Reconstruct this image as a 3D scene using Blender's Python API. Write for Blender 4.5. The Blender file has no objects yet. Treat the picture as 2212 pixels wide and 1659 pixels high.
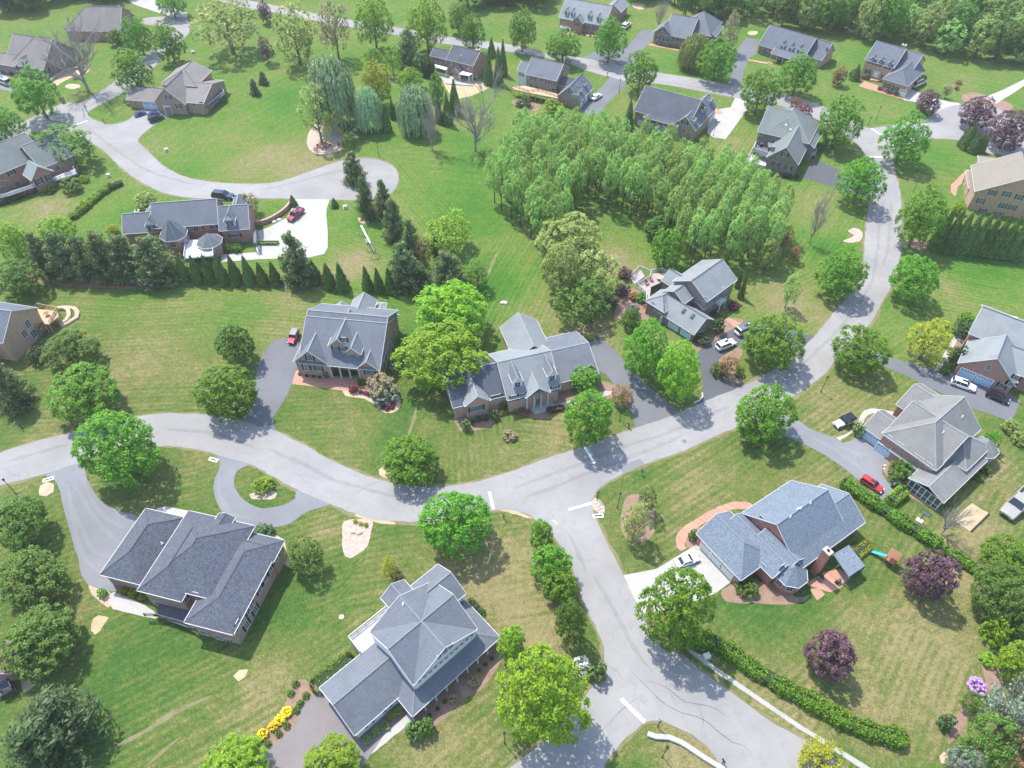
import bpy, math, random
import numpy as np
from mathutils import Vector, Matrix
from mathutils.geometry import tessellate_polygon
R = math.radians
# ------------------------------------------------------------------ camera, sky, sun, exposure
F, PITCH, CAMH = 1540.0, R(47.5), 115.0      # focal length in reference pixels (2212 wide), downward tilt, height in metres
sc = bpy.context.scene
C = sc.collection
cam = bpy.data.objects.new('camera', bpy.data.cameras.new('camera'))
C.objects.link(cam); sc.camera = cam
cam.location = (0, 0, CAMH); cam.rotation_euler = (R(90) - PITCH, 0, 0)
cam.data.sensor_width = 36; cam.data.lens = F / 2212 * 36
cam.data.clip_start = 1; cam.data.clip_end = 6000
sc.render.resolution_x, sc.render.resolution_y = 1024, 768
SUN_EL, SUN_AZ = R(61), R(130)
sv = Vector((math.cos(SUN_EL) * math.cos(SUN_AZ), math.cos(SUN_EL) * math.sin(SUN_AZ), math.sin(SUN_EL)))
sun = bpy.data.objects.new('sun', bpy.data.lights.new('sun', 'SUN'))
C.objects.link(sun)
sun.data.energy = 2.75; sun.data.angle = R(0.5); sun.data.color = (1.0, 0.95, 0.86)
sun.rotation_euler = sv.to_track_quat('Z', 'Y').to_euler(); sun.location = (0, 60, 90)
wd = bpy.data.worlds.new('World'); sc.world = wd; wd.use_nodes = True
wn = wd.node_tree.nodes; wl = wd.node_tree.links
sky = wn.new('ShaderNodeTexSky'); sky.sky_type = 'NISHITA'; sky.sun_disc = False
sky.sun_elevation = SUN_EL; sky.sun_rotation = R(90) - SUN_AZ
sky.air_density = 1.2; sky.dust_density = 1.2; sky.ozone_density = 1.0
bg = wn['Background']; wl.new(sky.outputs[0], bg.inputs[0]); bg.inputs[1].default_value = 0.15
sc.view_settings.view_transform = 'Standard'; sc.view_settings.look = 'None'
sc.view_settings.gamma = 1; sc.view_settings.exposure = 1.2
sc.render.engine = 'CYCLES'
rnd = random.Random(7)

# ------------------------------------------------------------------ pixel (2212 x 1659 reference) -> point in the place
SP, CP = math.sin(PITCH), math.cos(PITCH)
def W(px, py, h=0.0):
    v = (py - 829.5) / F; u = (px - 1106) / F
    z = (CAMH - h) / (SP + v * CP)
    return Vector((u * z, (CP - v * SP) * z, h))
def depth(p):
    return p.y * CP - (p.z - CAMH) * SP
def q(tile, *a):       # points read from one enlarged tile of the photograph
    c, r = int(tile[0]), int(tile[1])
    return [(c * 553 + a[i] / 4, r * 414.75 + a[i + 1] / 4) for i in range(0, len(a), 2)]
def v_(*a):
    return [(a[i], a[i + 1]) for i in range(0, len(a), 2)]

# ------------------------------------------------------------------ object helpers
def tag(o, label=None, cat=None, group=None, kind=None):
    if label: o['label'] = label
    if cat: o['category'] = cat
    if group: o['group'] = group
    if kind: o['kind'] = kind
    return o
def link(o, parent=None):
    C.objects.link(o)
    if parent: o.parent = parent
    return o
def empty(name, loc, rz=0.0):
    o = bpy.data.objects.new(name, None); o.location = loc; o.rotation_euler = (0, 0, rz)
    o.empty_display_size = 0.5
    return link(o)
class MB:
    def __init__(s): s.v = []; s.f = []; s.m = []
    def poly(s, pts, m=0):
        i = len(s.v); s.v += [tuple(p) for p in pts]; s.f.append(list(range(i, i + len(pts)))); s.m.append(m)
    def solid(s, verts, faces, m=0):
        i = len(s.v); s.v += [tuple(p) for p in verts]
        for k, f in enumerate(faces):
            s.f.append([i + j for j in f]); s.m.append(m[k] if isinstance(m, (list, tuple)) else m)
    def box(s, x0, x1, y0, y1, z0, z1, m=0, T=None):
        V = [(x, y, z) for z in (z0, z1) for y in (y0, y1) for x in (x0, x1)]
        if T: V = [T @ Vector(p) for p in V]
        s.solid(V, [(0, 2, 3, 1), (4, 5, 7, 6), (0, 1, 5, 4), (2, 6, 7, 3), (0, 4, 6, 2), (1, 3, 7, 5)], m)
    def prism(s, pts, z0, z1, m=0, top=None):
        n = len(pts); V = [(p[0], p[1], z0) for p in pts] + [(p[0], p[1], z1) for p in pts]
        fs = [list(range(n))[::-1], list(range(n, 2 * n))] + [(i, (i + 1) % n, n + (i + 1) % n, n + i) for i in range(n)]
        ms = [m, m if top is None else top] + [m] * n
        s.solid(V, fs, ms)
    def tube(s, pts, rad, n=6, m=0, cap=True):
        pts = [Vector(p) for p in pts]
        if not hasattr(rad, '__len__'): rad = [rad] * len(pts)
        base = len(s.v)
        for i, p in enumerate(pts):
            d = (pts[min(i + 1, len(pts) - 1)] - pts[max(i - 1, 0)]).normalized()
            a = d.cross(Vector((0.31, 0.95, 0.12)));
            if a.length < .1: a = d.cross(Vector((1, 0, 0)))
            a.normalize(); b = d.cross(a)
            for k in range(n):
                t = 2 * math.pi * k / n
                s.v.append(tuple(p + a * math.cos(t) * rad[i] + b * math.sin(t) * rad[i]))
        for i in range(len(pts) - 1):
            for k in range(n):
                s.f.append([base + i * n + k, base + i * n + (k + 1) % n, base + (i + 1) * n + (k + 1) % n, base + (i + 1) * n + k]); s.m.append(m)
        if cap:
            s.f.append([base + k for k in range(n)][::-1]); s.m.append(m)
            s.f.append([base + (len(pts) - 1) * n + k for k in range(n)]); s.m.append(m)
    def mesh(s, name, mats, smooth=False):
        me = bpy.data.meshes.new(name); me.from_pydata(s.v, [], s.f)
        if not isinstance(mats, (list, tuple)): mats = [mats]
        for x in mats: me.materials.append(x)
        if len(mats) > 1: me.polygons.foreach_set('material_index', s.m)
        if smooth: me.polygons.foreach_set('use_smooth', [True] * len(s.f))
        me.update()
        return me
    def build(s, name, mats, parent=None, smooth=False):
        return link(bpy.data.objects.new(name, s.mesh(name, mats, smooth)), parent)
def quads_mesh(name, V, nper, mat):          # V: (n*nper,3) array, every nper vertices one face
    me = bpy.data.meshes.new(name); n = len(V); nf = n // nper
    me.vertices.add(n); me.vertices.foreach_set('co', V.astype(np.float32).ravel())
    me.loops.add(n); me.loops.foreach_set('vertex_index', np.arange(n, dtype=np.int32))
    me.polygons.add(nf); me.polygons.foreach_set('loop_start', np.arange(0, n, nper, dtype=np.int32))
    me.polygons.foreach_set('loop_total', np.full(nf, nper, dtype=np.int32))
    me.materials.append(mat); me.update(calc_edges=True); me.validate()
    return me

# ------------------------------------------------------------------ materials
class NT:
    def __init__(s, name):
        s.mat = bpy.data.materials.new(name); s.mat.use_nodes = True
        s.t = s.mat.node_tree; s.b = s.t.nodes['Principled BSDF']; s.out = s.t.nodes['Material Output']
    def n(s, typ, **kw):
        nd = s.t.nodes.new(typ)
        for k, v in kw.items():
            if k in nd.inputs: s.set(nd, k, v)
            else: setattr(nd, k, v)
        return nd
    def set(s, nd, k, v):
        if isinstance(v, bpy.types.NodeSocket): s.t.links.new(v, nd.inputs[k])
        else: nd.inputs[k].default_value = v
    def l(s, a, b): s.t.links.new(a, b)
    def pos(s, sx=1, sy=1, sz=1, rot=0, kind='Position'):
        if kind == 'Position': o = s.n('ShaderNodeNewGeometry').outputs['Position']
        else: o = s.n('ShaderNodeTexCoord').outputs['Object']
        m = s.n('ShaderNodeMapping'); m.inputs['Scale'].default_value = (sx, sy, sz); m.inputs['Rotation'].default_value = (0, 0, rot)
        s.l(o, m.inputs['Vector']); return m.outputs[0]
    def noise(s, scale, detail=3, vec=None, rough=0.55):
        nd = s.n('ShaderNodeTexNoise'); nd.inputs['Scale'].default_value = scale
        nd.inputs['Detail'].default_value = detail; nd.inputs['Roughness'].default_value = rough
        s.l(vec if vec is not None else s.pos(), nd.inputs['Vector']); return nd.outputs['Fac']
    def ramp(s, fac, stops):
        r = s.n('ShaderNodeValToRGB'); e = r.color_ramp.elements
        while len(e) < len(stops): e.new(0.5)
        for i, (p, c) in enumerate(stops):
            e[i].position = p; e[i].color = (c, c, c, 1) if not hasattr(c, '__len__') else (*c, 1)
        s.l(fac, r.inputs[0]); return r.outputs[0]
    def mix(s, fac, a, b, mode='MIX'):
        m = s.n('ShaderNodeMix', data_type='RGBA', blend_type=mode)
        for k, v in ((0, fac), (6, a), (7, b)):
            if isinstance(v, bpy.types.NodeSocket): s.l(v, m.inputs[k])
            else: m.inputs[k].default_value = v if k == 0 else ((*v, 1) if len(v) == 3 else v)
        return m.outputs[2]
    def math(s, op, a, b=0.0, c=None):
        m = s.n('ShaderNodeMath', operation=op)
        for k, v in ((0, a), (1, b), (2, c)):
            if v is None: continue
            if isinstance(v, bpy.types.NodeSocket): s.l(v, m.inputs[k])
            else: m.inputs[k].default_value = v
        return m.outputs[0]
    def bump(s, h, strength=0.3, dist=0.05):
        b = s.n('ShaderNodeBump'); b.inputs['Strength'].default_value = strength; b.inputs['Distance'].default_value = dist
        s.l(h, b.inputs['Height']); s.l(b.outputs[0], s.b.inputs['Normal'])
    def col(s, c):
        if isinstance(c, bpy.types.NodeSocket): s.l(c, s.b.inputs['Base Color'])
        else: s.b.inputs['Base Color'].default_value = (*c, 1)
    def rough(s, r, spec=0.3):
        s.b.inputs['Roughness'].default_value = r; s.b.inputs['Specular IOR Level'].default_value = spec
MATS = {}
def plain(name, c, rough=0.6, var=0.12, scale=3.0, metal=0.0, spec=0.3):
    if name in MATS: return MATS[name]
    t = NT(name); f = t.noise(scale, 4)
    lo = tuple(x * (1 - var) for x in c); hi = tuple(min(1, x * (1 + var)) for x in c)
    t.col(t.ramp(f, [(0.3, lo), (0.7, hi)])); t.rough(rough, spec); t.b.inputs['Metallic'].default_value = metal
    MATS[name] = t.mat; return t.mat
def blotch(name, c1, c2, c3, s1=0.6, s2=6.0, rough=0.9):
    if name in MATS: return MATS[name]
    t = NT(name); a = t.noise(s1, 4); b = t.noise(s2, 5, rough=0.7)
    m = t.mix(t.ramp(a, [(0.35, 0), (0.65, 1)]), c1, c2)
    m = t.mix(t.ramp(b, [(0.45, 0), (0.75, 1)]), m, c3); t.col(m); t.rough(rough, 0.2)
    t.bump(b, 0.4, 0.05); MATS[name] = t.mat; return t.mat
def mat_concrete(name, base, joint=3.2):
    t = NT(name); a = t.noise(.25, 4); b = t.noise(5, 5, rough=.7); ps = t.n('ShaderNodeNewGeometry').outputs['Position']; sp = t.n('ShaderNodeSeparateXYZ'); t.l(ps, sp.inputs[0])
    c = t.mix(t.ramp(a, [(.35, 0), (.65, 1)]), tuple(x * .9 for x in base), base); c = t.mix(t.math('MULTIPLY', t.ramp(b, [(.5, 0), (.8, 1)]), .4), c, tuple(x * .72 for x in base))
    for i in (0, 1):
        m = t.math('ABSOLUTE', t.math('SUBTRACT', t.math('FRACT', t.math('MULTIPLY', t.math('ADD', t.math('MULTIPLY', sp.outputs[i], .8), t.math('MULTIPLY', sp.outputs[1 - i], .6 if i else -.6)), 1 / joint)), .5))
        c = t.mix(t.math('MULTIPLY', t.ramp(m, [(.0, 1), (.018, 0)]), .5), c, tuple(x * .55 for x in base))
    t.col(c); t.rough(.85, .2); MATS[name] = t.mat; return t.mat
def leafmat(name, dark, light, tip, trans=0.33):
    t = NT(name)
    isl = t.n('ShaderNodeNewGeometry').outputs['Random Per Island']
    oi = t.n('ShaderNodeObjectInfo').outputs['Random']
    c = t.ramp(isl, [(0.0, dark), (0.55, light), (1.0, tip)])
    hs = t.n('ShaderNodeHueSaturation'); t.l(c, hs.inputs['Color'])
    t.l(t.math('MULTIPLY_ADD', oi, 0.035, 0.4825), hs.inputs['Hue'])
    t.l(t.math('MULTIPLY_ADD', oi, 0.35, 0.83), hs.inputs['Value'])
    t.l(hs.outputs[0], t.b.inputs['Base Color']); t.rough(0.55, 0.25)
    tr = t.n('ShaderNodeBsdfTranslucent'); t.l(hs.outputs[0], tr.inputs[0])
    mx = t.n('ShaderNodeMixShader'); mx.inputs[0].default_value = trans
    t.l(t.b.outputs[0], mx.inputs[1]); t.l(tr.outputs[0], mx.inputs[2]); t.l(mx.outputs[0], t.out.inputs[0])
    return t.mat
def mat_asphalt(name, base, tint=(1, 1, 1), crack=0.5, streak=0.35):
    t = NT(name)
    big = t.noise(0.08, 4); mid = t.noise(0.5, 5, rough=0.65); fine = t.noise(9, 3, rough=0.7)
    c0 = tuple(base * x * 0.86 for x in tint); c1 = tuple(base * x * 1.12 for x in tint)
    c = t.mix(t.ramp(big, [(0.35, 0), (0.65, 1)]), c0, c1)
    fn2 = t.noise(2.2, 5, rough=.8); c = t.mix(t.math('MULTIPLY', t.ramp(fn2, [(0.42, 0), (0.62, 1)]), .30), c, tuple(base * .80 * x for x in tint))
    c = t.mix(t.math('MULTIPLY', t.ramp(mid, [(0.5, 0), (0.72, 1)]), streak), c, tuple(base * 0.72 * x for x in tint))
    c = t.mix(t.math('MULTIPLY', t.ramp(fine, [(0.35, 0), (0.7, 1)]), 0.18), c, tuple(min(1, base * 1.35 * x) for x in tint))
    if crack:
        w = t.n('ShaderNodeTexNoise'); w.inputs['Scale'].default_value = 0.35; w.inputs['Detail'].default_value = 4
        t.l(t.pos(), w.inputs['Vector'])
        va = t.n('ShaderNodeVectorMath', operation='MULTIPLY_ADD'); t.l(w.outputs['Color'], va.inputs[0]); va.inputs[1].default_value = (5, 5, 0); t.l(t.pos(), va.inputs[2])
        vo = t.n('ShaderNodeTexVoronoi', feature='DISTANCE_TO_EDGE'); vo.inputs['Scale'].default_value = 0.16; t.l(va.outputs[0], vo.inputs['Vector'])
        ln = t.ramp(vo.outputs['Distance'], [(0.0, 1), (0.010, 0)])
        msk = t.ramp(t.noise(0.06, 2), [(0.5, 0), (0.6, 1)])
        c = t.mix(t.math('MULTIPLY', t.math('MULTIPLY', ln, msk), crack), c, tuple(base * 0.5 * x for x in tint))
    t.col(c); t.rough(0.88, 0.25); t.bump(fine, 0.25, 0.02); MATS[name] = t.mat; return t.mat
def mat_shingle(name, base, var=0.25, stain=0.25, tilt=0.0, tab=1.0):
    t = NT(name)
    tab_n = t.noise(7 * tab, 2, vec=t.pos(0.45, 0.45, 1.6, kind='Object'), rough=0.8); st = t.noise(0.35, 5, vec=t.pos(1, 1, 0.25, kind='Object'))
    vo = t.n('ShaderNodeTexVoronoi'); vo.inputs['Scale'].default_value = 4.5 * tab; t.l(t.pos(kind='Object'), vo.inputs['Vector'])
    g = t.n('ShaderNodeSeparateColor'); t.l(vo.outputs['Color'], g.inputs[0])
    lo = tuple(x * (1 - var) for x in base); hi = tuple(x * (1 + var) for x in base)
    c = t.mix(g.outputs[0], lo, hi)
    c = t.mix(t.math('MULTIPLY', t.ramp(tab_n, [(0.4, 0), (0.65, 1)]), 0.5), c, tuple(x * (1 + var * 1.4) for x in base))
    c = t.mix(t.math('MULTIPLY', t.ramp(st, [(0.45, 0), (0.7, 1)]), stain), c, tuple(x * 0.55 for x in base))
    t.col(c); t.rough(0.85, 0.3)
    wv = t.n('ShaderNodeTexWave', bands_direction='Z'); wv.inputs['Scale'].default_value = 2.2; wv.inputs['Distortion'].default_value = 0.4
    t.l(t.pos(kind='Object'), wv.inputs['Vector']); t.bump(wv.outputs['Fac'], 0.25, 0.03)
    MATS[name] = t.mat; return t.mat
def mat_brick(name, c1, c2, mortar=(0.42, 0.38, 0.34)):
    t = NT(name)
    o = t.n('ShaderNodeTexCoord').outputs['Object']; sp = t.n('ShaderNodeSeparateXYZ'); t.l(o, sp.inputs[0])
    cb = t.n('ShaderNodeCombineXYZ'); t.l(t.math('ADD', sp.outputs[0], sp.outputs[1]), cb.inputs[0]); t.l(sp.outputs[2], cb.inputs[1])
    b = t.n('ShaderNodeTexBrick'); t.l(cb.outputs[0], b.inputs['Vector'])
    b.inputs['Color1'].default_value = (*c1, 1); b.inputs['Color2'].default_value = (*c2, 1); b.inputs['Mortar'].default_value = (*mortar, 1)
    b.inputs['Scale'].default_value = 1.0; b.inputs['Brick Width'].default_value = 0.24; b.inputs['Row Height'].default_value = 0.09; b.inputs['Mortar Size'].default_value = 0.008
    f = t.noise(1.2, 4); c = t.mix(t.math('MULTIPLY', t.ramp(f, [(0.4, 0), (0.7, 1)]), 0.3), b.outputs['Color'], tuple(x * 0.6 for x in c1))
    t.col(c); t.rough(0.9, 0.2); MATS[name] = t.mat; return t.mat
# ------------------------------------------------------------------ ground sheet with lawn colouring
DRY = [(600,700,150,.15),(330,760,110,.3),(700,330,60,.45),(560,340,60,.45),(650,372,50,.5),(1250,700,70,.4),(1700,640,60,.6),(1330,560,50,.5),
 (1750,450,50,.35),(760,950,60,.3),(1180,950,70,.4),(1060,980,50,.3),(1100,1230,110,.5),(1150,1390,70,.5),(1000,1260,70,.4),(900,1340,70,.35),(1900,1400,120,.25),
 (2010,1360,90,.35),(2000,1500,70,.35),(2120,1150,60,.6),(2080,1230,60,.65),(1850,850,80,.3),(1500,1050,70,.3),(1780,1060,60,.3),(950,1590,110,.45),(1480,1640,70,.7),
 (100,450,50,.35),(1640,1480,50,.6),(1730,1540,60,.6),(180,930,60,.3),(620,1440,60,.3),(560,1500,60,.35),(1320,900,60,.2),(1800,700,40,.4),
 (1600,770,40,.2),(2130,760,60,.2),(620,640,60,.2),(1300,720,60,.3),(1560,1580,50,.3),(1150,500,30,.25),(860,440,30,.4),(1320,300,40,.2),(2050,620,60,.2),
 (1000,270,40,.1),(400,620,80,.1),(1480,30,60,.3),(1640,50,30,.3),(2130,60,60,.3),(760,580,50,.4),(770,560,40,.3),(90,1000,50,.3),(60,950,50,.3),(330,1060,60,.15),(700,1150,40,.35),
 (440,980,30,.3),(1760,860,60,.3),(1580,300,40,.3),(1120,700,30,.3),(1960,440,30,.2),(1430,740,30,.4),(2150,1010,50,.35),(2040,1470,60,.4),(1880,1560,50,.4)]
LUSH = [(1000,450,90,.5),(1060,620,70,.5),(1100,740,40,.3),(860,650,90,.3),(500,640,100,.25),(1000,320,70,.4),(640,480,60,.2),(300,450,60,.3),(430,180,60,.3),(620,220,80,.4),
 (2100,560,80,.5),(1790,530,50,.5),(350,1380,90,.35),(200,1520,100,.3),(480,1260,60,.3),(870,900,35,.6),(840,960,40,.3),(1480,140,50,.4),(1560,150,50,.3),(1420,250,50,.3),
 (1640,1290,60,.45),(1740,1290,50,.4),(1860,1250,50,.5),(300,1010,60,.2),(640,870,60,.1),(1240,600,40,.4),(1850,130,60,.3),(1640,60,60,.4),(1500,250,40,.3),(2020,330,50,.4),
 (620,1320,60,.35),(100,400,40,.2),(790,480,50,.35),(420,360,60,.2),(1200,180,60,.2),(1700,430,40,.2),(1140,520,30,.3),(560,1090,40,.3),(1340,880,30,.4),(750,1230,40,.3),(700,1300,60,.2)]
STR = [(600,250,55),(450,330,70),(850,450,120),(780,520,150),(600,640,172),(800,650,172),(300,700,5),(700,900,3),(1060,900,95),(870,880,60),(1150,940,170),(1560,1040,35),(1750,1350,38),(1950,1400,52),
 (2000,1300,50),(1750,400,55),(1600,310,60),(1500,140,130),(2000,380,165),(1850,160,150),(1400,240,60),(1050,1250,10),(1000,1500,40),(300,1400,30),(120,430,60),(250,640,175),(1850,820,35),(1200,650,70),(2100,580,160),(550,1100,20),(1050,350,170)]
gx = np.arange(-340, 341, 2.0); gy = np.arange(-60, 521, 2.0)
X, Y = np.meshgrid(gx, gy)
dry = np.zeros_like(X)
def fld(L, sgn):
    global dry
    for (px, py, rp, a) in L:
        P = W(px, py); s = F / depth(P); rx = rp / s; ry = rx * 1.35
        dry += sgn * a * np.exp(-(((X - P.x) / rx) ** 2 + ((Y - P.y) / ry) ** 2))
fld(DRY, 1); fld(LUSH, -.8)
dry = np.clip(.47 + dry, .04, 1)
bd = np.full_like(X, 1e9); ang = np.zeros_like(X)
for (px, py, a) in STR:
    P = W(px, py); d = (X - P.x) ** 2 + (Y - P.y) ** 2; m = d < bd; bd[m] = d[m]; ang[m] = a
# stripe angles above were read in the picture: turn each into a ground direction at its own spot
ang = np.radians(ang)
ny, nx = X.shape
verts = np.stack([X, Y, np.zeros_like(X)], -1).reshape(-1, 3)
idx = np.arange(nx * ny).reshape(ny, nx)
fq = np.stack([idx[:-1, :-1], idx[:-1, 1:], idx[1:, 1:], idx[1:, :-1]], -1).reshape(-1, 4)
# skirt to the horizon
far = [(-3000, -3000, 0), (3000, -3000, 0), (3000, 4000, 0), (-3000, 4000, 0)]
n0 = len(verts); allv = np.concatenate([verts, np.array(far, float)])
cor = [int(idx[0, 0]), int(idx[0, -1]), int(idx[-1, -1]), int(idx[-1, 0])]
me = bpy.data.meshes.new('ground')
faces = fq.tolist() + [[n0, n0 + 1] + [int(i) for i in idx[0, ::-1]], [n0 + 1, n0 + 2] + [int(i) for i in idx[::-1, -1]], [n0 + 2, n0 + 3] + [int(i) for i in idx[-1, :]], [n0 + 3, n0] + [int(i) for i in idx[:, 0]]]
me.from_pydata(allv.tolist(), [], faces); me.update()
at = me.color_attributes.new('lawn', 'FLOAT_COLOR', 'POINT')
col = np.zeros((len(allv), 4)); col[:, 2] = .5; col[:n0, 0] = (np.cos(ang) * .5 + .5).ravel(); col[:n0, 1] = (np.sin(ang) * .5 + .5).ravel(); col[:n0, 2] = dry.ravel(); col[:, 3] = 0; yy = np.clip((Y + X * .12 - 96) / 40, 0, 1); col[:n0, 3] = (yy * yy * (3 - 2 * yy)).ravel(); col[n0:, 3] = 1
at.data.foreach_set('color', col.astype(np.float32).ravel())
ground = link(bpy.data.objects.new('ground', me)); tag(ground, 'mown lawn ground with green and straw coloured patches', 'ground', kind='structure')
def mat_lawn():
    t = NT('lawn'); A = t.n('ShaderNodeAttribute', attribute_name='lawn'); sp = t.n('ShaderNodeSeparateColor'); t.l(A.outputs['Color'], sp.inputs[0])
    ps = t.n('ShaderNodeNewGeometry').outputs['Position']; sx = t.n('ShaderNodeSeparateXYZ'); t.l(ps, sx.inputs[0])
    cx = t.math('MULTIPLY_ADD', sp.outputs[0], 2, -1); cy = t.math('MULTIPLY_ADD', sp.outputs[1], 2, -1)
    # coordinate across the stripes
    u = t.math('SUBTRACT', t.math('MULTIPLY', sx.outputs[1], cx), t.math('MULTIPLY', sx.outputs[0], cy))
    wob = t.noise(0.03, 1); u = t.math('ADD', u, t.math('MULTIPLY', wob, 2.0))
    s = t.math('SINE', t.math('MULTIPLY', u, 4.9)); s2 = t.math('SINE', t.math('MULTIPLY', u, 1.9))
    fade = t.ramp(t.noise(0.05, 3), [(0.38, 0.1), (0.55, 1)]); brk = t.ramp(t.noise(0.5, 3), [(0.35, 0.2), (0.6, 1)]); fade = t.math('MULTIPLY', fade, brk)
    n1 = t.noise(0.06, 5, rough=.6); n2 = t.noise(0.40, 6, rough=.7); n3 = t.noise(2.6, 5, rough=.8); n4 = t.noise(9, 3, rough=.8); n5 = t.noise(1.1, 4, rough=.7)
    d = t.math('ADD', sp.outputs[2], t.math('MULTIPLY_ADD', n1, 1.2, -.6))
    d = t.math('ADD', d, t.math('MULTIPLY_ADD', n2, 1.25, -.625))
    d = t.math('ADD', d, t.math('MULTIPLY', t.math('MULTIPLY', s, .22), fade)); d = t.math('ADD', d, t.math('MULTIPLY', t.math('MULTIPLY', s2, .12), fade))
    d = t.math('ADD', d, t.math('MULTIPLY_ADD', n3, 2.0, -1.0)); d = t.math('ADD', d, t.math('MULTIPLY_ADD', n4, 1.5, -.75))
    c = t.ramp(d, [(0.0, (0.048, 0.118, 0.024)), (0.3, (0.080, 0.146, 0.029)), (0.54, (0.118, 0.158, 0.038)), (0.78, (0.170, 0.172, 0.060)), (1.0, (0.255, 0.218, 0.105))])
    c2 = t.ramp(d, [(0.0, (0.055, 0.158, 0.021)), (0.3, (0.090, 0.190, 0.028)), (0.57, (0.140, 0.200, 0.042)), (0.82, (0.190, 0.192, 0.068)), (1.0, (0.25, 0.215, 0.11))])
    c = t.mix(A.outputs['Alpha'], c, c2)
    bv = t.math('MULTIPLY_ADD', n5, 1.1, .37); bv = t.math('MULTIPLY', bv, t.math('MULTIPLY_ADD', n4, 1.3, .28)); bv = t.math('MULTIPLY', bv, t.math('MULTIPLY_ADD', n3, .8, .6))
    c = t.mix(1.0, c, bv, 'MULTIPLY'); c = t.mix(t.math('MULTIPLY', t.ramp(n4, [(.66, 0), (.72, 1)]), .35), c, (.30, .30, .17))
    t.col(c); t.rough(.95, .1); t.bump(t.math('ADD', n3, n4), .5, .08); return t.mat
me.materials.append(mat_lawn())

# ------------------------------------------------------------------ flat sheets: roads, drives, beds, walks
def smooth_loop(P, closed=True, step=1.2):
    n = len(P); out = []
    for i in range(n if closed else n - 1):
        p0, p1, p2, p3 = (P[(i + k - 1) % n] if closed else P[min(max(i + k - 1, 0), n - 1)] for k in range(4))
        L = (p2 - p1).length; m = max(1, int(L / step))
        sharp1 = False
        for j in range(m):
            t = j / m
            c = .5 * ((2 * p1) + (p2 - p0) * t + (2 * p0 - 5 * p1 + 4 * p2 - p3) * t * t + (3 * p1 - p0 - 3 * p2 + p3) * t ** 3)
            out.append(c)
    if not closed: out.append(P[-1].copy())
    return out
def world_loop(pts, smooth=True, jit=0.0, step=1.2):
    P = [W(*p) for p in pts]
    if smooth: P = smooth_loop(P, True, step)
    else:
        if jit:
            o = []
            for i in range(len(P)):
                a, b = P[i], P[(i + 1) % len(P)]; m = max(1, int((b - a).length / step))
                o += [a.lerp(b, j / m) for j in range(m)]
            P = o
    if jit:
        r = random.Random(len(P)); P = [p + Vector((r.uniform(-jit, jit), r.uniform(-jit, jit), 0)) for p in P]
    return P
def sheet(name, pts, z, mat, smooth=True, jit=0.06, label=None, cat=None, kind='structure', step=1.2, thick=0.0):
    P = world_loop(pts, smooth, jit, step); P = [Vector((p.x, p.y, z)) for p in P]
    tri = tessellate_polygon([P]); me = bpy.data.meshes.new(name)
    V = [tuple(p) for p in P]; Fs = []
    for t in tri:
        a, b, c = (P[i] for i in t)
        Fs.append(tuple(t) if (b - a).cross(c - a).z > 0 else (t[0], t[2], t[1]))
    if thick:
        n = len(P); V += [(p.x, p.y, 0) for p in P]; Fs += [(i, (i + 1) % n, n + (i + 1) % n, n + i) for i in range(n)]
    me.from_pydata(V, [], Fs); me.materials.append(mat); me.update()
    o = link(bpy.data.objects.new(name, me)); tag(o, label, cat, kind=kind); return o
def verge(pts, w=.42, seed=1):
    P = world_loop(pts, True, 0, .9); n = len(P); A = sum(P[i - 1].x * P[i].y - P[i].x * P[i - 1].y for i in range(n)); r = random.Random(seed); Q = []; g = 0
    for i in range(n):
        d = (P[(i + 1) % n] - P[i - 1]).normalized(); nv = Vector((d.y, -d.x, 0)) * (1 if A > 0 else -1); g = g * .8 + r.uniform(-.5, .7) * w; Q.append(P[i] + nv * (w * .35 + abs(g) * .7))
    tri = tessellate_polygon([Q]); me = bpy.data.meshes.new('verge'); me.from_pydata([(p.x, p.y, .009) for p in Q], [], [tuple(t) for t in tri]); me.materials.append(VERGE); me.update()
    o = link(bpy.data.objects.new('verge', me)); tag(o, 'worn straw coloured verge along the road edge', 'verge', kind='structure')
VERGE = blotch('verge_grass', (0.17, 0.155, 0.075), (0.24, 0.20, 0.115), (0.10, 0.125, 0.04), .5, 4)
asph = mat_asphalt('road_asphalt', 0.268, (1.01, .985, .975), .45, .5)
asph_dk = mat_asphalt('drive_asphalt', 0.15, (.97, 1.0, 1.10), .0, .35)
asph_md = mat_asphalt('drive_asphalt_mid', 0.20, (.98, 1.0, 1.08), .2, .4)
asph_pk = mat_asphalt('drive_asphalt_pink', 0.19, (1.08, .98, .98), .25, .5)
asph_bl = mat_asphalt('drive_asphalt_new', 0.10, (.95, 1.0, 1.12), .0, .2)
conc = mat_concrete('concrete', (0.41, 0.40, 0.375))
brickpave = mat_brick('brick_paving', (0.40, 0.20, 0.145), (0.50, 0.28, 0.20), (.5, .38, .3))
mulch = blotch('mulch', (0.24, 0.155, 0.11), (0.31, 0.215, 0.16), (0.15, 0.095, 0.07), .6, 7)
tanbed = blotch('sandy_bed', (0.42, 0.32, 0.22), (0.52, 0.42, 0.31), (0.30, 0.21, 0.14), .8, 8)
needles = blotch('pine_needles', (0.27, 0.15, 0.10), (0.36, 0.22, 0.15), (0.15, 0.10, 0.06), .6, 6)
rocks = blotch('river_rock', (0.40, 0.31, 0.26), (0.52, 0.43, 0.37), (0.22, 0.16, 0.14), 1.5, 6)
dirt = blotch('bare_soil', (0.40, 0.31, 0.20), (0.48, 0.39, 0.26), (0.26, 0.24, 0.11), .5, 6)
white = plain('white_paint', (0.80, 0.80, 0.80), .5, .04)
white_line = blotch('road_paint', (0.80, 0.80, 0.80), (0.70, 0.70, 0.71), (0.55, 0.55, 0.56), 1.0, 8)
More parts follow.
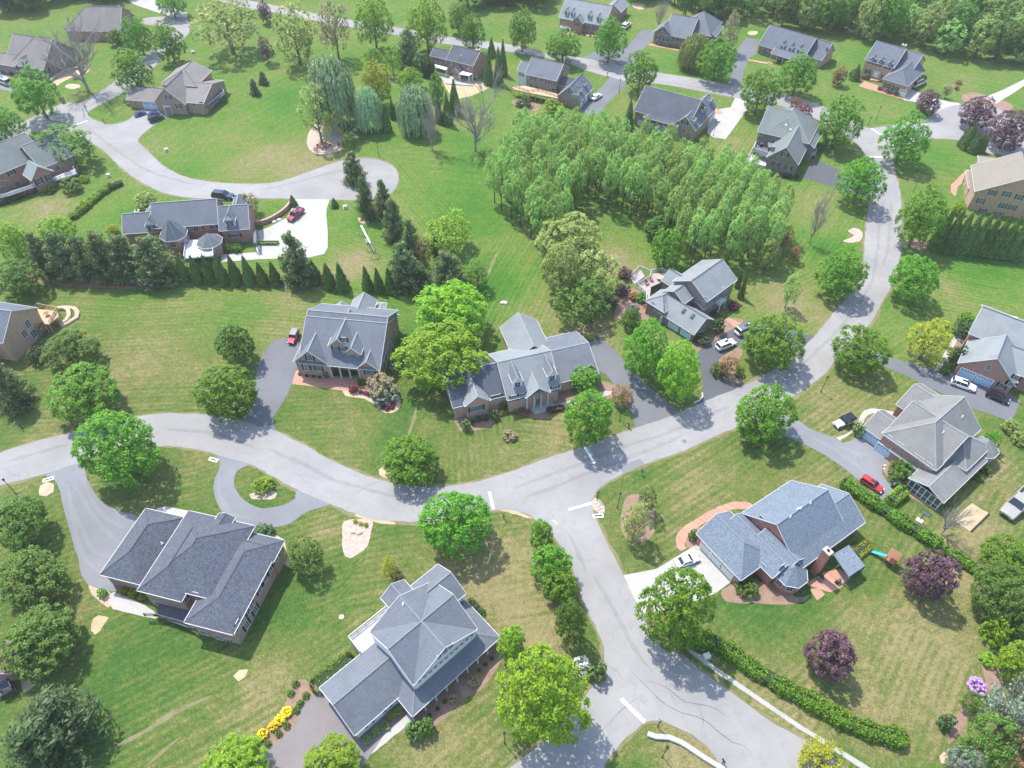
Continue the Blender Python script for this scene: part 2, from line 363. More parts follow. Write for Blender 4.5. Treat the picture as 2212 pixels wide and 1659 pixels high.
RA = v_(-20,985, 0,978, 75,954, 155,934, 230,912, 315,897, 375,893, 450,897, 525,910, 560,921, 598,932, 628,947, 663,964, 703,989, 758,1014, 803,1032, 848,1042, 900,1050, 953,1052, 1000,1046, 1040,1037, 1106,1018, 1168,994, 1231,974, 1300,952, 1358,930, 1410,912, 1466,892, 1540,860, 1615,829, 1659,805, 1700,783, 1731,755, 1761,725, 1787,693, 1814,661, 1840,633, 1858,600, 1866,560, 1868,520, 1873,470, 1879,430, 1881,390, 1877,360, 1868,335, 1852,312, 1830,295, 1790,270, 1740,247, 1690,230, 1650,222, 1611,216, 1591,212, 1531,200, 1431,182, 1351,175, 1321,167, 1266,152, 1223,135, 1168,122, 1110,113, 1040,103, 985,98, 930,90, 860,76, 765,60, 700,48, 640,36, 575,24, 500,10, 440,-8, 470,-14, 520,-2, 575,8, 640,22, 700,33, 765,45, 860,60, 930,73, 985,82, 1040,88, 1110,98, 1176,115, 1256,125, 1310,135, 1370,148, 1423,157, 1516,172, 1601,190, 1640,196, 1684,202, 1740,217, 1790,236, 1830,258, 1871,276, 1900,275, 1924,270, 1970,262, 2009,252, 2026,240, 2048,231, 2071,226, 2110,224, 2150,232, 2169,242, 2190,256, 2240,262, 2240,335, 2190,335, 2146,333, 2110,323, 2071,303, 2014,300, 1970,308, 1938,322, 1928,345, 1934,375, 1941,400, 1946,430, 1948,465, 1948,515, 1941,575, 1924,622, 1904,655, 1884,693, 1846,736, 1809,775, 1779,810, 1754,829, 1719,854, 1660,888, 1606,917, 1568,933, 1531,949, 1481,972, 1431,989, 1394,1002, 1346,1023, 1318,1039, 1295,1054, 1282,1072, 1279,1097, 1288,1124, 1315,1180, 1346,1242, 1383,1317, 1418,1374, 1456,1407, 1506,1444, 1556,1477, 1606,1517, 1659,1554, 1696,1577, 1744,1602, 1820,1655, 1880,1710, 1600,1730, 1570,1670, 1553,1650, 1543,1634, 1526,1612, 1493,1587, 1456,1567, 1430,1558, 1408,1557, 1388,1563, 1356,1592, 1331,1619, 1306,1652, 1280,1710, 1060,1710, 1106,1657, 1160,1612, 1230,1552, 1278,1482, 1300,1455, 1306,1432, 1303,1399, 1291,1364, 1263,1309, 1248,1269, 1241,1244, 1231,1217, 1218,1189, 1198,1162, 1175,1138, 1156,1122, 1131,1107, 1106,1103, 1063,1103, 980,1118, 903,1127, 828,1124, 790,1118, 753,1104, 708,1086, 645,1059, 603,1037, 553,1009, 537,1002, 505,992, 472,984, 440,973, 400,967, 345,964, 250,977, 164,1002, 105,1021, 50,1037, 0,1049, -20,1055)
verge(RA, .6, 1); sheet('road', RA,
      .036, asph, jit=.13, label='pale grey asphalt road winding between the houses with two junctions', cat='road')
RB = v_(713,431, 770,432, 815,428, 846,416, 858,398, 860,380, 850,360, 825,348, 800,343, 775,342, 728,350, 665,372, 603,392, 553,397, 500,396, 450,392, 400,382, 355,360, 325,332, 303,312, 300,298, 330,272, 360,252, 372,243, 310,236, 295,245, 275,260, 250,268, 225,267, 200,257, 190,247, 194,239, 225,222, 265,200, 325,152, 360,115, 395,85, 408,70, 410,56, 398,38, 355,36, 312,40, 312,52, 350,55, 370,62, 368,78, 345,100, 307,122, 250,175, 212,200, 175,222, 145,222, 120,230, 90,245, 40,267, 0,280, -30,288, -30,308, 0,302, 35,296, 78,284, 120,280, 160,288, 200,310, 225,327, 262,362, 300,390, 350,415, 400,426, 457,430, 507,431, 553,428, 640,430)
verge(RB, .6, 2); sheet('road', RB,
      .030, asph, jit=.13, label='pale grey cul-de-sac road curving across the upper left lawns', cat='road')
D = lambda *a, **k: sheet('driveway', *a, **k)
D(v_(645,735, 620,730, 595,735, 578,750, 563,777, 553,810, 545,850, 535,890, 525,915, 590,935, 600,935, 592,919, 592,900, 615,862, 631,829, 640,800, 660,760), .026, asph_dk, label='grey asphalt driveway curving up to the red car beside the gabled brick house', cat='driveway')
D(v_(1240,737, 1271,735, 1301,732, 1314,742, 1346,777, 1394,829, 1468,890, 1440,908, 1377,932, 1368,905, 1356,880, 1346,854, 1310,810, 1281,795, 1240,800), .026, asph_dk, smooth=False, label='wide dark asphalt driveway right of the long ranch house', cat='driveway')
D(v_(1506,764, 1541,739, 1571,717, 1606,697, 1633,692, 1680,700, 1735,722, 1766,728, 1735,758, 1700,750, 1650,728, 1625,727, 1593,748, 1556,773, 1546,788, 1555,813, 1575,824, 1601,829, 1610,838, 1530,872, 1505,876, 1518,854, 1516,815), .028, asph_bl, label='dark looped asphalt driveway around a planted island', cat='driveway')
D(v_(690,1489, 653,1527, 636,1569, 603,1599, 568,1622, 560,1640, 600,1700, 760,1700, 798,1634, 850,1560, 820,1480, 740,1470), .026, asph_pk, smooth=False, label='pinkish asphalt driveway at the bottom beside the white house', cat='driveway')
D(v_(95,1018, 110,1032, 125,1047, 140,1109, 155,1160, 170,1212, 177,1244, 190,1262, 238,1277, 290,1262, 330,1180, 300,1117, 275,1109, 237,1094, 207,1069, 187,1030, 172,992), .028, asph_md, label='pale grey driveway with swept tyre arcs at the left of the hip roofed house', cat='driveway')
D(v_(464,978, 472,988, 474,1009, 463,1037, 462,1067, 475,1099, 495,1122, 530,1140, 588,1140, 628,1130, 665,1105, 712,1090, 706,1080, 645,1054, 638,1077, 608,1092, 565,1098, 532,1084, 512,1062, 505,1042, 512,1017, 540,1004, 545,996), .030, asph_md, label='curved grey half circle driveway around an oval lawn', cat='driveway')
D(v_(1340,1244, 1418,1229, 1506,1175, 1600,1250, 1580,1257, 1541,1284, 1470,1310, 1388,1326), .028, conc, smooth=False, jit=.02, label='white concrete driveway under the white sedan', cat='driveway')
D(v_(1655,880, 1719,904, 1746,924, 1804,947, 1821,956, 1844,949, 1870,925, 1950,980, 1924,992, 1906,1010, 1911,1035, 1930,1056, 1911,1081, 1871,1052, 1834,1020, 1784,985, 1731,957, 1625,908), .028, asph_md, label='grey asphalt driveway under the red car with a worn pale turning area', cat='driveway')
D(v_(1838,733, 1870,750, 1921,771, 2019,801, 2100,800, 2160,830, 2205,867, 2184,911, 2084,877, 2034,850, 1996,830, 1921,796, 1860,778, 1808,768), .028, asph_dk, smooth=False, label='dark asphalt driveway with the white and black cars at the right edge', cat='driveway')
D(v_(636,426, 713,430, 706,450, 705,465, 708,500, 708,535, 700,549, 668,556, 560,560, 478,566, 478,550, 553,545, 553,500, 578,492, 620,470, 632,447), .028, conc, smooth=False, jit=.02, label='bright concrete driveway and turning court under the dark red pickup', cat='driveway')
D(v_(1386,65, 1416,65, 1406,92, 1390,105, 1372,130, 1358,155, 1310,140, 1250,128, 1262,122, 1285,112, 1340,108, 1356,99), .026, asph_dk, smooth=False, label='grey driveway climbing to the low hip roofed brick house', cat='driveway')
D(v_(1319,163, 1356,170, 1351,186, 1320,216, 1291,247, 1276,251, 1251,240, 1270,215, 1296,192), .026, asph_dk, smooth=False, label='dark grey driveway with a white coupe beside the three car garage', cat='driveway')
D(v_(1589,208, 1613,214, 1615,236, 1567,301, 1541,297, 1528,287, 1530,255, 1550,236, 1578,232), .028, conc, smooth=False, jit=.02, label='white concrete driveway by the dark roofed house with the screened porch', cat='driveway')
D(v_(1612,82, 1638,85, 1633,117, 1618,127, 1608,150, 1600,192, 1572,186, 1581,160, 1590,120, 1598,100), .026, asph_dk, smooth=False, label='grey driveway left of the long house with three dormers', cat='driveway')
D(v_(1950,214, 1963,192, 1984,200, 2029,215, 2074,225, 2030,242, 2002,232, 1975,220), .028, conc, label='short white concrete driveway beside the round plum tree', cat='driveway')
D(v_(2128,210, 2150,225, 2191,200, 2225,176, 2225,165, 2171,192), .028, conc, smooth=False, label='white concrete driveway leaving at the upper right edge', cat='driveway')
D(v_(1762,345, 1730,382, 1822,412, 1850,420, 1884,425, 1884,392, 1850,388, 1825,372), .028, asph_bl, smooth=False, label='dark driveway below the slate roofed house with the deck', cat='driveway')
D(v_(-10,150, 20,165, 33,200, -10,190), .026, asph_md, smooth=False, label='grey driveway with a pale car at the upper left edge', cat='driveway')
D(v_(270,-8, 318,-8, 365,14, 405,28, 402,44, 355,32, 285,8), .026, conc, smooth=False, label='white concrete driveway at the top left', cat='driveway')
WEAR = mat_asphalt('road_wear', .232, (1.01, .985, .975), 0, .5); SEAL = mat_asphalt('road_seam', .10, (1, .98, .97), 0, .2)
def streak(pts, w, mat, z, label, name='road_wear'):
    P = smooth_loop([W(*p) for p in pts], False, .9); r = random.Random(len(P)); V = []; Fs = []; off = 0
    for i, p in enumerate(P):
        d = (P[min(i + 1, len(P) - 1)] - P[max(0, i - 1)]).normalized(); n = Vector((-d.y, d.x, 0)); off = off * .9 + r.uniform(-.06, .06); t_ = min(i, len(P) - 1 - i) / 4
        ww = w * .5 * min(1, t_ + .1) * r.uniform(.55, 1.2); c = p + n * off * 2.0; V += [(*(c + n * ww).to_2d(), z), (*(c - n * ww).to_2d(), z)]
        if i: Fs.append((2 * i - 2, 2 * i - 1, 2 * i + 1, 2 * i))
    me = bpy.data.meshes.new(name); me.from_pydata(V, [], Fs); me.materials.append(mat); me.update(); tag(link(bpy.data.objects.new(name, me)), label, 'road', kind='structure')
for k, pts in enumerate([q('23', 700,0, 850,250, 940,420, 1020,560, 1110,680, 1230,830), q('22', 480,1280, 560,1450, 640,1659), q('12', 100,560, 400,690, 700,830, 1000,920, 1350,1010), q('22', 0,900, 400,760, 900,560, 1400,400, 1900,190), q('22', 100,980, 500,840, 1000,640, 1500,430),
   q('31', 1000,60, 960,300, 930,560, 880,800, 700,1080, 400,1400, 100,1659), q('31', 1060,100, 1040,400, 1000,640), q('02', 0,700, 300,610, 640,520), q('02', 1400,400, 1800,420, 2212,560), q('00', 760,1100, 1000,1300, 1300,1480, 1700,1600), q('20', 700,580, 1200,690, 1700,770), q('10', 60,1640, 400,1560, 800,1450)]):
    streak(pts, .9, WEAR, .0385 + .0003 * k, 'faint darker tyre worn band along the road')
for k, pts in enumerate([q('23', 1010,800, 1130,920, 1250,1060, 1400,1170, 1600,1240, 1750,1340, 1900,1450, 2000,1480, 2100,1600), q('23', 760,1350, 850,1250, 980,1120, 1130,1020), q('23', 800,750, 950,880, 940,960), q('23', 1640,1350, 1660,1240, 1600,1100), q('22', 500,940, 560,900, 620,880), q('12', 850,950, 1000,860, 1120,830), q('00', 1040,1330, 1150,1290, 1200,1250), q('23', 1180,900, 1330,960, 1500,1080, 1700,1120, 1900,1220)]):
    streak(pts, .10, SEAL, .0455, 'thin dark crack in the road', 'road_crack')
SWEEP = mat_asphalt('drive_sweep', .218, (.98, 1.0, 1.06), 0, .3)
for k, pts in enumerate([q('02', 560,860, 640,1100, 720,1300, 800,1440, 960,1500), q('02', 640,840, 740,1060, 840,1220, 980,1340, 1040,1380), q('02', 700,800, 820,1020, 960,1180, 1100,1250), q('02', 600,1050, 690,1350, 760,1540, 860,1620)]):
    streak(pts, .8, SWEEP, .032 + .0004 * k, 'pale swept tyre arc on the driveway', 'drive_wear')
for k, pts in enumerate([q('32', 330,440, 560,560, 760,700, 900,860), q('32', 560,520, 760,600, 960,640), q('02', 1900,760, 1905,950, 2000,1110, 2200,1160)]):
    streak(pts, .9, SWEEP, .0335 + .0004 * k, 'pale worn tyre band on the driveway', 'drive_wear')
for k, pts in enumerate([q('03', 950,1500, 1250,1330, 1500,1180, 1830,1020), q('03', 1250,1659, 1420,1500, 1560,1380), q('11', 2000,760, 2060,600, 2130,480), q('12', 1310,470, 1370,300, 1400,180)]):
    streak(pts, .9, VERGE, .010 + .0004 * k, 'worn straw coloured track across the lawn', 'worn_track')
# stop lines and the patch
def stripe(a, b, w, label):
    A, B = W(*a), W(*b); d = (B - A).normalized(); n = Vector((-d.y, d.x, 0)) * w / 2; mb = MB()
    k = 24; r = random.Random(int(a[0])); V = []
    L = [A.lerp(B, i / k) + n + n.normalized() * r.uniform(-.04, .04) for i in range(k + 1)]; Rr = [A.lerp(B, i / k) - n + n.normalized() * r.uniform(-.04, .04) for i in range(k + 1)]
    for i in range(k): mb.poly([(*Rr[i][:2], .044), (*Rr[i + 1][:2], .044), (*L[i + 1][:2], .044), (*L[i][:2], .044)])
    o = mb.build('stop_line', white_line); tag(o, label, 'road marking', kind='structure')
stripe((1057, 1062), (1066, 1100), .55, 'white stop line left of the central junction')
stripe((1263, 967), (1284, 1001), .5, 'white stop line in tree shade right of the centre')
stripe((1228, 1101), (1278, 1087), .5, 'worn white stop line across the side road')
stripe((1342, 1510), (1393, 1560), .6, 'white stop line near the bottom junction')
stripe((1882, 277), (1903, 292), .5, 'white stop line at the upper right junction')
stripe((1878, 339), (1918, 340), .5, 'white stop line across the road below the upper right junction')
stripe((160, 271), (189, 261), .5, 'white stop line on the upper left road')
sheet('road_patch', q('22', 920, 715, 1105, 643, 1145, 695, 960, 778), .041, asph_bl if 0 else mat_asphalt('patch', .19, (1, 1, 1.03), 0, .2), smooth=False, jit=0, label='darker rectangular asphalt patch', cat='road')
walk = lambda pts, lab, mat=None, z=.022, sm=True: sheet('path', pts, z, mat or conc, smooth=sm, jit=.02, label=lab, cat='path')
walk(v_(1473,1396, 1478,1391, 1543,1438, 1610,1484, 1665,1522, 1730,1566, 1790,1603, 1885,1662, 1880,1672, 1785,1611, 1725,1574, 1660,1530, 1604,1492, 1538,1446), 'pale concrete pavement beside the long hedge', blotch('concrete_grey', (0.34, 0.33, 0.31), (0.40, 0.39, 0.37), (0.28, 0.27, 0.25), .4, 5))
# ------------------------------------------------------------------ foliage generators (unit crown: radius 1, half height 1, centre at origin)
def leaf_quads(c, n, s, rng, asp=1.5, hang=0.0):
    k = len(c)
    t = rng.normal(size=(k, 3))
    if hang: t = t * (1 - hang) + np.array([0, 0, -1.0]) * hang * 2
    t -= (t * n).sum(1, keepdims=True) * n
    t /= np.linalg.norm(t, axis=1, keepdims=True) + 1e-9
    b = np.cross(n, t); s = s.reshape(-1, 1)
    V = np.empty((k, 4, 3))
    V[:, 0] = c - t * s * asp * .5; V[:, 1] = c + b * s * .42; V[:, 2] = c + t * s * asp * .5; V[:, 3] = c - b * s * .42
    return V.reshape(-1, 3)
def unit(v): return v / (np.linalg.norm(v, axis=1, keepdims=True) + 1e-9)
def sph(rng, k): return unit(rng.normal(size=(k, 3)))
def crown_broad(seed, nclump=170, per=42, leaf=.055, cr=.17, egg=.25, lump=.16, inner=900, gaps=0.0, shell=.8):
    rng = np.random.default_rng(seed); d = sph(rng, nclump * 3)
    d = d[d[:, 2] > -.93][:nclump]
    ph = rng.uniform(0, 6.28, (6,)); L = np.zeros(len(d))
    for i, k in enumerate(((2, 1), (3, 2), (5, 3))):
        L += np.sin(k[0] * np.arctan2(d[:, 1], d[:, 0]) + ph[i]) * np.cos(k[1] * d[:, 2] * 2 + ph[i + 3]) / (i + 1)
    rad = (1 - lump * .5) + lump * .5 * L + rng.uniform(-.07, .05, len(d))
    rad -= (rng.random(len(d)) < .25) * rng.uniform(.05, .3, len(d))
    c = d * rad[:, None] * (1 - cr * .55)
    w = 1 - egg * np.clip(c[:, 2], 0, 1) ** 1.3 + .30 * np.clip(-c[:, 2] - .15, 0, .6)
    c[:, :2] *= w[:, None]
    if gaps:
        keep = rng.random(len(c)) > gaps; c = c[keep]; d = d[keep]
    k = len(c); cc = np.repeat(c, per, 0); dd = np.repeat(d, per, 0)
    o = unit(sph(rng, k * per) + dd * .75 + np.array([0, 0, .45])); rr = cr * rng.uniform(.75, 1.2, k)
    pos = cc + o * np.repeat(rr, per)[:, None] * rng.uniform(.35, 1.0, (k * per, 1))
    nrm = unit(o * .5 + sph(rng, k * per) * .45 + np.array([0, 0, .75]))
    V = [leaf_quads(pos, nrm, leaf * rng.uniform(.6, 1.35, k * per), rng)]
    if inner:
        p = sph(rng, inner) * rng.uniform(.2, shell, (inner, 1)); p[:, 2] = p[:, 2] * .9
        V.append(leaf_quads(p, sph(rng, inner), leaf * 2.0 * np.ones(inner), rng))
    return np.concatenate(V)
def crown_cone(seed, n=5200, leaf=.05, tip=.04, base=1.0, pw=.9, droop=.2, ragged=.10):
    rng = np.random.default_rng(seed)
    t = 1 - np.sqrt(rng.random(n)) * .999        # 0 base .. 1 tip, more low
    a = rng.uniform(0, 6.28, n)
    r = (tip + (base - tip) * (1 - t) ** pw) * np.clip(t * 9 + .45, 0, 1)
    bum = 1 + ragged * (np.sin(a * 5 + t * 23 + seed) + np.sin(a * 9 - t * 41)) + rng.uniform(-ragged, ragged * .6, n)
    inn = np.where(rng.random(n) < .25, rng.uniform(.4, .95, n), 1)
    r = r * bum * inn
    pos = np.stack([np.cos(a) * r, np.sin(a) * r, t * 2 - 1], 1)
    nr = unit(np.stack([np.cos(a), np.sin(a), np.full(n, .5)], 1) + sph(rng, n) * .55)
    return leaf_quads(pos, nr, leaf * rng.uniform(.6, 1.3, n), rng, 1.7)
def crown_pine(seed, whorls=11, leaf=.07):
    rng = np.random.default_rng(seed); P = []; N = []
    for w in range(whorls):
        t = w / (whorls - 1); rr = (1 - t) ** .55 * .98 + .2; nb = int(5 + 6 * (1 - t))
        for b in range(nb):
            a = rng.uniform(0, 6.28); ln = rr * rng.uniform(.65, 1.05)
            for s in np.linspace(.25, 1, 5):
                x = np.array([math.cos(a) * ln * s, math.sin(a) * ln * s, -1 + 2 * t * .93 + .10 * s * s * 1.4 - .05])
                k = 22; o = sph(rng, k); P.append(x + o * np.array([.17, .17, .10]) * (1.15 - .3 * t)); N.append(unit(o * .6 + np.array([0, 0, .7]) + sph(rng, k) * .4))
    P = np.concatenate(P); N = np.concatenate(N)
    return leaf_quads(P, N, leaf * rng.uniform(.5, 1.2, len(P)), rng, 2.2)
def crown_willow(seed, n=420):
    rng = np.random.default_rng(seed); P = []; S = []
    for i in range(n):
        d = sph(rng, 1)[0]; d[2] = abs(d[2]) * .9 + .05; d /= np.linalg.norm(d)
        p = d * rng.uniform(.75, .98); p[2] = p[2] * .95 + .02; m = rng.integers(14, 30); dz = rng.uniform(.035, .055)
        for j in range(m):
            x = p + np.array([d[0] * .012 * j, d[1] * .012 * j, -dz * j]) * 1.0
            if x[2] < -1: break
            x[0] *= 1 - .006 * j; x[1] *= 1 - .006 * j
            for _ in range(2): P.append(x + rng.normal(size=3) * .02)
    P = np.array(P); P = np.concatenate([P, P * .8]); Nn = unit(P * np.array([1, 1, .3]) + sph(rng, len(P)) * .5)
    return leaf_quads(P, Nn, .05 * rng.uniform(.7, 1.3, len(P)), rng, 2.0, hang=.85)
def branches(seed, n=10, depthmax=3, spread=.9, rad=.045, up=.55):
    """bare branching, from the trunk top outwards, within the unit crown"""
    rng = random.Random(seed); mb = MB(); tips = []
    def grow(p, d, ln, r, lev):
        k = 3; pts = [p]; cur = p.copy(); dd = d.copy()
        for i in range(k):
            dd = (dd + Vector((rng.uniform(-.22, .22), rng.uniform(-.22, .22), rng.uniform(-.05, .2)))).normalized()
            cur = cur + dd * ln / k; pts.append(cur.copy())
        mb.tube(pts, [r, r * .8, r * .6, r * .35], 4 if lev else 5, cap=False)
        tips.append(cur)
        if lev < depthmax:
            for j in range(5 if lev == 0 else 4):
                s = pts[rng.randint(1, 3)]
                nd = (dd + Vector((rng.uniform(-1, 1), rng.uniform(-1, 1), rng.uniform(-.3, .7))) * spread).normalized()
                grow(s, nd, ln * rng.uniform(.5, .72), r * .55, lev + 1)
    for i in range(n):
        a = i * 6.283 / n + rng.uniform(-.3, .3)
        grow(Vector((0, 0, -1.0 + .9 * i / n)), Vector((math.cos(a), math.sin(a), up + rng.uniform(0, .9))).normalized(), rng.uniform(.7, .9), rad, 0)
    grow(Vector((0, 0, -1)), Vector((0, 0, 1)), 1.6, rad * 1.4, 0)
    return mb, tips
def crown_sparse(seed, leaf=.07, per=14):
    mb, tips = branches(seed, 9, 2)
    rng = np.random.default_rng(seed); P = np.array([tuple(t) for t in tips]); P = P[np.linalg.norm(P, axis=1) < 1.25]
    k = len(P); c = np.repeat(P, per, 0) + rng.normal(size=(k * per, 3)) * .085
    return leaf_quads(c, unit(sph(rng, k * per) + np.array([0, 0, .6])), leaf * rng.uniform(.5, 1.2, k * per), rng)
def crown_grove(seed):
    return crown_broad(seed, nclump=120, per=24, leaf=.075, cr=.2, egg=.35, lump=.3, inner=40, gaps=.1)
# trunk: unit height 1, unit radial; crown base at z=~.3
def trunk_mesh(name, mat, seed, r=.045, limbs=7, top=.9, lean=.02):
    rng = random.Random(seed); mb = MB(); pts = []; x = y = 0
    for i in range(7):
        pts.append(Vector((x, y, top * i / 6))); x += rng.uniform(-lean, lean); y += rng.uniform(-lean, lean)
    mb.tube(pts, [r * 1.45, r * 1.05, r * .95, r * .8, r * .6, r * .4, r * .15], 7, cap=False)
    for k in range(limbs):
        b = pts[2 + k % 3]; a = k * 2.4 + rng.uniform(-.4, .4); o = rng.uniform(.45, .75)
        m = b + Vector((math.cos(a) * o * .5, math.sin(a) * o * .5, .16)); e = m + Vector((math.cos(a) * o * .5, math.sin(a) * o * .5, .14))
        mb.tube([b, m, e], [r * .5, r * .32, r * .12], 5, cap=False)
    return mb.mesh(name, mat, smooth=True)
bark = plain('bark', (0.16, 0.125, 0.095), 0.9, .35, 6)
bark_grey = plain('bark_grey', (0.30, 0.27, 0.25), 0.9, .25, 6)
bark_dark = plain('bark_dark', (0.09, 0.075, 0.06), 0.9, .25, 6)
LM = dict(
    maple=leafmat('leaf_maple', (0.055, 0.155, 0.010), (0.115, 0.285, 0.016), (0.24, 0.45, 0.034)),
    lime=leafmat('leaf_lime', (0.110, 0.231, 0.013), (0.209, 0.396, 0.018), (0.352, 0.528, 0.033)),
    gold=leafmat('leaf_gold', (0.160, 0.220, 0.012), (0.340, 0.380, 0.022), (0.520, 0.480, 0.035)),
    green=leafmat('leaf_green', (0.048, 0.115, 0.014), (0.10, 0.205, 0.026), (0.20, 0.32, 0.05)),
    grove=leafmat('leaf_grove', (0.17, 0.31, 0.07), (0.34, 0.52, 0.13), (0.52, 0.70, 0.22), .5),
    olive=leafmat('leaf_olive', (0.146, 0.218, 0.044), (0.306, 0.408, 0.102), (0.495, 0.568, 0.175), .3),
    pine=leafmat('leaf_pine', (0.072, 0.115, 0.038), (0.15, 0.21, 0.07), (0.30, 0.37, 0.15), .25),
    dark=leafmat('leaf_dark', (0.03, 0.062, 0.018), (0.055, 0.105, 0.032), (0.12, 0.185, 0.06), .15),
    cedar=leafmat('leaf_cedar', (0.055, 0.111, 0.026), (0.101, 0.185, 0.041), (0.222, 0.305, 0.084), .1),
    willow=leafmat('leaf_willow', (0.176, 0.298, 0.132), (0.369, 0.544, 0.281), (0.632, 0.807, 0.474), .3),
    plum=leafmat('leaf_plum', (0.056, 0.022, 0.037), (0.106, 0.048, 0.069), (0.188, 0.100, 0.125), .1),
    magenta=leafmat('leaf_magenta', (0.090, 0.018, 0.030), (0.170, 0.035, 0.060), (0.280, 0.080, 0.110), .15),
    rust=leafmat('leaf_rust', (0.140, 0.060, 0.030), (0.260, 0.130, 0.060), (0.360, 0.220, 0.100), .15),
    tan=leafmat('leaf_tan', (0.170, 0.130, 0.070), (0.300, 0.250, 0.130), (0.420, 0.370, 0.200), .2),
    yellow=leafmat('leaf_yellow', (0.500, 0.340, 0.006), (0.850, 0.620, 0.010), (0.850, 0.780, 0.020), .1),
    mauve=leafmat('leaf_mauve', (0.300, 0.160, 0.380), (0.520, 0.300, 0.620), (0.700, 0.480, 0.780), .15),
    white=leafmat('leaf_white', (0.450, 0.480, 0.360), (0.720, 0.740, 0.620), (0.850, 0.850, 0.780), .15),
    silver=leafmat('leaf_silver', (0.12, 0.15, 0.10), (0.21, 0.25, 0.18), (0.32, 0.36, 0.28), .2),
)
CM = {}
def crown_of(form, mat, size, var):
    key = (form, mat, size, var)
    if key in CM: return CM[key]
    s = hash((form, size)) % 1 + var * 17 + {'b': 1, 'm': 2, 's': 3}[size]
    m = LM[mat]; nm = form
    if form == 'broad':
        a = {'b': (230, 40, .042, .135, 750), 'm': (130, 30, .066, .18, 300), 's': (60, 20, .12, .26, 80)}[size]
        V = crown_broad(s, a[0], a[1], a[2], a[3], inner=a[4])
    elif form == 'oval': V = crown_broad(s, 230, 36, .045, .13, egg=.62, inner=700)
    elif form == 'ball':
        a = {'b': (150, 40, .05, .14, 700), 'm': (90, 26, .09, .16, 250), 's': (44, 18, .16, .22, 70)}[size]
        V = crown_broad(s, a[0], a[1], a[2], a[3], egg=.06, lump=.05, inner=a[4])
    elif form == 'cone': V = crown_cone(s, {'b': 5200, 'm': 3000, 's': 900}[size], {'b': .075, 'm': .11, 's': .2}[size])
    elif form == 'column': V = crown_cone(s, 2200, .15, tip=.12, pw=.45, ragged=.07)
    elif form == 'pine': V = crown_pine(s, {'b': 13, 'm': 11, 's': 8}[size], {'b': .065, 'm': .085, 's': .13}[size])
    elif form == 'willow': V = crown_willow(s)
    elif form == 'sparse': V = crown_sparse(s, .06 if size == 'b' else .09, 16)
    elif form == 'loose': V = crown_broad(s, 120, 26, .06, .2, lump=.3, inner=150, gaps=.3)
    elif form == 'grove': V = crown_grove(s)
    CM[key] = quads_mesh(nm + '_' + mat, V, 4, m); return CM[key]
TM = {}
def trunk_of(kind, var):
    key = (kind, var)
    if key not in TM:
        if kind == 'bare' or kind == 'sparse':
            TM[key] = None
        TM[key] = trunk_mesh('trunk', {'grey': bark_grey, 'dark': bark_dark}.get(kind, bark), var * 5 + 2, r=.05 if kind != 'grove' else .04, limbs=7)
    return TM[key]
BR = {}
def bare_of(var, mat, fine):
    key = (var, fine)
    if key not in BR:
        mb, _ = branches(var * 3 + 1, 9, 3 if fine else 2, rad=.028)
        BR[key] = mb.mesh('branches', mat)
    return BR[key]
trng = random.Random(3)
ORD = 'first second third fourth fifth sixth seventh eighth ninth tenth eleventh twelfth thirteenth fourteenth'.split()
def nth(label, pts, i):
    if len(pts) < 2 or not label.startswith('one of'): return label
    k = sorted(range(len(pts)), key=lambda j: pts[j][0]).index(i)
    return ORD[k] + ' from the left of' + label[6:]
# form, leaf material, object name, category, trunk share of height (bare stem below crown), height aspect limits
def plant(name, cat, form, mat, box, label, group=None, amin=.7, amax=2.4, stem=.08, trunk='brown', a=None):
    x0, y0, x1, y1 = box; cx, cy = (x0 + x1) / 2, (y0 + y1) / 2
    zc = 4.0
    for _ in range(4):
        P = W(cx, cy, zc); d = depth(P); s = F / d
        r = (x1 - x0) / 2 / s; ray = (P - Vector((0, 0, CAMH))).normalized(); sn = -ray.z; cs = math.sqrt(1 - sn * sn)
        hv = (y1 - y0) / 2 / s
        if a is None:
            t = (hv / r) ** 2 - sn * sn
            aa = math.sqrt(max(t, 0.01)) / cs; aa = min(max(aa, amin), amax)
        else: aa = a
        half = aa * r; zc = half * (1 + 2 * stem)
        if form in ('ball',) and r < 2: zc = half * .8
    var = trng.randint(0, 2)
    size = 'b' if r > 4.2 else ('m' if r > 1.7 else 's')
    if form == 'broad' and size == 's': form_ = 'ball'
    else: form_ = form
    e = empty(name, (P.x, P.y, 0), trng.uniform(0, 6.28))
    tag(e, label, cat, group)
    if r > 1.1 and form not in ('cone', 'column') and not (form == 'ball' and r < 2.4):
        if form in ('bare', 'sparse', 'bush'):
            mb = MB(); h = (zc - half) + .1
            tm = bpy.data.objects.new('trunk', trunk_of('grey' if trunk == 'grey' else 'brown', var)); link(tm, e)
            tm.scale = (r * .8, r * .8, zc)
        else:
            tm = bpy.data.objects.new('trunk', trunk_of(trunk, var)); link(tm, e)
            tm.scale = (r, r, zc + half * .3)
    if form == 'bare' or form == 'sparse':
        b = bpy.data.objects.new('branches', bare_of(var, bark_grey if trunk == 'grey' else bark, form == 'bare')); link(b, e)
        b.location.z = zc; b.scale = (r, r, half)
    if form != 'bare':
        c = bpy.data.objects.new('crown', crown_of(form_, mat, size, var)); link(c, e)
        u_ = trng.uniform(.9, 1.1); c.location.z = zc; c.scale = (r * u_, r / u_, half)
        if form in ('broad', 'loose', 'ball') and r > 1: c.rotation_euler = (trng.uniform(-.12, .12), trng.uniform(-.12, .12), trng.uniform(0, 6.28))
    return e
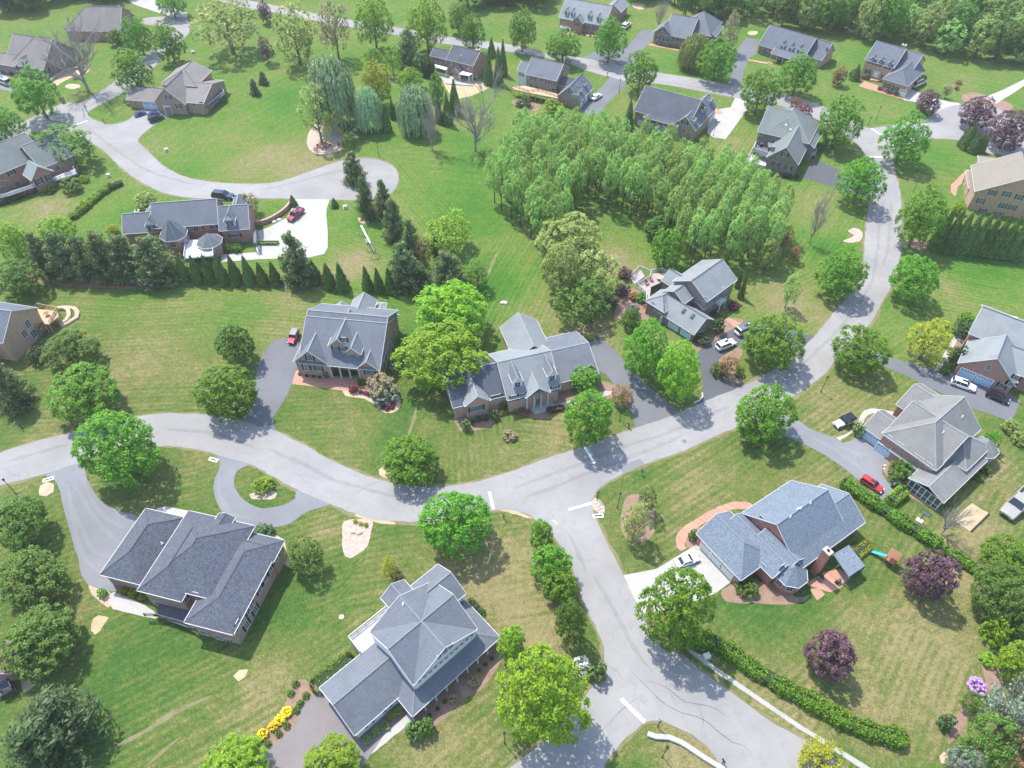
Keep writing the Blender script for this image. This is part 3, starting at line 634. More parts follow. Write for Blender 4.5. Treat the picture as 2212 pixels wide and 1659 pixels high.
# ------------------------------------------------------------------ trees and shrubs, box = crown outline in reference pixels
STREET = 'leafy maples along the roads and drives'
def maple(box, label, mat='maple', form='broad', group=STREET, **k): return plant('maple_tree', 'tree', form, mat, box, label, group, **k)
for b, m, l in [
 ((160,874,338,1050),'maple','largest maple at the left, overhanging the road above the swept driveway'),
 ((418,778,556,905),'maple','bright maple between the empty lawn and the curved driveway of the red car'),
 ((103,786,250,904),'maple','maple just above left of the largest road maple'),
 ((91,705,207,800),'green','dark oval tree beside the tan brick gable at the left edge'),
 ((462,693,550,787),'green','smaller dark tree alone on the lawn left of the red car driveway'),
 ((820,932,950,1047),'maple','bright maple on the kerb lawn beside a small round mulch ring'),
 ((908,1048,1062,1200),'maple','round maple just left of the central junction'),
 ((1214,836,1330,962),'maple','maple shading the stop line in front of the long ranch house'),
 ((1590,823,1724,955),'maple','maple on the outer bend of the road above the drive with the red car'),
 ((1606,670,1740,795),'maple','maple beside the dark looped driveway with two white cars'),
 ((1801,697,1921,805),'maple','maple at the mouth of the dark driveway at the right'),
 ((1769,530,1874,640),'maple','maple on the inside of the right hand road bend'),
 ((1924,547,2029,650),'maple','maple on the lawn across the road bend below the tall evergreen row'),
 ((1814,338,1911,440),'maple','maple beside the dark driveway of the slate roofed house'),
 ((1945,400,2045,532),'maple','maple at the left end of the tall evergreen row'),
 ((1909,242,2010,350),'maple','maple on the corner between the two upper right stop lines and the cypresses'),
 ((1765,205,1870,312),'maple','maple left of the upper right stop line'),
 ((1685,115,1766,200),'maple','maple in front of the long house with three dormers'),
 ((1600,148,1688,240),'maple','maple beside the white concrete driveway mouth'),
 ((1507,82,1593,168),'maple','maple in front of the low hip roofed house with the weeping tree'),
 ((1346,110,1422,192),'maple','maple above the dark roofed house with the screened porch'),
 ((1281,38,1355,127),'maple','maple at the mouth of the driveway between the two upper houses'),
 ((1178,64,1256,132),'maple','maple on the lawn in front of the white dormered house'),
 ((1096,21,1161,102),'maple','maple left of the white dormered house by the road'),
 ((993,30,1048,106),'maple','smaller maple beyond the road right of the tall lime green pair'),
 ((965,3,1018,66),'maple','maple behind the road near the top edge right of the lime green pair'),
 ((25,146,122,250),'maple','dense round maple at the left corner of the upper left junction'),
 ((-30,232,48,302),'maple','maple cut off by the left edge above the brick house'),
 ((239,104,327,196),'maple','maple on the road verge left of the taupe roofed house'),
 ((325,46,398,130),'maple','maple on the far side of the road above the taupe roofed house'),
 ((262,35,327,112),'maple','maple beside the porch with white dormers at the upper left'),
 ((336,-20,402,32),'maple','maple at the top edge beside the white drive'),
 ((230,62,268,94),'maple','small tree at the corner of the taupe hip roofed house'),
 ((-20,1065,103,1182),'green','upper of three large dark trees down the left edge'),
 ((-12,1186,138,1302),'green','middle of three large trees down the left edge'),
 ((0,1308,167,1452),'green','lowest and largest of three trees down the left edge'),
 ((1140,1120,1199,1192),'maple','uppermost of the four small trees in a column beside the side road'),
 ((1145,1172,1233,1263),'maple','second of the four small trees in a column beside the side road'),
 ((1173,1228,1248,1306),'maple','third of the four small trees in a column beside the side road'),
 ((1196,1291,1272,1390),'green','lowest of the four small trees in a column beside the side road'),
 ((1384,1222,1543,1402),'maple','big maple standing over the white concrete drive of the blue roofed house'),
 ((1342,661,1386,710),'green','small dark tree at the upper end of the row by the three car garage'),
 ((1342,688,1452,815),'maple','middle tree of the row left of the three car garage'),
 ((1403,488,1481,580),'maple','bright oval tree behind the deck of the three car garage house'),
 ((1391,460,1457,515),'green','dark tree at the foot of the grove behind the bright oval tree'),
 ((1226,786,1300,842),'maple','small tree in front of the garage end of the long ranch house')]:
    maple(b, l, m, form='oval' if m == 'green' else 'broad')
for b, m, l in [
 ((888,609,1060,730),'lime','upper of the two huge lime green trees left of the long ranch house'),
 ((860,682,1050,850),'lime','lower of the two huge lime green trees left of the long ranch house'),
 ((1072,1392,1276,1610),'lime','big yellow green tree over the lower junction at the bottom'),
 ((1072,1349,1137,1421),'lime','small yellow green tree at the right corner of the white house'),
 ((1418,730,1517,866),'lime','yellow green tree at the lower end of the row by the three car garage'),
 ((435,1612,582,1700),'lime','yellow green tree cut off by the bottom edge left of the pink drive'),
 ((650,1606,780,1700),'lime','yellow green tree cut off by the bottom edge in the pink drive'),
 ((764,-15,847,96),'lime','left one of the two tall lime green trees at the top'),
 ((874,-15,968,102),'lime','right one of the two tall lime green trees at the top'),
 ((85,462,162,530),'lime','lime green tree behind the row of pines at the left'),
 ((-12,475,62,562),'lime','lime green tree at the left edge above the pines'),
 ((-14,556,88,642),'green','wide green tree at the left edge below the pines'),
 ((778,134,847,222),'gold','tall yellow tree among the willows'),
 ((858,145,912,190),'lime','low bright tree behind the right hand willow'),
 ((1211,378,1262,450),'lime','bright yellow green tree standing out of the pale grove'),
 ((925,150,960,240),'maple','tall narrow green tree right of the willows')]:
    maple(b, l, m, group='lime green and yellow trees')
LOOSE = 'thinly leaved spring trees'
for b, f, m, l in [
 ((575,0,690,128),'loose','olive','pale yellow oak, left of the pair at the top'),
 ((678,-22,757,112),'loose','tan','tan leaved oak with a long bare trunk, right of the pair at the top'),
 ((412,-16,556,106),'loose','olive','broad pale oak with a dark leaning trunk near the upper left road'),
 ((640,180,722,300),'loose','olive','thin tree beside the fire pit circle'),
 ((778,98,826,158),'loose','lime','thin bright tree behind the willows, left of the blue spruce'),
 ((822,96,870,158),'loose','lime','thin bright tree behind the willows, touching the blue spruce'),
 ((735,282,774,318),'loose','green','small thin tree right of the fire pit circle'),
 ((910,452,1022,545),'loose','lime','airy yellow green tree right of the dark pines'),
 ((898,500,932,578),'loose','rust','copper coloured tree between the pines'),
 ((803,400,832,482),'loose','tan','brown thin tree between the pines by the cul-de-sac'),
 ((510,412,562,462),'loose','tan','pale tan shrubby tree by the dark car on the cul-de-sac'),
 ((1160,455,1304,570),'broad','olive','upper half of the big pale olive tree clump below the grove'),
 ((1165,515,1260,640),'broad','olive','left lobe of the big pale olive tree clump'),
 ((1240,530,1348,645),'loose','olive','right lobe of the big pale olive tree clump'),
 ((1190,600,1330,690),'loose','green','dark shady foot of the big pale olive clump'),
 ((1642,510,1686,582),'broad','olive','olive tree at the lower right corner of the grove'),
 ((1684,485,1718,540),'loose','rust','brown red small tree right of the grove'),
 ((1704,528,1734,566),'loose','rust','pinkish small tree beneath the brown red one right of the grove'),
 ((1690,585,1731,664),'loose','grove','small thin tree on the dry lawn inside the road bend'),
 ((1468,72,1535,140),'willow','olive','weeping olive tree in front of the low hip roofed house'),
 ((1561,22,1602,104),'loose','tan','pale tree right of the low hip roofed house'),
 ((1798,145,1830,182),'ball','rust','golden small round tree left of the colonial house with the white door'),
 ((2038,180,2058,210),'loose','green','thin young tree right of the short concrete drive'),
 ((78,266,205,350),'loose','green','spreading light tree over the verge beside the left brick house'),
 ((1140,1120,1141,1121),'ball','green',None),
 ((822,1192,862,1260),'loose','gold','small thin yellow tree below the rock bed'),
 ((610,1150,705,1245),'loose','green','brown green shrubby tree right of the hip roofed house'),
 ((1290,1000,1291,1001),'ball','green',None),
 ((785,800,860,865),'loose','tan','pale thin shrub tree in the curved mulch bed'),
 ((1320,825,1372,880),'loose','rust','copper thin tree by the ranch house path'),
 ((1552,760,1598,815),'loose','rust','dark red thin tree on the planted driveway island'),
 ((1715,1600,1835,1700),'loose','gold','yellow tree cut off by the bottom edge beside the pavement'),
 ((1340,1075,1412,1170),'loose','olive','brown green thin shrub in the oval bed near the lamp'),
 ((1375,1045,1424,1110),'loose','green','upper thin dark shrub in the oval bed near the lamp'),
 ((1959,682,2062,785),'loose','gold','yellow dome shaped thin tree by the white stone walk')]:
    if l: plant('willow_tree' if f == 'willow' else 'tree', 'tree', f, m, b, l, LOOSE)
for b, l in [((663,118,765,262),'largest pale willow at the left of the willow group'), ((763,184,822,274),'small pale willow in the middle of the willow group'), ((854,180,932,278),'pale round willow at the right of the willow group')]:
    plant('willow_tree', 'tree', 'willow', 'willow', b, l, 'pale willows in the upper meadow')
for b, l in [((1743,1357,1846,1470),'purple bushy shrub alone on the dry lawn'), ((1963,1178,2066,1300),'dark purple round tree at the lower end of the hedge'),
 ((1980,192,2034,245),'round plum tree beside the short concrete drive'), ((2076,206,2152,276),'middle plum tree at the right hand turning circle'), ((2134,237,2228,320),'largest plum tree at the right edge'),
 ((555,3,588,47),'dark plum tree near the top edge left of the pale oaks'), ((553,74,592,132),'dull purple thin tree below the plum tree at the top')]:
    plant('plum_tree', 'tree', 'broad' if 'thin' not in l else 'loose', 'plum', b, l, 'dark purple leaved trees', stem=.05)
plant('cherry_tree', 'tree', 'broad', 'magenta', (1714,222,1756,268), 'magenta leaved tree behind the slate roofed house')
plant('cherry_tree', 'tree', 'loose', 'rust', (1704,207,1734,238), 'pinkish thin tree behind the magenta one')
for b, l in [((973,212,1075,318),'large bare grey tree right of the dark evergreens'), ((900,230,958,316),'small bare tree with fresh buds below the evergreens'),
 ((90,60,225,185),'huge bare grey tree with a tall trunk in front of the left taupe house'), ((1746,432,1786,524),'dead dark bare tree on the lawn inside the road bend'),
 ((2030,1085,2088,1162),'small bare tree beside the sandy patch at the right'), ((1413,5,1442,58),'thin bare tree left of the low hip roofed house at the top')]:
    plant('bare_tree', 'tree', 'bare', 'green', b, l, 'leafless trees', trunk='grey', stem=.12)
PINES = 'blue green pines and spruces'
for b, l in [((60,500,112,592),'leftmost pine of the dark row'), ((98,498,168,598),'second pine from the left in the dark row'), ((148,508,205,602),'third pine from the left in the dark row'),
 ((182,497,256,603),'fourth and tallest pine in the dark row'), ((232,505,302,603),'fifth pine in the dark row'), ((284,506,376,610),'rightmost pine of the dark row, next to the small cones'),
 ((600,500,670,610),'blue spruce standing among the small cones in front of the concrete drive'), ((740,328,786,394),'thin pine in the planted circle of the cul-de-sac'),
 ((766,378,805,472),'pine just below the cul-de-sac circle'), ((808,388,845,468),'dark pine right below the end of the cul-de-sac'), ((825,430,872,517),'pine on the lawn edge below the cul-de-sac'),
 ((866,474,907,555),'dark pine left of the copper tree'), ((838,522,907,622),'blue pine at the right end of the small cones'), ((880,563,928,618),'low grey pine right of the small cones'),
 ((925,538,1002,622),'dark pine above the huge lime green tree'), ((928,505,952,548),'dark small pine in the airy yellow green tree'), ((855,67,906,142),'blue spruce behind the willows'),
 ((5,1490,205,1680),'very dark big pine in the bottom left corner'), ((-25,775,46,882),'dark pine cut off by the left edge'), ((558,155,576,180),'tiny spruce alone on the meadow, upper of two'),
 ((538,171,558,202),'tiny dark spruce alone on the meadow, lower of two')]:
    plant('pine_tree', 'tree', 'pine', 'dark' if 'very dark' in l else 'pine', b, l, PINES, amin=.9, amax=2.4, stem=.06)
plant('evergreen_tree', 'tree', 'loose', 'green', (1000,560,1062,625), 'low dark spreading tree above right of the huge lime green tree')
CON = 'row of small cone shaped evergreens'
for i, (x0, y0, x1, y1) in enumerate([(375,548,408,608),(403,549,437,611),(430,546,463,611),(455,548,491,613),(486,549,519,613),(516,549,549,613),(546,564,579,616),(575,563,606,616),
   (690,566,724,623),(718,565,752,628),(777,573,805,628),(802,578,830,631),(827,577,853,632),(660,560,695,612)]):
    plant('cone_evergreen', 'tree', 'cone', 'cedar', (x0, y0, x1, y1), ORD[min(i if i < 8 else (8 if i == 13 else i + 1), 13)] + ' from the left in the row of small cone evergreens', CON, amin=1.2, amax=4, stem=0)
for b, l in [((1043,112,1067,180),'front cypress right of the brick colonial, leftmost'), ((1064,104,1089,180),'tallest cypress right of the brick colonial'), ((1076,87,1097,160),'cypress furthest right of the brick colonial'), ((1052,83,1071,120),'cypress behind the others right of the brick colonial'),
 ((953,200,977,268),'dark cypress between the right willow and the bare tree'), ((967,172,995,244),'tall dark cypress left of the large bare tree'), ((937,208,956,264),'dark cypress touching the right willow'), ((822,228,844,282),'dark cypress between the two smaller willows'), ((839,212,854,256),'thin cypress between the willows'),
 ((1348,213,1373,276),'cypress at the left wall of the dark roofed house'), ((1840,138,1863,172),'blunt cone evergreen beside the colonial house with the white door'), ((622,420,641,445),'small cone evergreen at the end of the curved brick wall'), ((712,427,731,448),'small cone evergreen at the corner of the concrete drive'),
 ((1592,578,1606,622),'narrow cypress behind the three car garage house'),((1600,585,1616,645),'dark bush cypress at the corner of the three car garage house')]:
    plant('cypress_tree', 'tree', 'cone', 'cedar', b, l, 'dark cypresses', amin=1.2, amax=5, stem=0)
for i in range(5): plant('columnar_evergreen', 'shrub', 'column', 'dark', (908 + i * 6, 127 + i * 1.2, 916 + i * 6, 165 + i * 1.2), ORD[i] + ' from the left of five narrow evergreens left of the brick colonial', 'narrow evergreens by the brick colonial', amin=1.5, amax=6, stem=0)
for i, (x0, y0, x1, y1) in enumerate([(2077,273,2096,316),(2085,268,2106,322),(2092,286,2116,326),(2099,290,2121,330),(2114,289,2127,328),(2121,294,2135,328)]):
    plant('columnar_evergreen', 'shrub', 'column', 'cedar', (x0, y0, x1, y1), ORD[i] + ' from the left of six narrow cypresses clumped by the turning circle', 'tight clump of narrow cypresses', amin=1.5, amax=5, stem=0)
for i in range(10):
    x = 2040 + i * 20; plant('evergreen_tree', 'tree', 'cone', 'cedar', (x - 16, 444 + i * 1.5, x + 18, 545 + i * 3.2), ORD[i] + ' from the left in the dense tall evergreen row by the tan house', 'dense row of tall evergreens', amin=1.6, amax=3.2, stem=0)

# grove of pale tall trees, individually placed inside its outline on the ground
def inside(P, poly):
    c = False; n = len(poly)
    for i in range(n):
        a, b = poly[i], poly[i - 1]
        if (a.y > P.y) != (b.y > P.y) and P.x < (b.x - a.x) * (P.y - a.y) / (b.y - a.y) + a.x: c = not c
    return c
def scatter(poly, step, jit, seed):
    poly = [W(*p) for p in poly]; r = random.Random(seed); out = []
    x0 = min(p.x for p in poly); x1 = max(p.x for p in poly); y0 = min(p.y for p in poly); y1 = max(p.y for p in poly)
    y = y0; k = 0
    while y < y1:
        x = x0 + (k % 2) * step / 2
        while x < x1:
            P = Vector((x + r.uniform(-jit, jit), y + r.uniform(-jit, jit), 0))
            if inside(P, poly): out.append(P)
            x += step
        y += step * .87; k += 1
    return out
def tall(P, r, half, zc, mat, name, label, group, form='grove', trunk='dark', shrink=1.0):
    v = trng.randint(0, 2); e = empty(name, P, trng.uniform(0, 6.28)); tag(e, label, 'tree', group)
    t = bpy.data.objects.new('trunk', trunk_of(trunk, v)); link(t, e); t.scale = (r * shrink, r * shrink, zc + half * .5)
    c = bpy.data.objects.new('crown', crown_of(form, mat, 'm' if form == 'grove' else 'm', v)); link(c, e); c.location.z = zc; c.scale = (r, r, half)
GR = v_(1095,372, 1150,322, 1250,322, 1330,348, 1400,374, 1480,392, 1560,420, 1640,468, 1692,532, 1672,578, 1600,596, 1530,596, 1478,568, 1440,526, 1400,488, 1330,468, 1270,448, 1240,440, 1238,490, 1205,550, 1150,550, 1090,495, 1066,440)
for P in scatter(GR, 4.8, .9, 11):
    tall(P, trng.uniform(2.2, 3.1), trng.uniform(5.0, 6.6), trng.uniform(9.6, 11.8), 'grove', 'grove_tree', 'tall pale green tree with a bare lower trunk, in the dense grove', 'dense grove of tall pale trees')
FO = v_(1445,35, 1560,48, 1680,62, 1790,78, 1880,96, 1960,108, 2050,122, 2120,140, 2230,165, 2230,60, 2100,-40, 1700,-90, 1430,-60)
for i, P in enumerate(scatter(FO, 9.0, 2.8, 5)):
    m = trng.choice(['grove', 'green', 'maple', 'olive', 'grove', 'green'])
    hf_ = trng.uniform(5.5, 9); tall(P, trng.uniform(4.4, 6.6), hf_, hf_ + trng.uniform(.8, 2.5), m, 'forest_tree', {'grove': 'pale green', 'green': 'dark green', 'maple': 'bright green', 'olive': 'yellowish olive'}[m] + ' tree in the woods along the upper right edge', m + ' trees of the upper right woods', form='broad' if m != 'grove' else 'grove')
FO2 = v_(1000,18, 1160,30, 1400,12, 1440,-60, 1000,-60)
for P in scatter(FO2, 9.5, 2.5, 8):
    if abs(P.x - W(1280, 20).x) < 18: continue
    tall(P, trng.uniform(5, 7), trng.uniform(6, 8), trng.uniform(7, 9), 'green', 'forest_tree', 'dark green tree in the woods beyond the road at the top centre', 'dark woods at the top centre', form='broad')
FO3 = v_(-60,25, 60,48, 75,20, 130,14, 250,8, 300,-15, 430,-30, 430,-80, -60,-70)
for P in scatter(FO3, 10, 3, 9):
    tall(P, trng.uniform(5, 7), trng.uniform(5, 8), trng.uniform(7, 10), trng.choice(['green', 'dark']), 'forest_tree', 'dark tree in the woods at the upper left corner', 'dark woods at the upper left corner', form='broad')
FO4 = v_(440,-20, 800,-30, 990,-20, 1000,-90, 440,-90)
for P in scatter(FO4, 14, 3, 10):
    tall(P, trng.uniform(5, 7), trng.uniform(5, 8), trng.uniform(7, 10), 'green', 'forest_tree', 'dark green tree at the very top edge beyond the road', 'trees beyond the road at the top edge', form='broad')
# rough planting in the lower right corner
for b, f, m, l in [((2105,1210,2240,1345),'broad','green','large green tree in the right hand thicket'), ((2125,1165,2240,1240),'broad','maple','bright green tree at the top of the right hand thicket'), ((2160,1300,2240,1380),'broad','green','dark green tree below the large one in the right hand thicket'),
 ((2127,1328,2180,1398),'ball','lime','yellow green round shrub at the edge of the right hand thicket'), ((2160,1380,2240,1470),'broad','lime','yellow tree in the right hand thicket'), ((2118,1408,2152,1440),'ball','lime','small yellow green shrub on the mulch at the right'),
 ((2093,1466,2131,1498),'ball','mauve','mauve flowering rhododendron at the right'), ((2075,1488,2130,1545),'loose','green','low green shrub under the rhododendron'), ((2120,1475,2260,1640),'sparse','silver','silvery dead branched tree in the lower right corner'),
 ((2080,1530,2200,1680),'loose','green','green thicket tree below the silvery branches'), ((2055,1600,2120,1680),'broad','silver','pale blossoming shrub at the bottom right'), ((2150,1560,2250,1690),'loose','rust','rusty thin shrub in the bottom right corner'),
 ((2030,1540,2062,1580),'ball','dark','small dark shrub on the bare soil at the bottom right')]:
    plant('tree' if f != 'ball' else 'shrub', 'tree' if f != 'ball' else 'shrub', f, m, b, l, 'thicket in the lower right corner')
# single shrubs
SH = 'clipped and loose garden shrubs'
def shrub(b, m, l, form='ball', name='shrub', group=SH, cat='shrub', **k): return plant(name, cat, form, m, b, l, group, **dict(dict(amin=.55, amax=1.6, stem=0), **k))
for b, m, l in [((1222,1433-75,1223,1434-75),'green',None), ((1270,1425,1312,1478),'cedar','square dark shrub at the road corner beside the white blossom'), ((1235,1418,1274,1460),'white','white blossoming shrub beside the big yellow green tree'),
 ((545,1130,592,1170),'dark','dark round shrub at the upper corner of the hip roofed house'), ((545,1036,590,1062),'lime','yellow green shrub in the oval lawn bed'), ((2056,434,2088,462),'lime','bright round shrub at the tan house'),
 ((2070,674,2106,700),'maple','bright shrub above the dark one at the right hand house'), ((2060,690,2104,730),'dark','dark wide shrub at the right hand house corner'), ((2055,745,2090,795),'dark','dark shrub beside the white stone walk'),
 ((1535,780,1572,815),'green','green mounded shrub on the planted island'), ((1585,790,1608,815),'maple','small bright shrub on the planted island'), ((1540,682,1567,728),'dark','round dark tree by the garage end of the three car garage house'),
 ((1574,650,1596,672),'magenta','round red shrub on the lawn by the front door'), ((1540,670,1558,684),'rust','low red shrub by the brick path'), ((1500,720,1535,748),'dark','dark low shrub at the garage corner'),
 ((1921,992,1974,1042),'green','large green shrub beside the turning area of the grey roofed house'), ((1843,905,1870,950),'cedar','tall oval shrub by the blue garage doors'), ((1300,1000,1301,1001),'green',None),
 ((1995,1053,2024,1085),'cedar',None), ((2117,1004,2140,1026),'green','larger of two round shrubs behind the grey roofed house'), ((2105,1021,2124,1040),'maple','smaller of two round shrubs behind the grey roofed house'),
 ((2117,925,2160,985),'maple','bright shrub hugging the bay of the grey roofed house'), ((2168,905,2200,940),'olive','upper of two thin shrubs on the dry lawn at the right'), ((2188,930,2225,965),'olive','lower of two thin shrubs on the dry lawn at the right'),
 ((1588,1245,1640,1288),'green','green shrub in the bed left of the octagonal bay'), ((1486,1142,1508,1168),'green','round clipped shrub at the curved brick path'), ((1455,0,1456,1),'green',None),
 ((996,905,1017,932),'cedar','pointed dark shrub at the left corner of the ranch house'), ((1058,883,1078,908),'cedar','dark pointed shrub in front of the ranch house bay'), ((1077,863,1100,888),'green','round green shrub at the ranch house wall'),
 ((1085,928,1117,952),'tan','small dull shrub on the front lawn of the ranch house'), ((1220,840,1221,841),'green',None), ((697,792,714,818),'dark','dark oval shrub at the left of the shaded porch'),
 ((772,815,795,832),'maple','small bright shrub at the right of the shaded porch'), ((753,829,773,850),'magenta','dark red round shrub at the start of the curved bed'), ((800,835,860,862),'silver','grey green shrubs in the curved bed'),
 ((145,640,146,641),'green',None), ((70,680,95,740),'tan','brown climbing shrub on the tan brick wall'), ((60,745,100,785),'dark','low dark shrub at the tan brick wall'),
 ((480,525,502,545),'green','left one of two shrubs on the brick terrace wall'), ((500,526,522,546),'green','right one of two shrubs on the brick terrace wall'), ((290,415,335,450),'olive','pale shrub behind the terraced house'),
 ((228,485,256,510),'gold','yellow shrub behind the pines'), ((875,1557,915,1600),'cedar','large dark shrub at the lower corner of the white house'), ((905,1552,938,1588),'green','smaller shrub beside it at the lower corner of the white house'),
 ((172,378,192,395),'lime','lime shrub at the right side of the left brick house'), ((128,385,175,415),'green','dark green bush in front of the left brick house'), ((95,400,118,418),'maple','bright small shrub below the left brick house deck'),
 ((2010,1050,2011,1051),'green',None), ((209,1270,230,1292),'maple','green shrub at the swept drive end'), ((840,1215,870,1262),'tan','brown prickly shrub below the thin yellow tree'),
 ((2160,800,2161,801),'green',None), ((1490,415,1491,416),'green',None), ((1480,285,1494,305),'lime','left one of two round shrubs under the screened porch'), ((1510,293,1532,312),'lime','right one of two round shrubs under the screened porch'),
 ((1553,700,1554,701),'green',None), ((1113,216,1130,232),'dark','cone shrub under the tan deck'), ((1124,204,1148,232),'cedar','larger cone shrub under the tan deck'), ((1170,215,1218,250),'lime','lime shrub rising beside the tan deck house'),
 ((1835,150,1850,168),'dark','dark small shrub left of the white door'), ((1866,160,1880,172),'green','green small shrub left of the white door'), ((2065,172,2078,182),'rust','upper of two tiny rusty shrubs on the far lawn'), ((2061,184,2073,194),'rust','lower of two tiny rusty shrubs on the far lawn'),
 ((1338,640,1339,641),'green',None), ((1375,630,1400,655),'maple','bright shrub in the rough bed below the white deck'), ((1355,655,1380,680),'silver','grey shrub in the rough bed below the white deck'), ((1358,640-12,1380,650),'rust','rust shrub in the rough bed left of the white deck'),
 ((1335,575,1365,605),'plum','purple twiggy shrub left of the white deck'), ((1330,610,1362,640),'plum','purple twiggy shrub below left of the white deck'), ((1295,625,1335,665),'plum','plum shrub at the foot of the olive clump')]:
    if l: shrub(b, m, l)
for k, (a, b_) in enumerate([((356,40),(356,54)), ((384,46),(0,0)), ((411,53),(0,0))]): pass
def ballrow(pts, rpx, mat, label, group, name='shrub'):
    for i, (x, y) in enumerate(pts): shrub((x - rpx, y - rpx * .9, x + rpx, y + rpx * .9), mat, nth(label, pts, i), name=name, group=group, a=.8)
ballrow(q('03', 1065,128, 1147,147, 1232,172), 10, 'gold', 'one of three round yellow shrubs beside the white ramp', 'yellow shrubs beside the ramp')
ballrow([(843.5 - 0, 1538.0)] * 0 + q('13', 262,1170, 210,1237, 147,1293, 57,1365, 5,1415, -30,1445) , 11.5, 'yellow', 'one of the bright yellow shrubs edging the pink drive', 'bright yellow shrubs edging the drive')
ballrow(q('21', 680,1262, 735,1248, 620,1275, 580,1282), 6, 'olive', 'one of the low shrubs at the top of the ranch house drive', 'low shrubs behind the drive')
ballrow(q('12', 857,1185, 903,1203, 950,1215), 5.5, 'gold', 'one of three golden balls along the rock bed', 'golden balls on the rock bed')
ballrow(q('12', 905,65, 945,75, 975,88, 1015,105, 1065,155, 1097,197, 1135,212, 1175,197, 1190,165), 6, 'magenta', 'one of the small dark red balls in the curved bed', 'dark red balls in the curved bed')
ballrow(q('12', 1870,325, 1925,300, 1985,293), 7, 'dark', 'one of three dark round shrubs under the ranch house bay window', 'dark balls under the bay window')
ballrow(q('12', 2127,235, 2160,235, 2112,258), 3.6, 'yellow', 'one of the tiny yellow plants by the ranch house wall', 'tiny yellow plants')
ballrow(q('22', 20,205, 80,225, 130,240), 7, 'rust', 'one of the clipped brown shrubs before the columned porch', 'brown red shrubs before the columned porch')
ballrow(q('30', 15,1495, 55,1505, 92,1510, 135,1515, 185,1520, 252,1525), 6.5, 'dark', 'one of six dark round shrubs below the slate roofed house', 'round shrubs under the slate roofed gable')
ballrow(q('30', 970,760, 1045,790, 1112,808, 820,660, 855,668), 6, 'rust', 'one of the rusty round shrubs before the colonial house', 'rusty round shrubs before the colonial house')
ballrow(q('13', 2035,712, 1982,765, 1925,812, 1630,1085, 1570,1145, 1500,1205), 5, 'dark', 'one of the dark balls in the white house bed', 'dark balls in the shaded bed')
ballrow(q('13', 1875,905, 1705,1050), 13, 'tan', 'one of two brown grassy tufts in the white house bed', 'brown tufts in the shaded bed')
ballrow(q('13', 1230,1160, 1170,1205, 1120,1290, 1040,1340, 960,1410), 10, 'olive', 'one of the mixed shrubs by the white house walk', 'mixed shrubs by the concrete walk')
ballrow(q('13', 1860,220, 1905,265, 1950,310), 9, 'dark', 'one of the dark shrubs behind the white house', 'dark shrubs behind the white house')
ballrow(q('13', 100,1445, 195,1360, 265,1290, 345,1160, 380,1100, 430,1030, 300,1010, 340,930), 8, 'green', 'one of the loose green shrubs along the pink drive', 'loose shrubs along the pink drive')
ballrow(q('21', 1370+1536-1536,0)[:0], 5, 'dark', '', '')
ballrow(q('20', 1370,385, 1425,395, 1275,378), 4.5, 'olive', 'one of the small shrubs before the low hip roofed house', 'small shrubs before the low house')
ballrow(q('31', 1735,1180-0, 1640,1370, 1610,1440, 1560,1500, 1530,1540), 11, 'green', 'one of the loose shrubs along the white stone walk', 'shrubs along the white stone walk')
ballrow(q('20', 575,295, 625,300, 677,308), 2.6, 'dark', 'one of the tiny shrubs under the dormered house', 'tiny shrubs under the dormered house')
ballrow(q('11', 440,1585, 495,1590, 548,1595, 375,1570), 4.2, 'dark', 'one of the small dark shrubs under the gabled house', 'small shrubs under the gabled house')
ballrow(q('00', 30,615, 95,635, 690,660, 650,675, 720,620), 4, 'rust', 'one of the low plants round the left taupe house', 'low plants round the left taupe house')
ballrow(q('22', 1140,50, 1180,70), 1, 'dark', 'x', 'y') if 0 else None

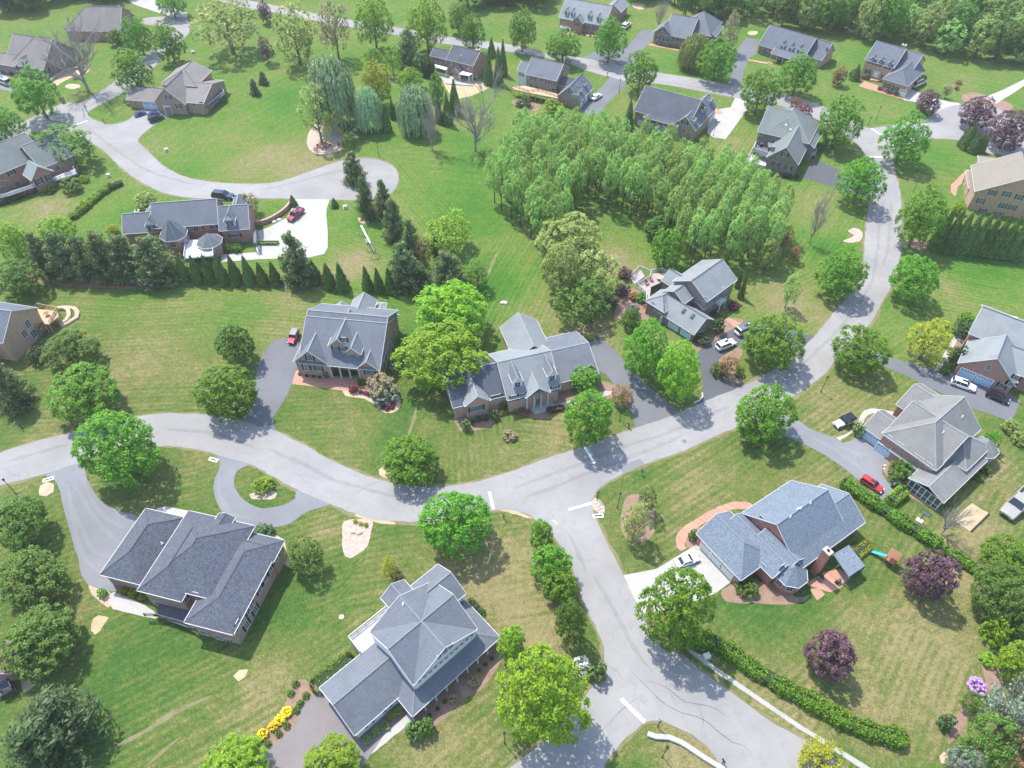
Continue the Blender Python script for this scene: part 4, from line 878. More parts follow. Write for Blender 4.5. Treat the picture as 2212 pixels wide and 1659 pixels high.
# hedges: leaf shell over a solid core, following a line on the ground
def hedge(name, pts, wid, hgt, mat, label, box=False, group=None):
    P = smooth_loop([W(*p) for p in pts], False, 1.0); rng = np.random.default_rng(len(P)); r2 = random.Random(4)
    L = sum((P[i + 1] - P[i]).length for i in range(len(P) - 1)); n = int(L * (wid + 2 * hgt) * 34 / (1 + .0 * L))
    A = np.array([tuple(p) for p in P]); seg = rng.integers(0, len(A) - 1, n); t = rng.random((n, 1))
    c = A[seg] * (1 - t) + A[seg + 1] * t; d = unit(A[seg + 1] - A[seg]); nr = np.stack([-d[:, 1], d[:, 0], np.zeros(n)], 1)
    a = rng.uniform(0, math.pi, n); bum = 1 + .13 * np.sin(c[:, 0] * 1.7 + seed_(name)) + .11 * np.sin(c[:, 1] * 2.3 + c[:, 0]) + .07 * np.sin(c[:, 0] * 5.1) if not box else np.ones(n)
    e = .35 if box else .65
    cx = np.sign(np.cos(a)) * np.abs(np.cos(a)) ** e * wid / 2 * bum; cz = np.abs(np.sin(a)) ** e * hgt * bum
    pos = c + nr * cx[:, None]; pos[:, 2] = cz + .02; pos += rng.normal(size=(n, 3)) * (.03 if box else .09)
    # rounded ends
    nn = unit(nr * np.cos(a)[:, None] + np.array([0, 0, 1.]) * np.sin(a)[:, None] + sph(rng, n) * .6)
    V = [leaf_quads(pos, nn, rng.uniform(.14, .34, n) * (.7 if box else 1), rng)]
    for e0, sgn in ((A[0], -1), (A[-1], 1)):
        k = int(wid * hgt * 60); dd = unit((A[1] - A[0] if sgn < 0 else A[-1] - A[-2])[None])[0] * sgn; pp = np.array([-dd[1], dd[0], 0])
        o = sph(rng, k); u = rng.uniform(-1, 1, k); w = rng.uniform(0, 1, k)
        ps = e0 + np.outer(u * wid / 2, pp) + np.outer((1 - u * u) * wid * .3, dd); ps[:, 2] = w * hgt * .98
        V.append(leaf_quads(ps, unit(o + dd), rng.uniform(.14, .34, k), rng))
    me = quads_mesh(name, np.concatenate(V), 4, LM[mat]); mid = P[len(P) // 2]
    e_ = empty(name, (mid.x, mid.y, 0)); tag(e_, label, 'hedge', group)
    o = link(bpy.data.objects.new('foliage', me), e_); o.location = (-mid.x, -mid.y, 0)
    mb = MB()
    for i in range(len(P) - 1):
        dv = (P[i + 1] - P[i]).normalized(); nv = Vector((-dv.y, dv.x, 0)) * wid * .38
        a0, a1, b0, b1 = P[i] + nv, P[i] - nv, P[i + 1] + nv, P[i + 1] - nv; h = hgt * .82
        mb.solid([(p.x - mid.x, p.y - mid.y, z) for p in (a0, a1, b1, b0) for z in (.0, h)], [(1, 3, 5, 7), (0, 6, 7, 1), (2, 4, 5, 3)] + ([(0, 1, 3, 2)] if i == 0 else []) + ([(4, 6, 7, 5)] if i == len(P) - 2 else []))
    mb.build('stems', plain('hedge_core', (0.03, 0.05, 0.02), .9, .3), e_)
    return e_
def seed_(s): return sum(map(ord, s)) % 7
hedge('hedge', v_(1462,1345+40, 1545,1393, 1600,1432, 1665,1474, 1740,1515, 1800,1549, 1860,1577, 1942,1600), 2.6, 1.9, 'maple', 'long loose hedge curving along the pavement at the bottom right')
hedge('hedge', v_(1822,1052, 1870,1082, 1930,1122, 1990,1162, 2020,1182), 2.3, 1.9, 'maple', 'hedge between the blue roofed house and the red car driveway')
hedge('hedge', v_(2040,1196, 2075,1215, 2110,1240, 2130,1262), 2.0, 1.6, 'maple', 'short lower end of the hedge beside the purple round tree')
hedge('hedge', v_(686,1484, 715,1462, 738,1442, 756,1430), 3.0, 1.3, 'maple', 'low bright hedge at the back of the white garage wing', box=True)
hedge('hedge', v_(148,480, 175,460, 200,437, 232,413), 2.2, 1.5, 'lime', 'low diagonal hedge on the meadow behind the terraced house')
hedge('hedge', v_(232,412, 262,400), 1.8, 1.4, 'dark', 'dark short piece of hedge above the diagonal hedge')
hedge('hedge', v_(0,443, 42,428), 2.2, 1.3, 'dark', 'dark clipped hedge under the left brick house terrace', box=True)
hedge('hedge', v_(46,426, 70,416, 88,408), 1.8, 1.2, 'rust', 'orange brown clipped hedge under the left brick house terrace', box=True)
hedge('hedge', v_(1920,1088, 1932,1078, 1946,1066), 2.4, 1.7, 'lime', 'clipped flat hedge block behind the red car', box=True)
hedge('hedge', v_(1846,1200, 1872,1180), 2.2, 1.0, 'gold', 'clipped olive hedge block beside the patio of the blue roofed house', box=True)
hedge('hedge', v_(1185,888, 1188,889, 1205,885, 1212,883), 1.4, .9, 'plum', 'dark red clipped hedge block in front of the ranch house porch', box=True)
hedge('hedge', v_(560,527, 600,527), 1.3, .8, 'olive', 'low boxwood row beside the concrete drive', box=True)
# ------------------------------------------------------------------ house builder
BR_RED = mat_brick('brick_red', (0.338, 0.156, 0.119), (0.425, 0.219, 0.163))
BR_BROWN = mat_brick('brick_brown', (0.312, 0.194, 0.144), (0.413, 0.269, 0.200))
BR_TAN = mat_brick('brick_tan', (0.43, 0.26, 0.165), (0.51, 0.33, 0.215))
BR_DARK = mat_brick('brick_dark', (0.188, 0.131, 0.125), (0.263, 0.188, 0.175))
BR_PINK = mat_brick('brick_pink', (0.450, 0.269, 0.213), (0.562, 0.356, 0.281))
BR_BRIGHT = mat_brick('brick_bright', (0.413, 0.125, 0.094), (0.500, 0.175, 0.125))
SIDING = plain('white_siding', (0.70, 0.71, 0.74), .6, .05)
SIDE_DK = plain('grey_siding', (0.30, 0.32, 0.36), .6, .08)
RF_SLATE = mat_shingle('shingle_slate', (.078, .087, .108), .5, .15, tab=1.3)
RF_GREY = mat_shingle('shingle_grey', (0.135, 0.15, 0.175), .14, .3)
RF_LGREY = mat_shingle('shingle_light_grey', (0.215, 0.235, 0.245), .10, .3)
RF_DARK = mat_shingle('shingle_dark', (0.085, 0.095, 0.118), .15, .4)
RF_BLUE = mat_shingle('shingle_blue', (.135, .165, .205), .32, .1, tab=1.3)
RF_TAUPE = mat_shingle('shingle_taupe', (0.195, 0.178, 0.17), .14, .3)
RF_GREEN = mat_shingle('shingle_green', (0.155, 0.175, 0.17), .14, .3)
RF_STEEL = mat_shingle('shingle_steel', (.115,.128,.155), .25, .2)
RF_TAN = mat_shingle('shingle_tan', (.22,.195,.165), .10, .15)
RF_GG = mat_shingle('shingle_warm_grey', (0.19, 0.19, 0.185), .12, .35)
CAP_D = plain('ridge_cap_dark', (0.085, 0.09, 0.11), .8, .15)
CAP_L = plain('ridge_cap_light', (0.24, 0.26, 0.27), .8, .1)
CAP_M = plain('ridge_cap_mid', (0.17, 0.185, 0.205), .8, .1)
TRIM = plain('trim_white', (0.50, 0.51, 0.52), .5, .05)
def glass_mat():
    t = NT('window_glass'); t.col(t.ramp(t.noise(.8, 2), [(.3, (0.03, 0.04, 0.06)), (.7, (0.10, 0.13, 0.17))])); t.rough(.08, .8); return t.mat
GLASS = glass_mat()
SHUT = plain('shutter_black', (0.025, 0.027, 0.032), .6, .1)
SHUT_G = plain('shutter_teal', (0.05, 0.09, 0.09), .6, .1)
GD_BLUE = plain('garage_door_blue', (0.42, 0.58, 0.72), .5, .05)
GD_WHITE = plain('garage_door_white', (0.68, 0.69, 0.68), .5, .05)
WOOD = plain('deck_wood', (0.46, 0.33, 0.21), .8, .2, 5)
DECKP = plain('deck_grey', (0.42, 0.40, 0.42), .8, .12, 5)
DECKD = plain('deck_dark', (0.10, 0.105, 0.13), .8, .12, 5)
BLACK = plain('black_metal', (0.03, 0.03, 0.035), .5, .1)
COPPER = plain('metal_roof_pale', (0.62, 0.66, 0.70), .4, .05)
TH = .20
def beam(mb, a, b, w, t, m):
    a = Vector(a); b = Vector(b); d = (b - a)
    if d.length < .05: return
    d.normalize(); s = d.cross(Vector((0, 0, 1))).normalized() * w / 2; u = s.normalized().cross(d) * t / 2
    if u.z < 0: u = -u
    V = [p + i * s + j * u for p in (a, b) for i in (-1, 1) for j in (-1, 1)]
    mb.solid(V, [(0, 1, 3, 2), (4, 6, 7, 5), (0, 4, 5, 1), (2, 3, 7, 6), (1, 5, 7, 3), (0, 2, 6, 4)], m)
def roof_shell(mb, x0, x1, y0, y1, h, rise, ax, hips):
    sw = (lambda p: p) if ax == 'x' else (lambda p: (p[1], p[0], p[2]))
    a0, a1, b0, b1 = (x0, x1, y0, y1) if ax == 'x' else (y0, y1, x0, x1)
    half = (b1 - b0) / 2; mid = (b0 + b1) / 2; hl = min(half, (a1 - a0) / 2 / max(.01, max(hips)) if max(hips) > 0 else half)
    if max(hips) > 0: hl = min(half, (a1 - a0) * .5)
    r0 = a0 + hips[0] * hl; r1 = a1 - hips[1] * hl
    T = [(a0, b0, h), (a1, b0, h), (a1, b1, h), (a0, b1, h), (r0, mid, h + rise), (r1, mid, h + rise)]
    Bt = [(p[0], p[1], p[2] - TH) for p in T]; V = [sw(p) for p in T + Bt]
    fs = [(0, 1, 5, 4), (2, 3, 4, 5)]; ms = [0, 0]
    fs += [(6, 10, 11, 7), (8, 11, 10, 9)]; ms += [1, 1]
    fs += [(0, 6, 7, 1), (2, 8, 9, 3)]; ms += [1, 1]
    if hips[0]: fs += [(3, 0, 4), (9, 10, 6), (3, 9, 6, 0)]; ms += [0, 1, 1]
    else: fs += [(0, 4, 10, 6), (4, 3, 9, 10)]; ms += [1, 1]
    if hips[1]: fs += [(1, 2, 5), (7, 11, 8), (1, 7, 8, 2)]; ms += [0, 1, 1]
    else: fs += [(1, 7, 11, 5), (5, 11, 8, 2)]; ms += [1, 1]
    mb.solid(V, fs, ms)
    S = lambda p, dz=0, da=0, db=0: sw((p[0] + da, p[1] + db, p[2] + dz))
    g = .07                                          # gutters and rake boards, proud of the shell
    beam(mb, S(T[0], -.06, 0, -g), S(T[1], -.06, 0, -g), .09, .12, 1); beam(mb, S(T[3], -.06, 0, g), S(T[2], -.06, 0, g), .09, .12, 1)
    for k, (i, j, r, sg) in enumerate(((0, 3, 4, -1), (1, 2, 5, 1))):
        if hips[k]: beam(mb, S(T[i], -.06, sg * g), S(T[j], -.06, sg * g), .09, .12, 1)
        else:
            for e in (i, j): beam(mb, S(T[e], -.03, sg * .04), S(T[r], -.03, sg * .04), .09, .14, 1)
        if hips[k]:
            for e in (i, j): beam(mb, S(T[e], .01), S(T[r], .01), .22, .05, 2)
    if r1 - r0 > .3: beam(mb, S(T[4], .01), S(T[5], .01), .26, .07, 2)
    return half, mid
class House:
    def __init__(s, label, A, B, h, wall, roof, cap=None, name='brick_house', trim=None, group=None):
        a, b = W(*A, h), W(*B, h); d = b - a; s.th = math.atan2(d.y, d.x); s.o = Vector((a.x, a.y, 0))
        s.M = Matrix.Translation(s.o) @ Matrix.Rotation(s.th, 4, 'Z'); s.Mi = s.M.inverted()
        s.e = empty(name, s.o, s.th); tag(s.e, label, 'house', group)
        s.wm, s.rm, s.cap = wall, roof, cap or CAP_D; s.trim = trim or TRIM
        s.walls = []; s.wmats = []; s.faces = []; s.wings = []; s.k = 0; s.W = MB(); s.T = MB()
    def L(s, P, h): return s.Mi @ W(P[0], P[1], h)
    def rect(s, pts, h, ext=(0, 0, 0, 0)):
        Q = [s.L(p, h) for p in pts]
        return [min(p.x for p in Q) - ext[0], max(p.x for p in Q) + ext[1], min(p.y for p in Q) - ext[2], max(p.y for p in Q) + ext[3]]
    def half(s, P, h, edge, b, pitch):       # distance from an eave to the ridge seen at P
        r = 2.0
        for _ in range(20): r = r * .5 + .5 * pitch * abs(edge - s.L(P, h + r)[b])
        return r / pitch
    def front(s, pts, rp, h, pitch=.7, ext=(0, 0), **k):     # gabled range from its front eave and one ridge point
        Q = [s.L(p, h) for p in pts]; y0 = sum(p.y for p in Q) / len(Q); hf = s.half(rp, h, y0, 1, pitch)
        return s.wing(None, h, pitch, 'x', rect=[min(p.x for p in Q) - ext[0], max(p.x for p in Q) + ext[1], y0, y0 + 2 * hf], **k)
    def wm_i(s, m):
        if m not in s.wmats: s.wmats.append(m)
        return s.wmats.index(m)
    def wing(s, pts, h, rise, ax='x', hips=(0, 0), z0=0, ext=(0, 0, 0, 0), oh=.4, wall=None, roof=None, rect=None, gm=None, name='roof'):
        x0, x1, y0, y1 = rect or s.rect(pts, h, ext); s.k += 1; j = .0031 * s.k; h = h + j
        x0 -= j; x1 += j; y0 -= j; y1 += j
        if rise == 0: rise = .5
        if 0 < rise < 1.31 and isinstance(rise, float) and rise < 1.3 and name != 'flat':   # pitch
            rise = rise * ((y1 - y0) if ax == 'x' else (x1 - x0)) / 2
        mb = MB(); half, mid = roof_shell(mb, x0, x1, y0, y1, h, rise, ax, hips)
        mb.build(name, [roof or s.rm, s.trim, s.cap], s.e)
        w = dict(r=(x0, x1, y0, y1), h=h, rise=rise, ax=ax, hips=hips, z0=z0, half=half, mid=mid, oh=oh)
        s.wings.append(w)
        if wall is not False:
            m = s.wm_i(wall or s.wm); mg = s.wm_i(gm) if gm else m; f = (lambda p: p) if ax == 'x' else (lambda p: (p[1], p[0], p[2]))
            a0, a1, b0, b1 = (x0 + oh, x1 - oh, y0 + oh, y1 - oh) if ax == 'x' else (y0 + oh, y1 - oh, x0 + oh, x1 - oh)
            zt = h - TH + rise * oh / half - .02; za = h + rise - TH - .03; zg = h - TH
            zend = [za if not k else None for k in hips]
            s.W.solid([f(p) for p in ((a0, b0, z0), (a1, b0, z0), (a1, b0, zg), (a0, b0, zg))], [(0, 1, 2, 3)], m)
            s.W.solid([f(p) for p in ((a0, b1, z0), (a1, b1, z0), (a1, b1, zg), (a0, b1, zg))], [(0, 3, 2, 1)], m)
            for a, zz in ((a0, zend[0]), (a1, zend[1])):
                s.W.solid([f(p) for p in ((a, b0, z0), (a, b1, z0), (a, b1, zg), (a, b0, zg))], [(0, 1, 2, 3)], m)
                if zz: s.W.solid([f(p) for p in ((a, b0, zg), (a, b1, zg), (a, b1, zt), (a, mid, za), (a, b0, zt))], [(0, 1, 2, 3, 4)], mg)
            X0, X1, Y0, Y1 = x0 + oh, x1 - oh, y0 + oh, y1 - oh
            gx = rise if ax == 'x' else 0; gy = rise if ax == 'y' else 0
            for axis, c, sg, lo, hi, top in (('x', X0, -1, Y0, Y1, h + (gx if not hips[0] else 0)), ('x', X1, 1, Y0, Y1, h + (gx if not hips[1] else 0)),
                                         ('y', Y0, -1, X0, X1, h + (gy if not hips[0] else 0)), ('y', Y1, 1, X0, X1, h + (gy if not hips[1] else 0))):
                s.faces.append((axis, c, sg, lo, hi, z0, top))
        return w
    def ray(s, P):
        o = s.Mi @ Vector((0, 0, CAMH)); p = s.L(P, 0); return o, (p - o).normalized()
    def hit(s, P):
        o, d = s.ray(P); best = None
        for (axis, c, sg, lo, hi, z0, top) in s.faces:
            i = 0 if axis == 'x' else 1
            if d[i] * sg >= -1e-4: continue
            t = (c - o[i]) / d[i]; p = o + d * t; u = p[1 - i]
            pen = max(0, lo - u) + max(0, u - hi) + max(0, z0 - p.z) + max(0, p.z - top)
            key = (round(pen, 1) if pen > .5 else 0, t)
            if best is None or key < best[0]: best = (key, axis, c, sg, min(max(u, lo + .5), hi - .5), min(max(p.z, z0 + .3), top - .2))
        return best[1:]
    def frame(s, axis, c, sg, u, z):          # local matrix: X right along the face, Y out of the wall, Z up
        if axis == 'x': n = Vector((sg, 0, 0)); o = Vector((c, u, z))
        else: n = Vector((0, sg, 0)); o = Vector((u, c, z))
        x = n.cross(Vector((0, 0, 1))); M = Matrix.Identity(4)
        for i in range(3): M[i][0] = x[i]; M[i][1] = n[i]; M[i][2] = (0, 0, 1)[i]; M[i][3] = o[i]
        return M
    def place(s, mb, name, mats, M, parent=None):
        o = bpy.data.objects.new(name, mb.mesh(name, mats) if isinstance(mb, MB) else mb); C.objects.link(o); o.parent = parent or s.e
        o.matrix_local = M if parent is None or parent == s.e else Matrix.Identity(4); return o
    def win(s, pts, w=1.0, h=1.5, shut=SHUT, nx=2, ny=3, face=None):
        for P in pts:
            f = face or s.hit(P); M = s.frame(*f); fr = window_mesh(w, h, nx, ny, s.trim); o = s.place(fr, 'window', None, M)
            s.place(pane_mesh(w, h), 'pane', None, None, o)
            if shut:
                for k in (-1, 1): s.place(shutter_mesh(w, h, k, shut), 'shutter', None, None, o)
    def gdoor(s, pts, w=2.6, h=2.2, mat=None):
        for P in pts:
            axis, c, sg, u, z = s.hit(P); z0 = 0; M = s.frame(axis, c, sg, u, .05)
            s.place(gdoor_mesh(w, h, mat or GD_WHITE), 'garage_door', None, M)
    def door(s, P, w=1.0, h=2.1, mat=None, surround=False):
        axis, c, sg, u, z = s.hit(P); M = s.frame(axis, c, sg, u, .15); mb = MB(); d = .09 if surround else .05
        mb.box(-w / 2, w / 2, 0, .04, 0, h, 0); mb.box(-w / 2 - .14, -w / 2, 0, .08, 0, h + .14, 1); mb.box(w / 2, w / 2 + .14, 0, .08, 0, h + .14, 1); mb.box(-w / 2, w / 2, 0, .08, h, h + .14, 1)
        if surround: mb.box(-w * .9, -w * .62, 0, .16, 0, h + .2, 1); mb.box(w * .62, w * .9, 0, .16, 0, h + .2, 1); mb.box(-w, w, 0, .2, h + .2, h + .55, 1)
        s.place(mb, 'door', [mat or BR_DARK, s.trim], M)
    def slope(s, P, w, side=None):            # ray on the roof plane of a wing (side -1 / +1 across the ridge)
        o, d = s.ray(P); best = None; x0, x1, y0, y1 = w['r']
        for sd in ((side,) if side else (-1, 1)):
            b = 1 if w['ax'] == 'x' else 0; e = w['mid'] + sd * w['half']; k = w['rise'] / w['half']
            n = Vector((0, 0, 1)); n[b] = k * sd; p0 = Vector((0, 0, w['h'])); p0[b] = e
            if d.dot(n) > -.05: continue
            t = (p0 - o).dot(n) / d.dot(n); p = o + d * t; q_ = (p[b] - w['mid']) * sd
            pen = max(0, x0 - p.x) + max(0, p.x - x1) + max(0, y0 - p.y) + max(0, p.y - y1) + max(0, -q_) * 3
            if best is None or pen < best[0]: best = (pen, p, sd)
        p = best[1]; p.x = min(max(p.x, x0 + .5), x1 - .5); p.y = min(max(p.y, y0 + .3), y1 - .3); b = 1 if w['ax'] == 'x' else 0
        p.z = w['h'] + w['rise'] * (1 - abs(p[b] - w['mid']) / w['half'])
        return p, best[2]
    def dormer(s, P, w, width=1.5, hw=1.2, rise=.8, facing=None, wall=None, win_=(0.9, 1.1), roof=None, hip=False):
        p, sd = s.slope(P, w); b = 1 if w['ax'] == 'x' else 0
        axis = 'y' if b == 1 else 'x'; M = s.frame(axis, p[b], sd, p[1 - b], p.z - .05)
        k = w['rise'] / w['half']; D = (hw + rise) / k + .3; mb = MB(); W2 = width / 2; o = .2
        D = min(D, w['half'] * 1.0 + 1)
        mb.box(-W2, W2, -D, 0, -.4, hw, 1)
        mb.solid([(-W2, 0, hw), (W2, 0, hw), (0, 0, hw + rise * .9)], [(0, 1, 2)], 1)
        y = .22; E = [(-W2 - o, y, hw - .05), (W2 + o, y, hw - .05), (0, y, hw + rise), (-W2 - o, -D, hw - .05), (W2 + o, -D, hw - .05), (0, -D, hw + rise)]
        if hip: E[2] = (0, y - W2, hw + rise)
        t = .1; V = E + [(q_[0], q_[1], q_[2] - t) for q_ in E]
        mb.solid(V, [(0, 2, 5, 3), (2, 1, 4, 5), (6, 9, 11, 8), (8, 11, 10, 7), (0, 3, 9, 6), (1, 7, 10, 4), (0, 6, 8, 2), (2, 8, 7, 1)] + ([(0, 1, 2)] if hip else []), [0, 0, 2, 2, 2, 2, 2, 2] + ([0] if hip else []))
        beam(mb, E[2], E[5], .16, .08, 3); beam(mb, E[0], E[3], .12, .1, 2); beam(mb, E[1], E[4], .12, .1, 2)
        if not hip: beam(mb, E[0], E[2], .1, .14, 2); beam(mb, E[1], E[2], .1, .14, 2)
        dm = s.place(mb, 'dormer', [roof or s.rm, wall or SIDING, s.trim, s.cap], M)
        m2 = MB(); ww, wh = win_; z = .12
        m2.box(-ww / 2 - .08, ww / 2 + .08, 0, .05, z - .08, z + wh + .08, 0); m2.box(-ww / 2, ww / 2, .02, .058, z, z + wh, 1); m2.box(-.025, .025, .03, .07, z, z + wh, 0); m2.box(-ww / 2, ww / 2, .03, .07, z + wh / 2 - .025, z + wh / 2 + .025, 0)
        s.place(m2, 'window', [s.trim, GLASS], None, dm)
    def vent(s, P, w, h=.5, r=.1):
        p, sd = s.slope(P, w); mb = MB(); mb.tube([(p.x, p.y, p.z - .1), (p.x, p.y, p.z + h)], r, 8, 0); mb.box(p.x - r * 1.6, p.x + r * 1.6, p.y - r * 1.6, p.y + r * 1.6, p.z - .15, p.z + .06, 0); mb.build('vent', [white], s.e)
    def skylight(s, P, w):
        p, sd = s.slope(P, w); k = w['rise'] / w['half']; a = math.atan(k); mb = MB(); mb.box(-.35, .35, -.6, .6, 0, .16, 0); mb.box(-.28, .28, -.53, .53, .15, .18, 1)
        b = 1 if w['ax'] == 'x' else 0; Rm = Matrix.Rotation(-a * sd, 4, 'X') if b == 1 else Matrix.Rotation(-math.pi / 2, 4, 'Z') @ Matrix.Rotation(-a * sd, 4, 'X')
        s.place(mb, 'skylight', [BLACK, GLASS], Matrix.Translation(p) @ Rm)
    def chimney(s, P, h, w=1.1, d=.8, z0=0, mat=None, pot=True):
        p = s.L(P, h); mb = MB(); mb.box(p.x - w / 2, p.x + w / 2, p.y - d / 2, p.y + d / 2, z0, h - .2, 0); mb.box(p.x - w / 2 - .1, p.x + w / 2 + .1, p.y - d / 2 - .1, p.y + d / 2 + .1, h - .2, h, 1)
        if pot: mb.box(p.x - .22, p.x + .22, p.y - .2, p.y + .2, h, h + .28, 2)
        mb.build('chimney', [mat or s.wm, plain('chimney_cap', (.5, .42, .34), .8, .1), BLACK], s.e)
    def turret(s, P, h, rad, rise, n=8, z0=0, rot=.39, wall=None, wins=True, oh=.35, roof=None):
        p = s.L(P, h); mb = MB(); ring = [(p.x + rad * math.cos(rot + i * 6.2832 / n), p.y + rad * math.sin(rot + i * 6.2832 / n)) for i in range(n)]
        for i in range(n):
            a, b = ring[i], ring[(i + 1) % n]; mb.poly([(*a, h), (*b, h), (p.x, p.y, h + rise)], 0); mb.poly([(*a, h - .16), (*b, h - .16), (*b, h), (*a, h)], 1); mb.poly([(*b, h - .16), (*a, h - .16), (p.x, p.y, h - .17)], 1)
            beam(mb, (*a, h - .05), (*b, h - .05), .16, .12, 1); beam(mb, (*a, h + .02), (p.x, p.y, h + rise + .02), .14, .05, 2)
        mb.build('roof', [roof or s.rm, s.trim, s.cap], s.e); r2 = rad - oh; m = s.wm_i(wall or s.wm)
        rg = [(p.x + r2 * math.cos(rot + i * 6.2832 / n), p.y + r2 * math.sin(rot + i * 6.2832 / n)) for i in range(n)]
        for i in range(n):
            a, b = Vector((*rg[i], 0)), Vector((*rg[(i + 1) % n], 0)); s.W.solid([(a.x, a.y, z0), (b.x, b.y, z0), (b.x, b.y, h - .1), (a.x, a.y, h - .1)], [(0, 1, 2, 3)], m)
            if wins:
                mid = (a + b) / 2; nrm = (mid - Vector((p.x, p.y, 0))).normalized(); wn_ = s.M.to_3x3() @ nrm
                if wn_.y > .2: continue
                x = nrm.cross(Vector((0, 0, 1))); M = Matrix.Identity(4)
                for q_ in range(3): M[q_][0] = x[q_]; M[q_][1] = nrm[q_]; M[q_][2] = (0, 0, 1)[q_]; M[q_][3] = (mid.x, mid.y, h - 1.3)[q_]
                wl_ = (b - a).length * .3; o = s.place(window_mesh(wl_ * 2 - .1, 1.4, 2, 2, s.trim), 'window', None, M); s.place(pane_mesh(wl_ * 2 - .1, 1.4), 'pane', None, None, o)
    def posts(s, w, side, n, z0=0, r=.13, rail=None, mat=None, inset=.35, m0=0, sq=True):
        x0, x1, y0, y1 = w['r']; i = inset
        a, b = {'-y': ((x0 + i, y0 + i), (x1 - i, y0 + i)), '+y': ((x0 + i, y1 - i), (x1 - i, y1 - i)), '-x': ((x0 + i, y0 + i), (x0 + i, y1 - i)), '+x': ((x1 - i, y0 + i), (x1 - i, y1 - i))}[side]
        for k in range(n):
            t = k / (n - 1) if n > 1 else .5; p = (a[0] + (b[0] - a[0]) * t, a[1] + (b[1] - a[1]) * t); mb = MB()
            mb.box(p[0] - r, p[0] + r, p[1] - r, p[1] + r, z0, w['h'] - TH, 0); mb.box(p[0] - r * 1.4, p[0] + r * 1.4, p[1] - r * 1.4, p[1] + r * 1.4, z0, z0 + .25, 0); mb.build('post', [mat or s.trim], s.e)
        if rail is not None: s.rail([(*a, 0), (*b, 0)], z0 + rail, local=True, z0=z0)
    def slab(s, pts, h, th=.25, mat=None, name='deck', local=False, legs=False):
        Q = [s.L(p, h) for p in pts] if not local else pts; P = [(p[0], p[1]) for p in Q]
        ar = sum(P[i - 1][0] * P[i][1] - P[i][0] * P[i - 1][1] for i in range(len(P)))
        if ar < 0: P = P[::-1]
        mb = MB(); mb.prism(P, h - th, h, 0); mb.build(name, [mat or DECKP], s.e)
        if legs:
            for (x, y) in P:
                m = MB(); m.box(x - .09, x + .09, y - .09, y + .09, 0, h - th, 0); m.build('post', [mat or DECKP], s.e)
        return P
    def rail(s, pts, h, mat=None, local=False, z0=0.0, gap=.18, closed=False):
        Q = [Vector((*s.L(p, h).to_2d(), 0)) for p in pts] if not local else [Vector((p[0], p[1], 0)) for p in pts]
        zt = h if local else h + .9; zb = z0 if local else h; mb = MB()
        if closed: Q.append(Q[0])
        for i in range(len(Q) - 1):
            a, b = Q[i], Q[i + 1]; L = (b - a).length; up = Vector((0, 0, 1))
            beam(mb, a + up * zt, b + up * zt, .12, .09, 0); beam(mb, a + up * (zb + .12), b + up * (zb + .12), .07, .07, 0)
            n = max(1, int(L / gap))
            for k in range(n + 1):
                p = a.lerp(b, k / n); r = .07 if k % 9 == 0 else .022; mb.box(p.x - r, p.x + r, p.y - r, p.y + r, zb, zt, 0)
        mb.build('railing', [mat or s.trim], s.e)
    def steps(s, A, B, h, n=6, mat=None, w=1.3):
        a = s.L(A, h); b = s.L(B, 0); mb = MB(); d = (b - a); d.z = 0; L = d.length; d.normalize(); sd = Vector((-d.y, d.x, 0)) * w / 2
        for k in range(n):
            p = a.lerp(b, k / n); p2 = a.lerp(b, (k + 1) / n); z = h * (1 - (k + .5) / n)
            V = [Vector((r.x, r.y, zz)) + e for zz in (0, z) for r in (p, p2) for e in (sd, -sd)]
            mb.solid(V, [(0, 2, 3, 1), (4, 5, 7, 6), (0, 1, 5, 4), (2, 6, 7, 3), (0, 4, 6, 2), (1, 3, 7, 5)], 0)
        mb.build('steps', [mat or conc], s.e)
    def done(s):
        s.W.build('wall', s.wmats, s.e); return s
WM = {}
def window_mesh(w, h, nx, ny, trim):
    k = ('w', w, h, nx, ny, trim.name)
    if k not in WM:
        mb = MB(); f = .09; X, Z = w / 2, h / 2
        for a in ((-X - f, -X, -Z - f, Z + f), (X, X + f, -Z - f, Z + f), (-X, X, Z, Z + f), (-X - .05, X + .05, -Z - f - .03, -Z)): mb.box(a[0], a[1], -.02, .07 if a[3] != -Z else .12, a[2], a[3])
        for i in range(1, nx): x = -X + w * i / nx; mb.box(x - .022, x + .022, .015, .05, -Z, Z)
        for i in range(1, ny): z = -Z + h * i / ny; mb.box(-X, X, .015, .047, z - .022, z + .022)
        WM[k] = mb.mesh('window', [trim])
    return WM[k]
def pane_mesh(w, h):
    k = ('p', w, h)
    if k not in WM: mb = MB(); mb.box(-w / 2, w / 2, .0, .024, -h / 2, h / 2); WM[k] = mb.mesh('pane', [GLASS])
    return WM[k]
def shutter_mesh(w, h, side, mat):
    k = ('s', w, h, side, mat.name)
    if k not in WM:
        mb = MB(); a = side * (w / 2 + .11); b = side * (w / 2 + .11 + .42); mb.box(min(a, b), max(a, b), -.01, .05, -h / 2 - .04, h / 2 + .04)
        WM[k] = mb.mesh('shutter', [mat])
    return WM[k]
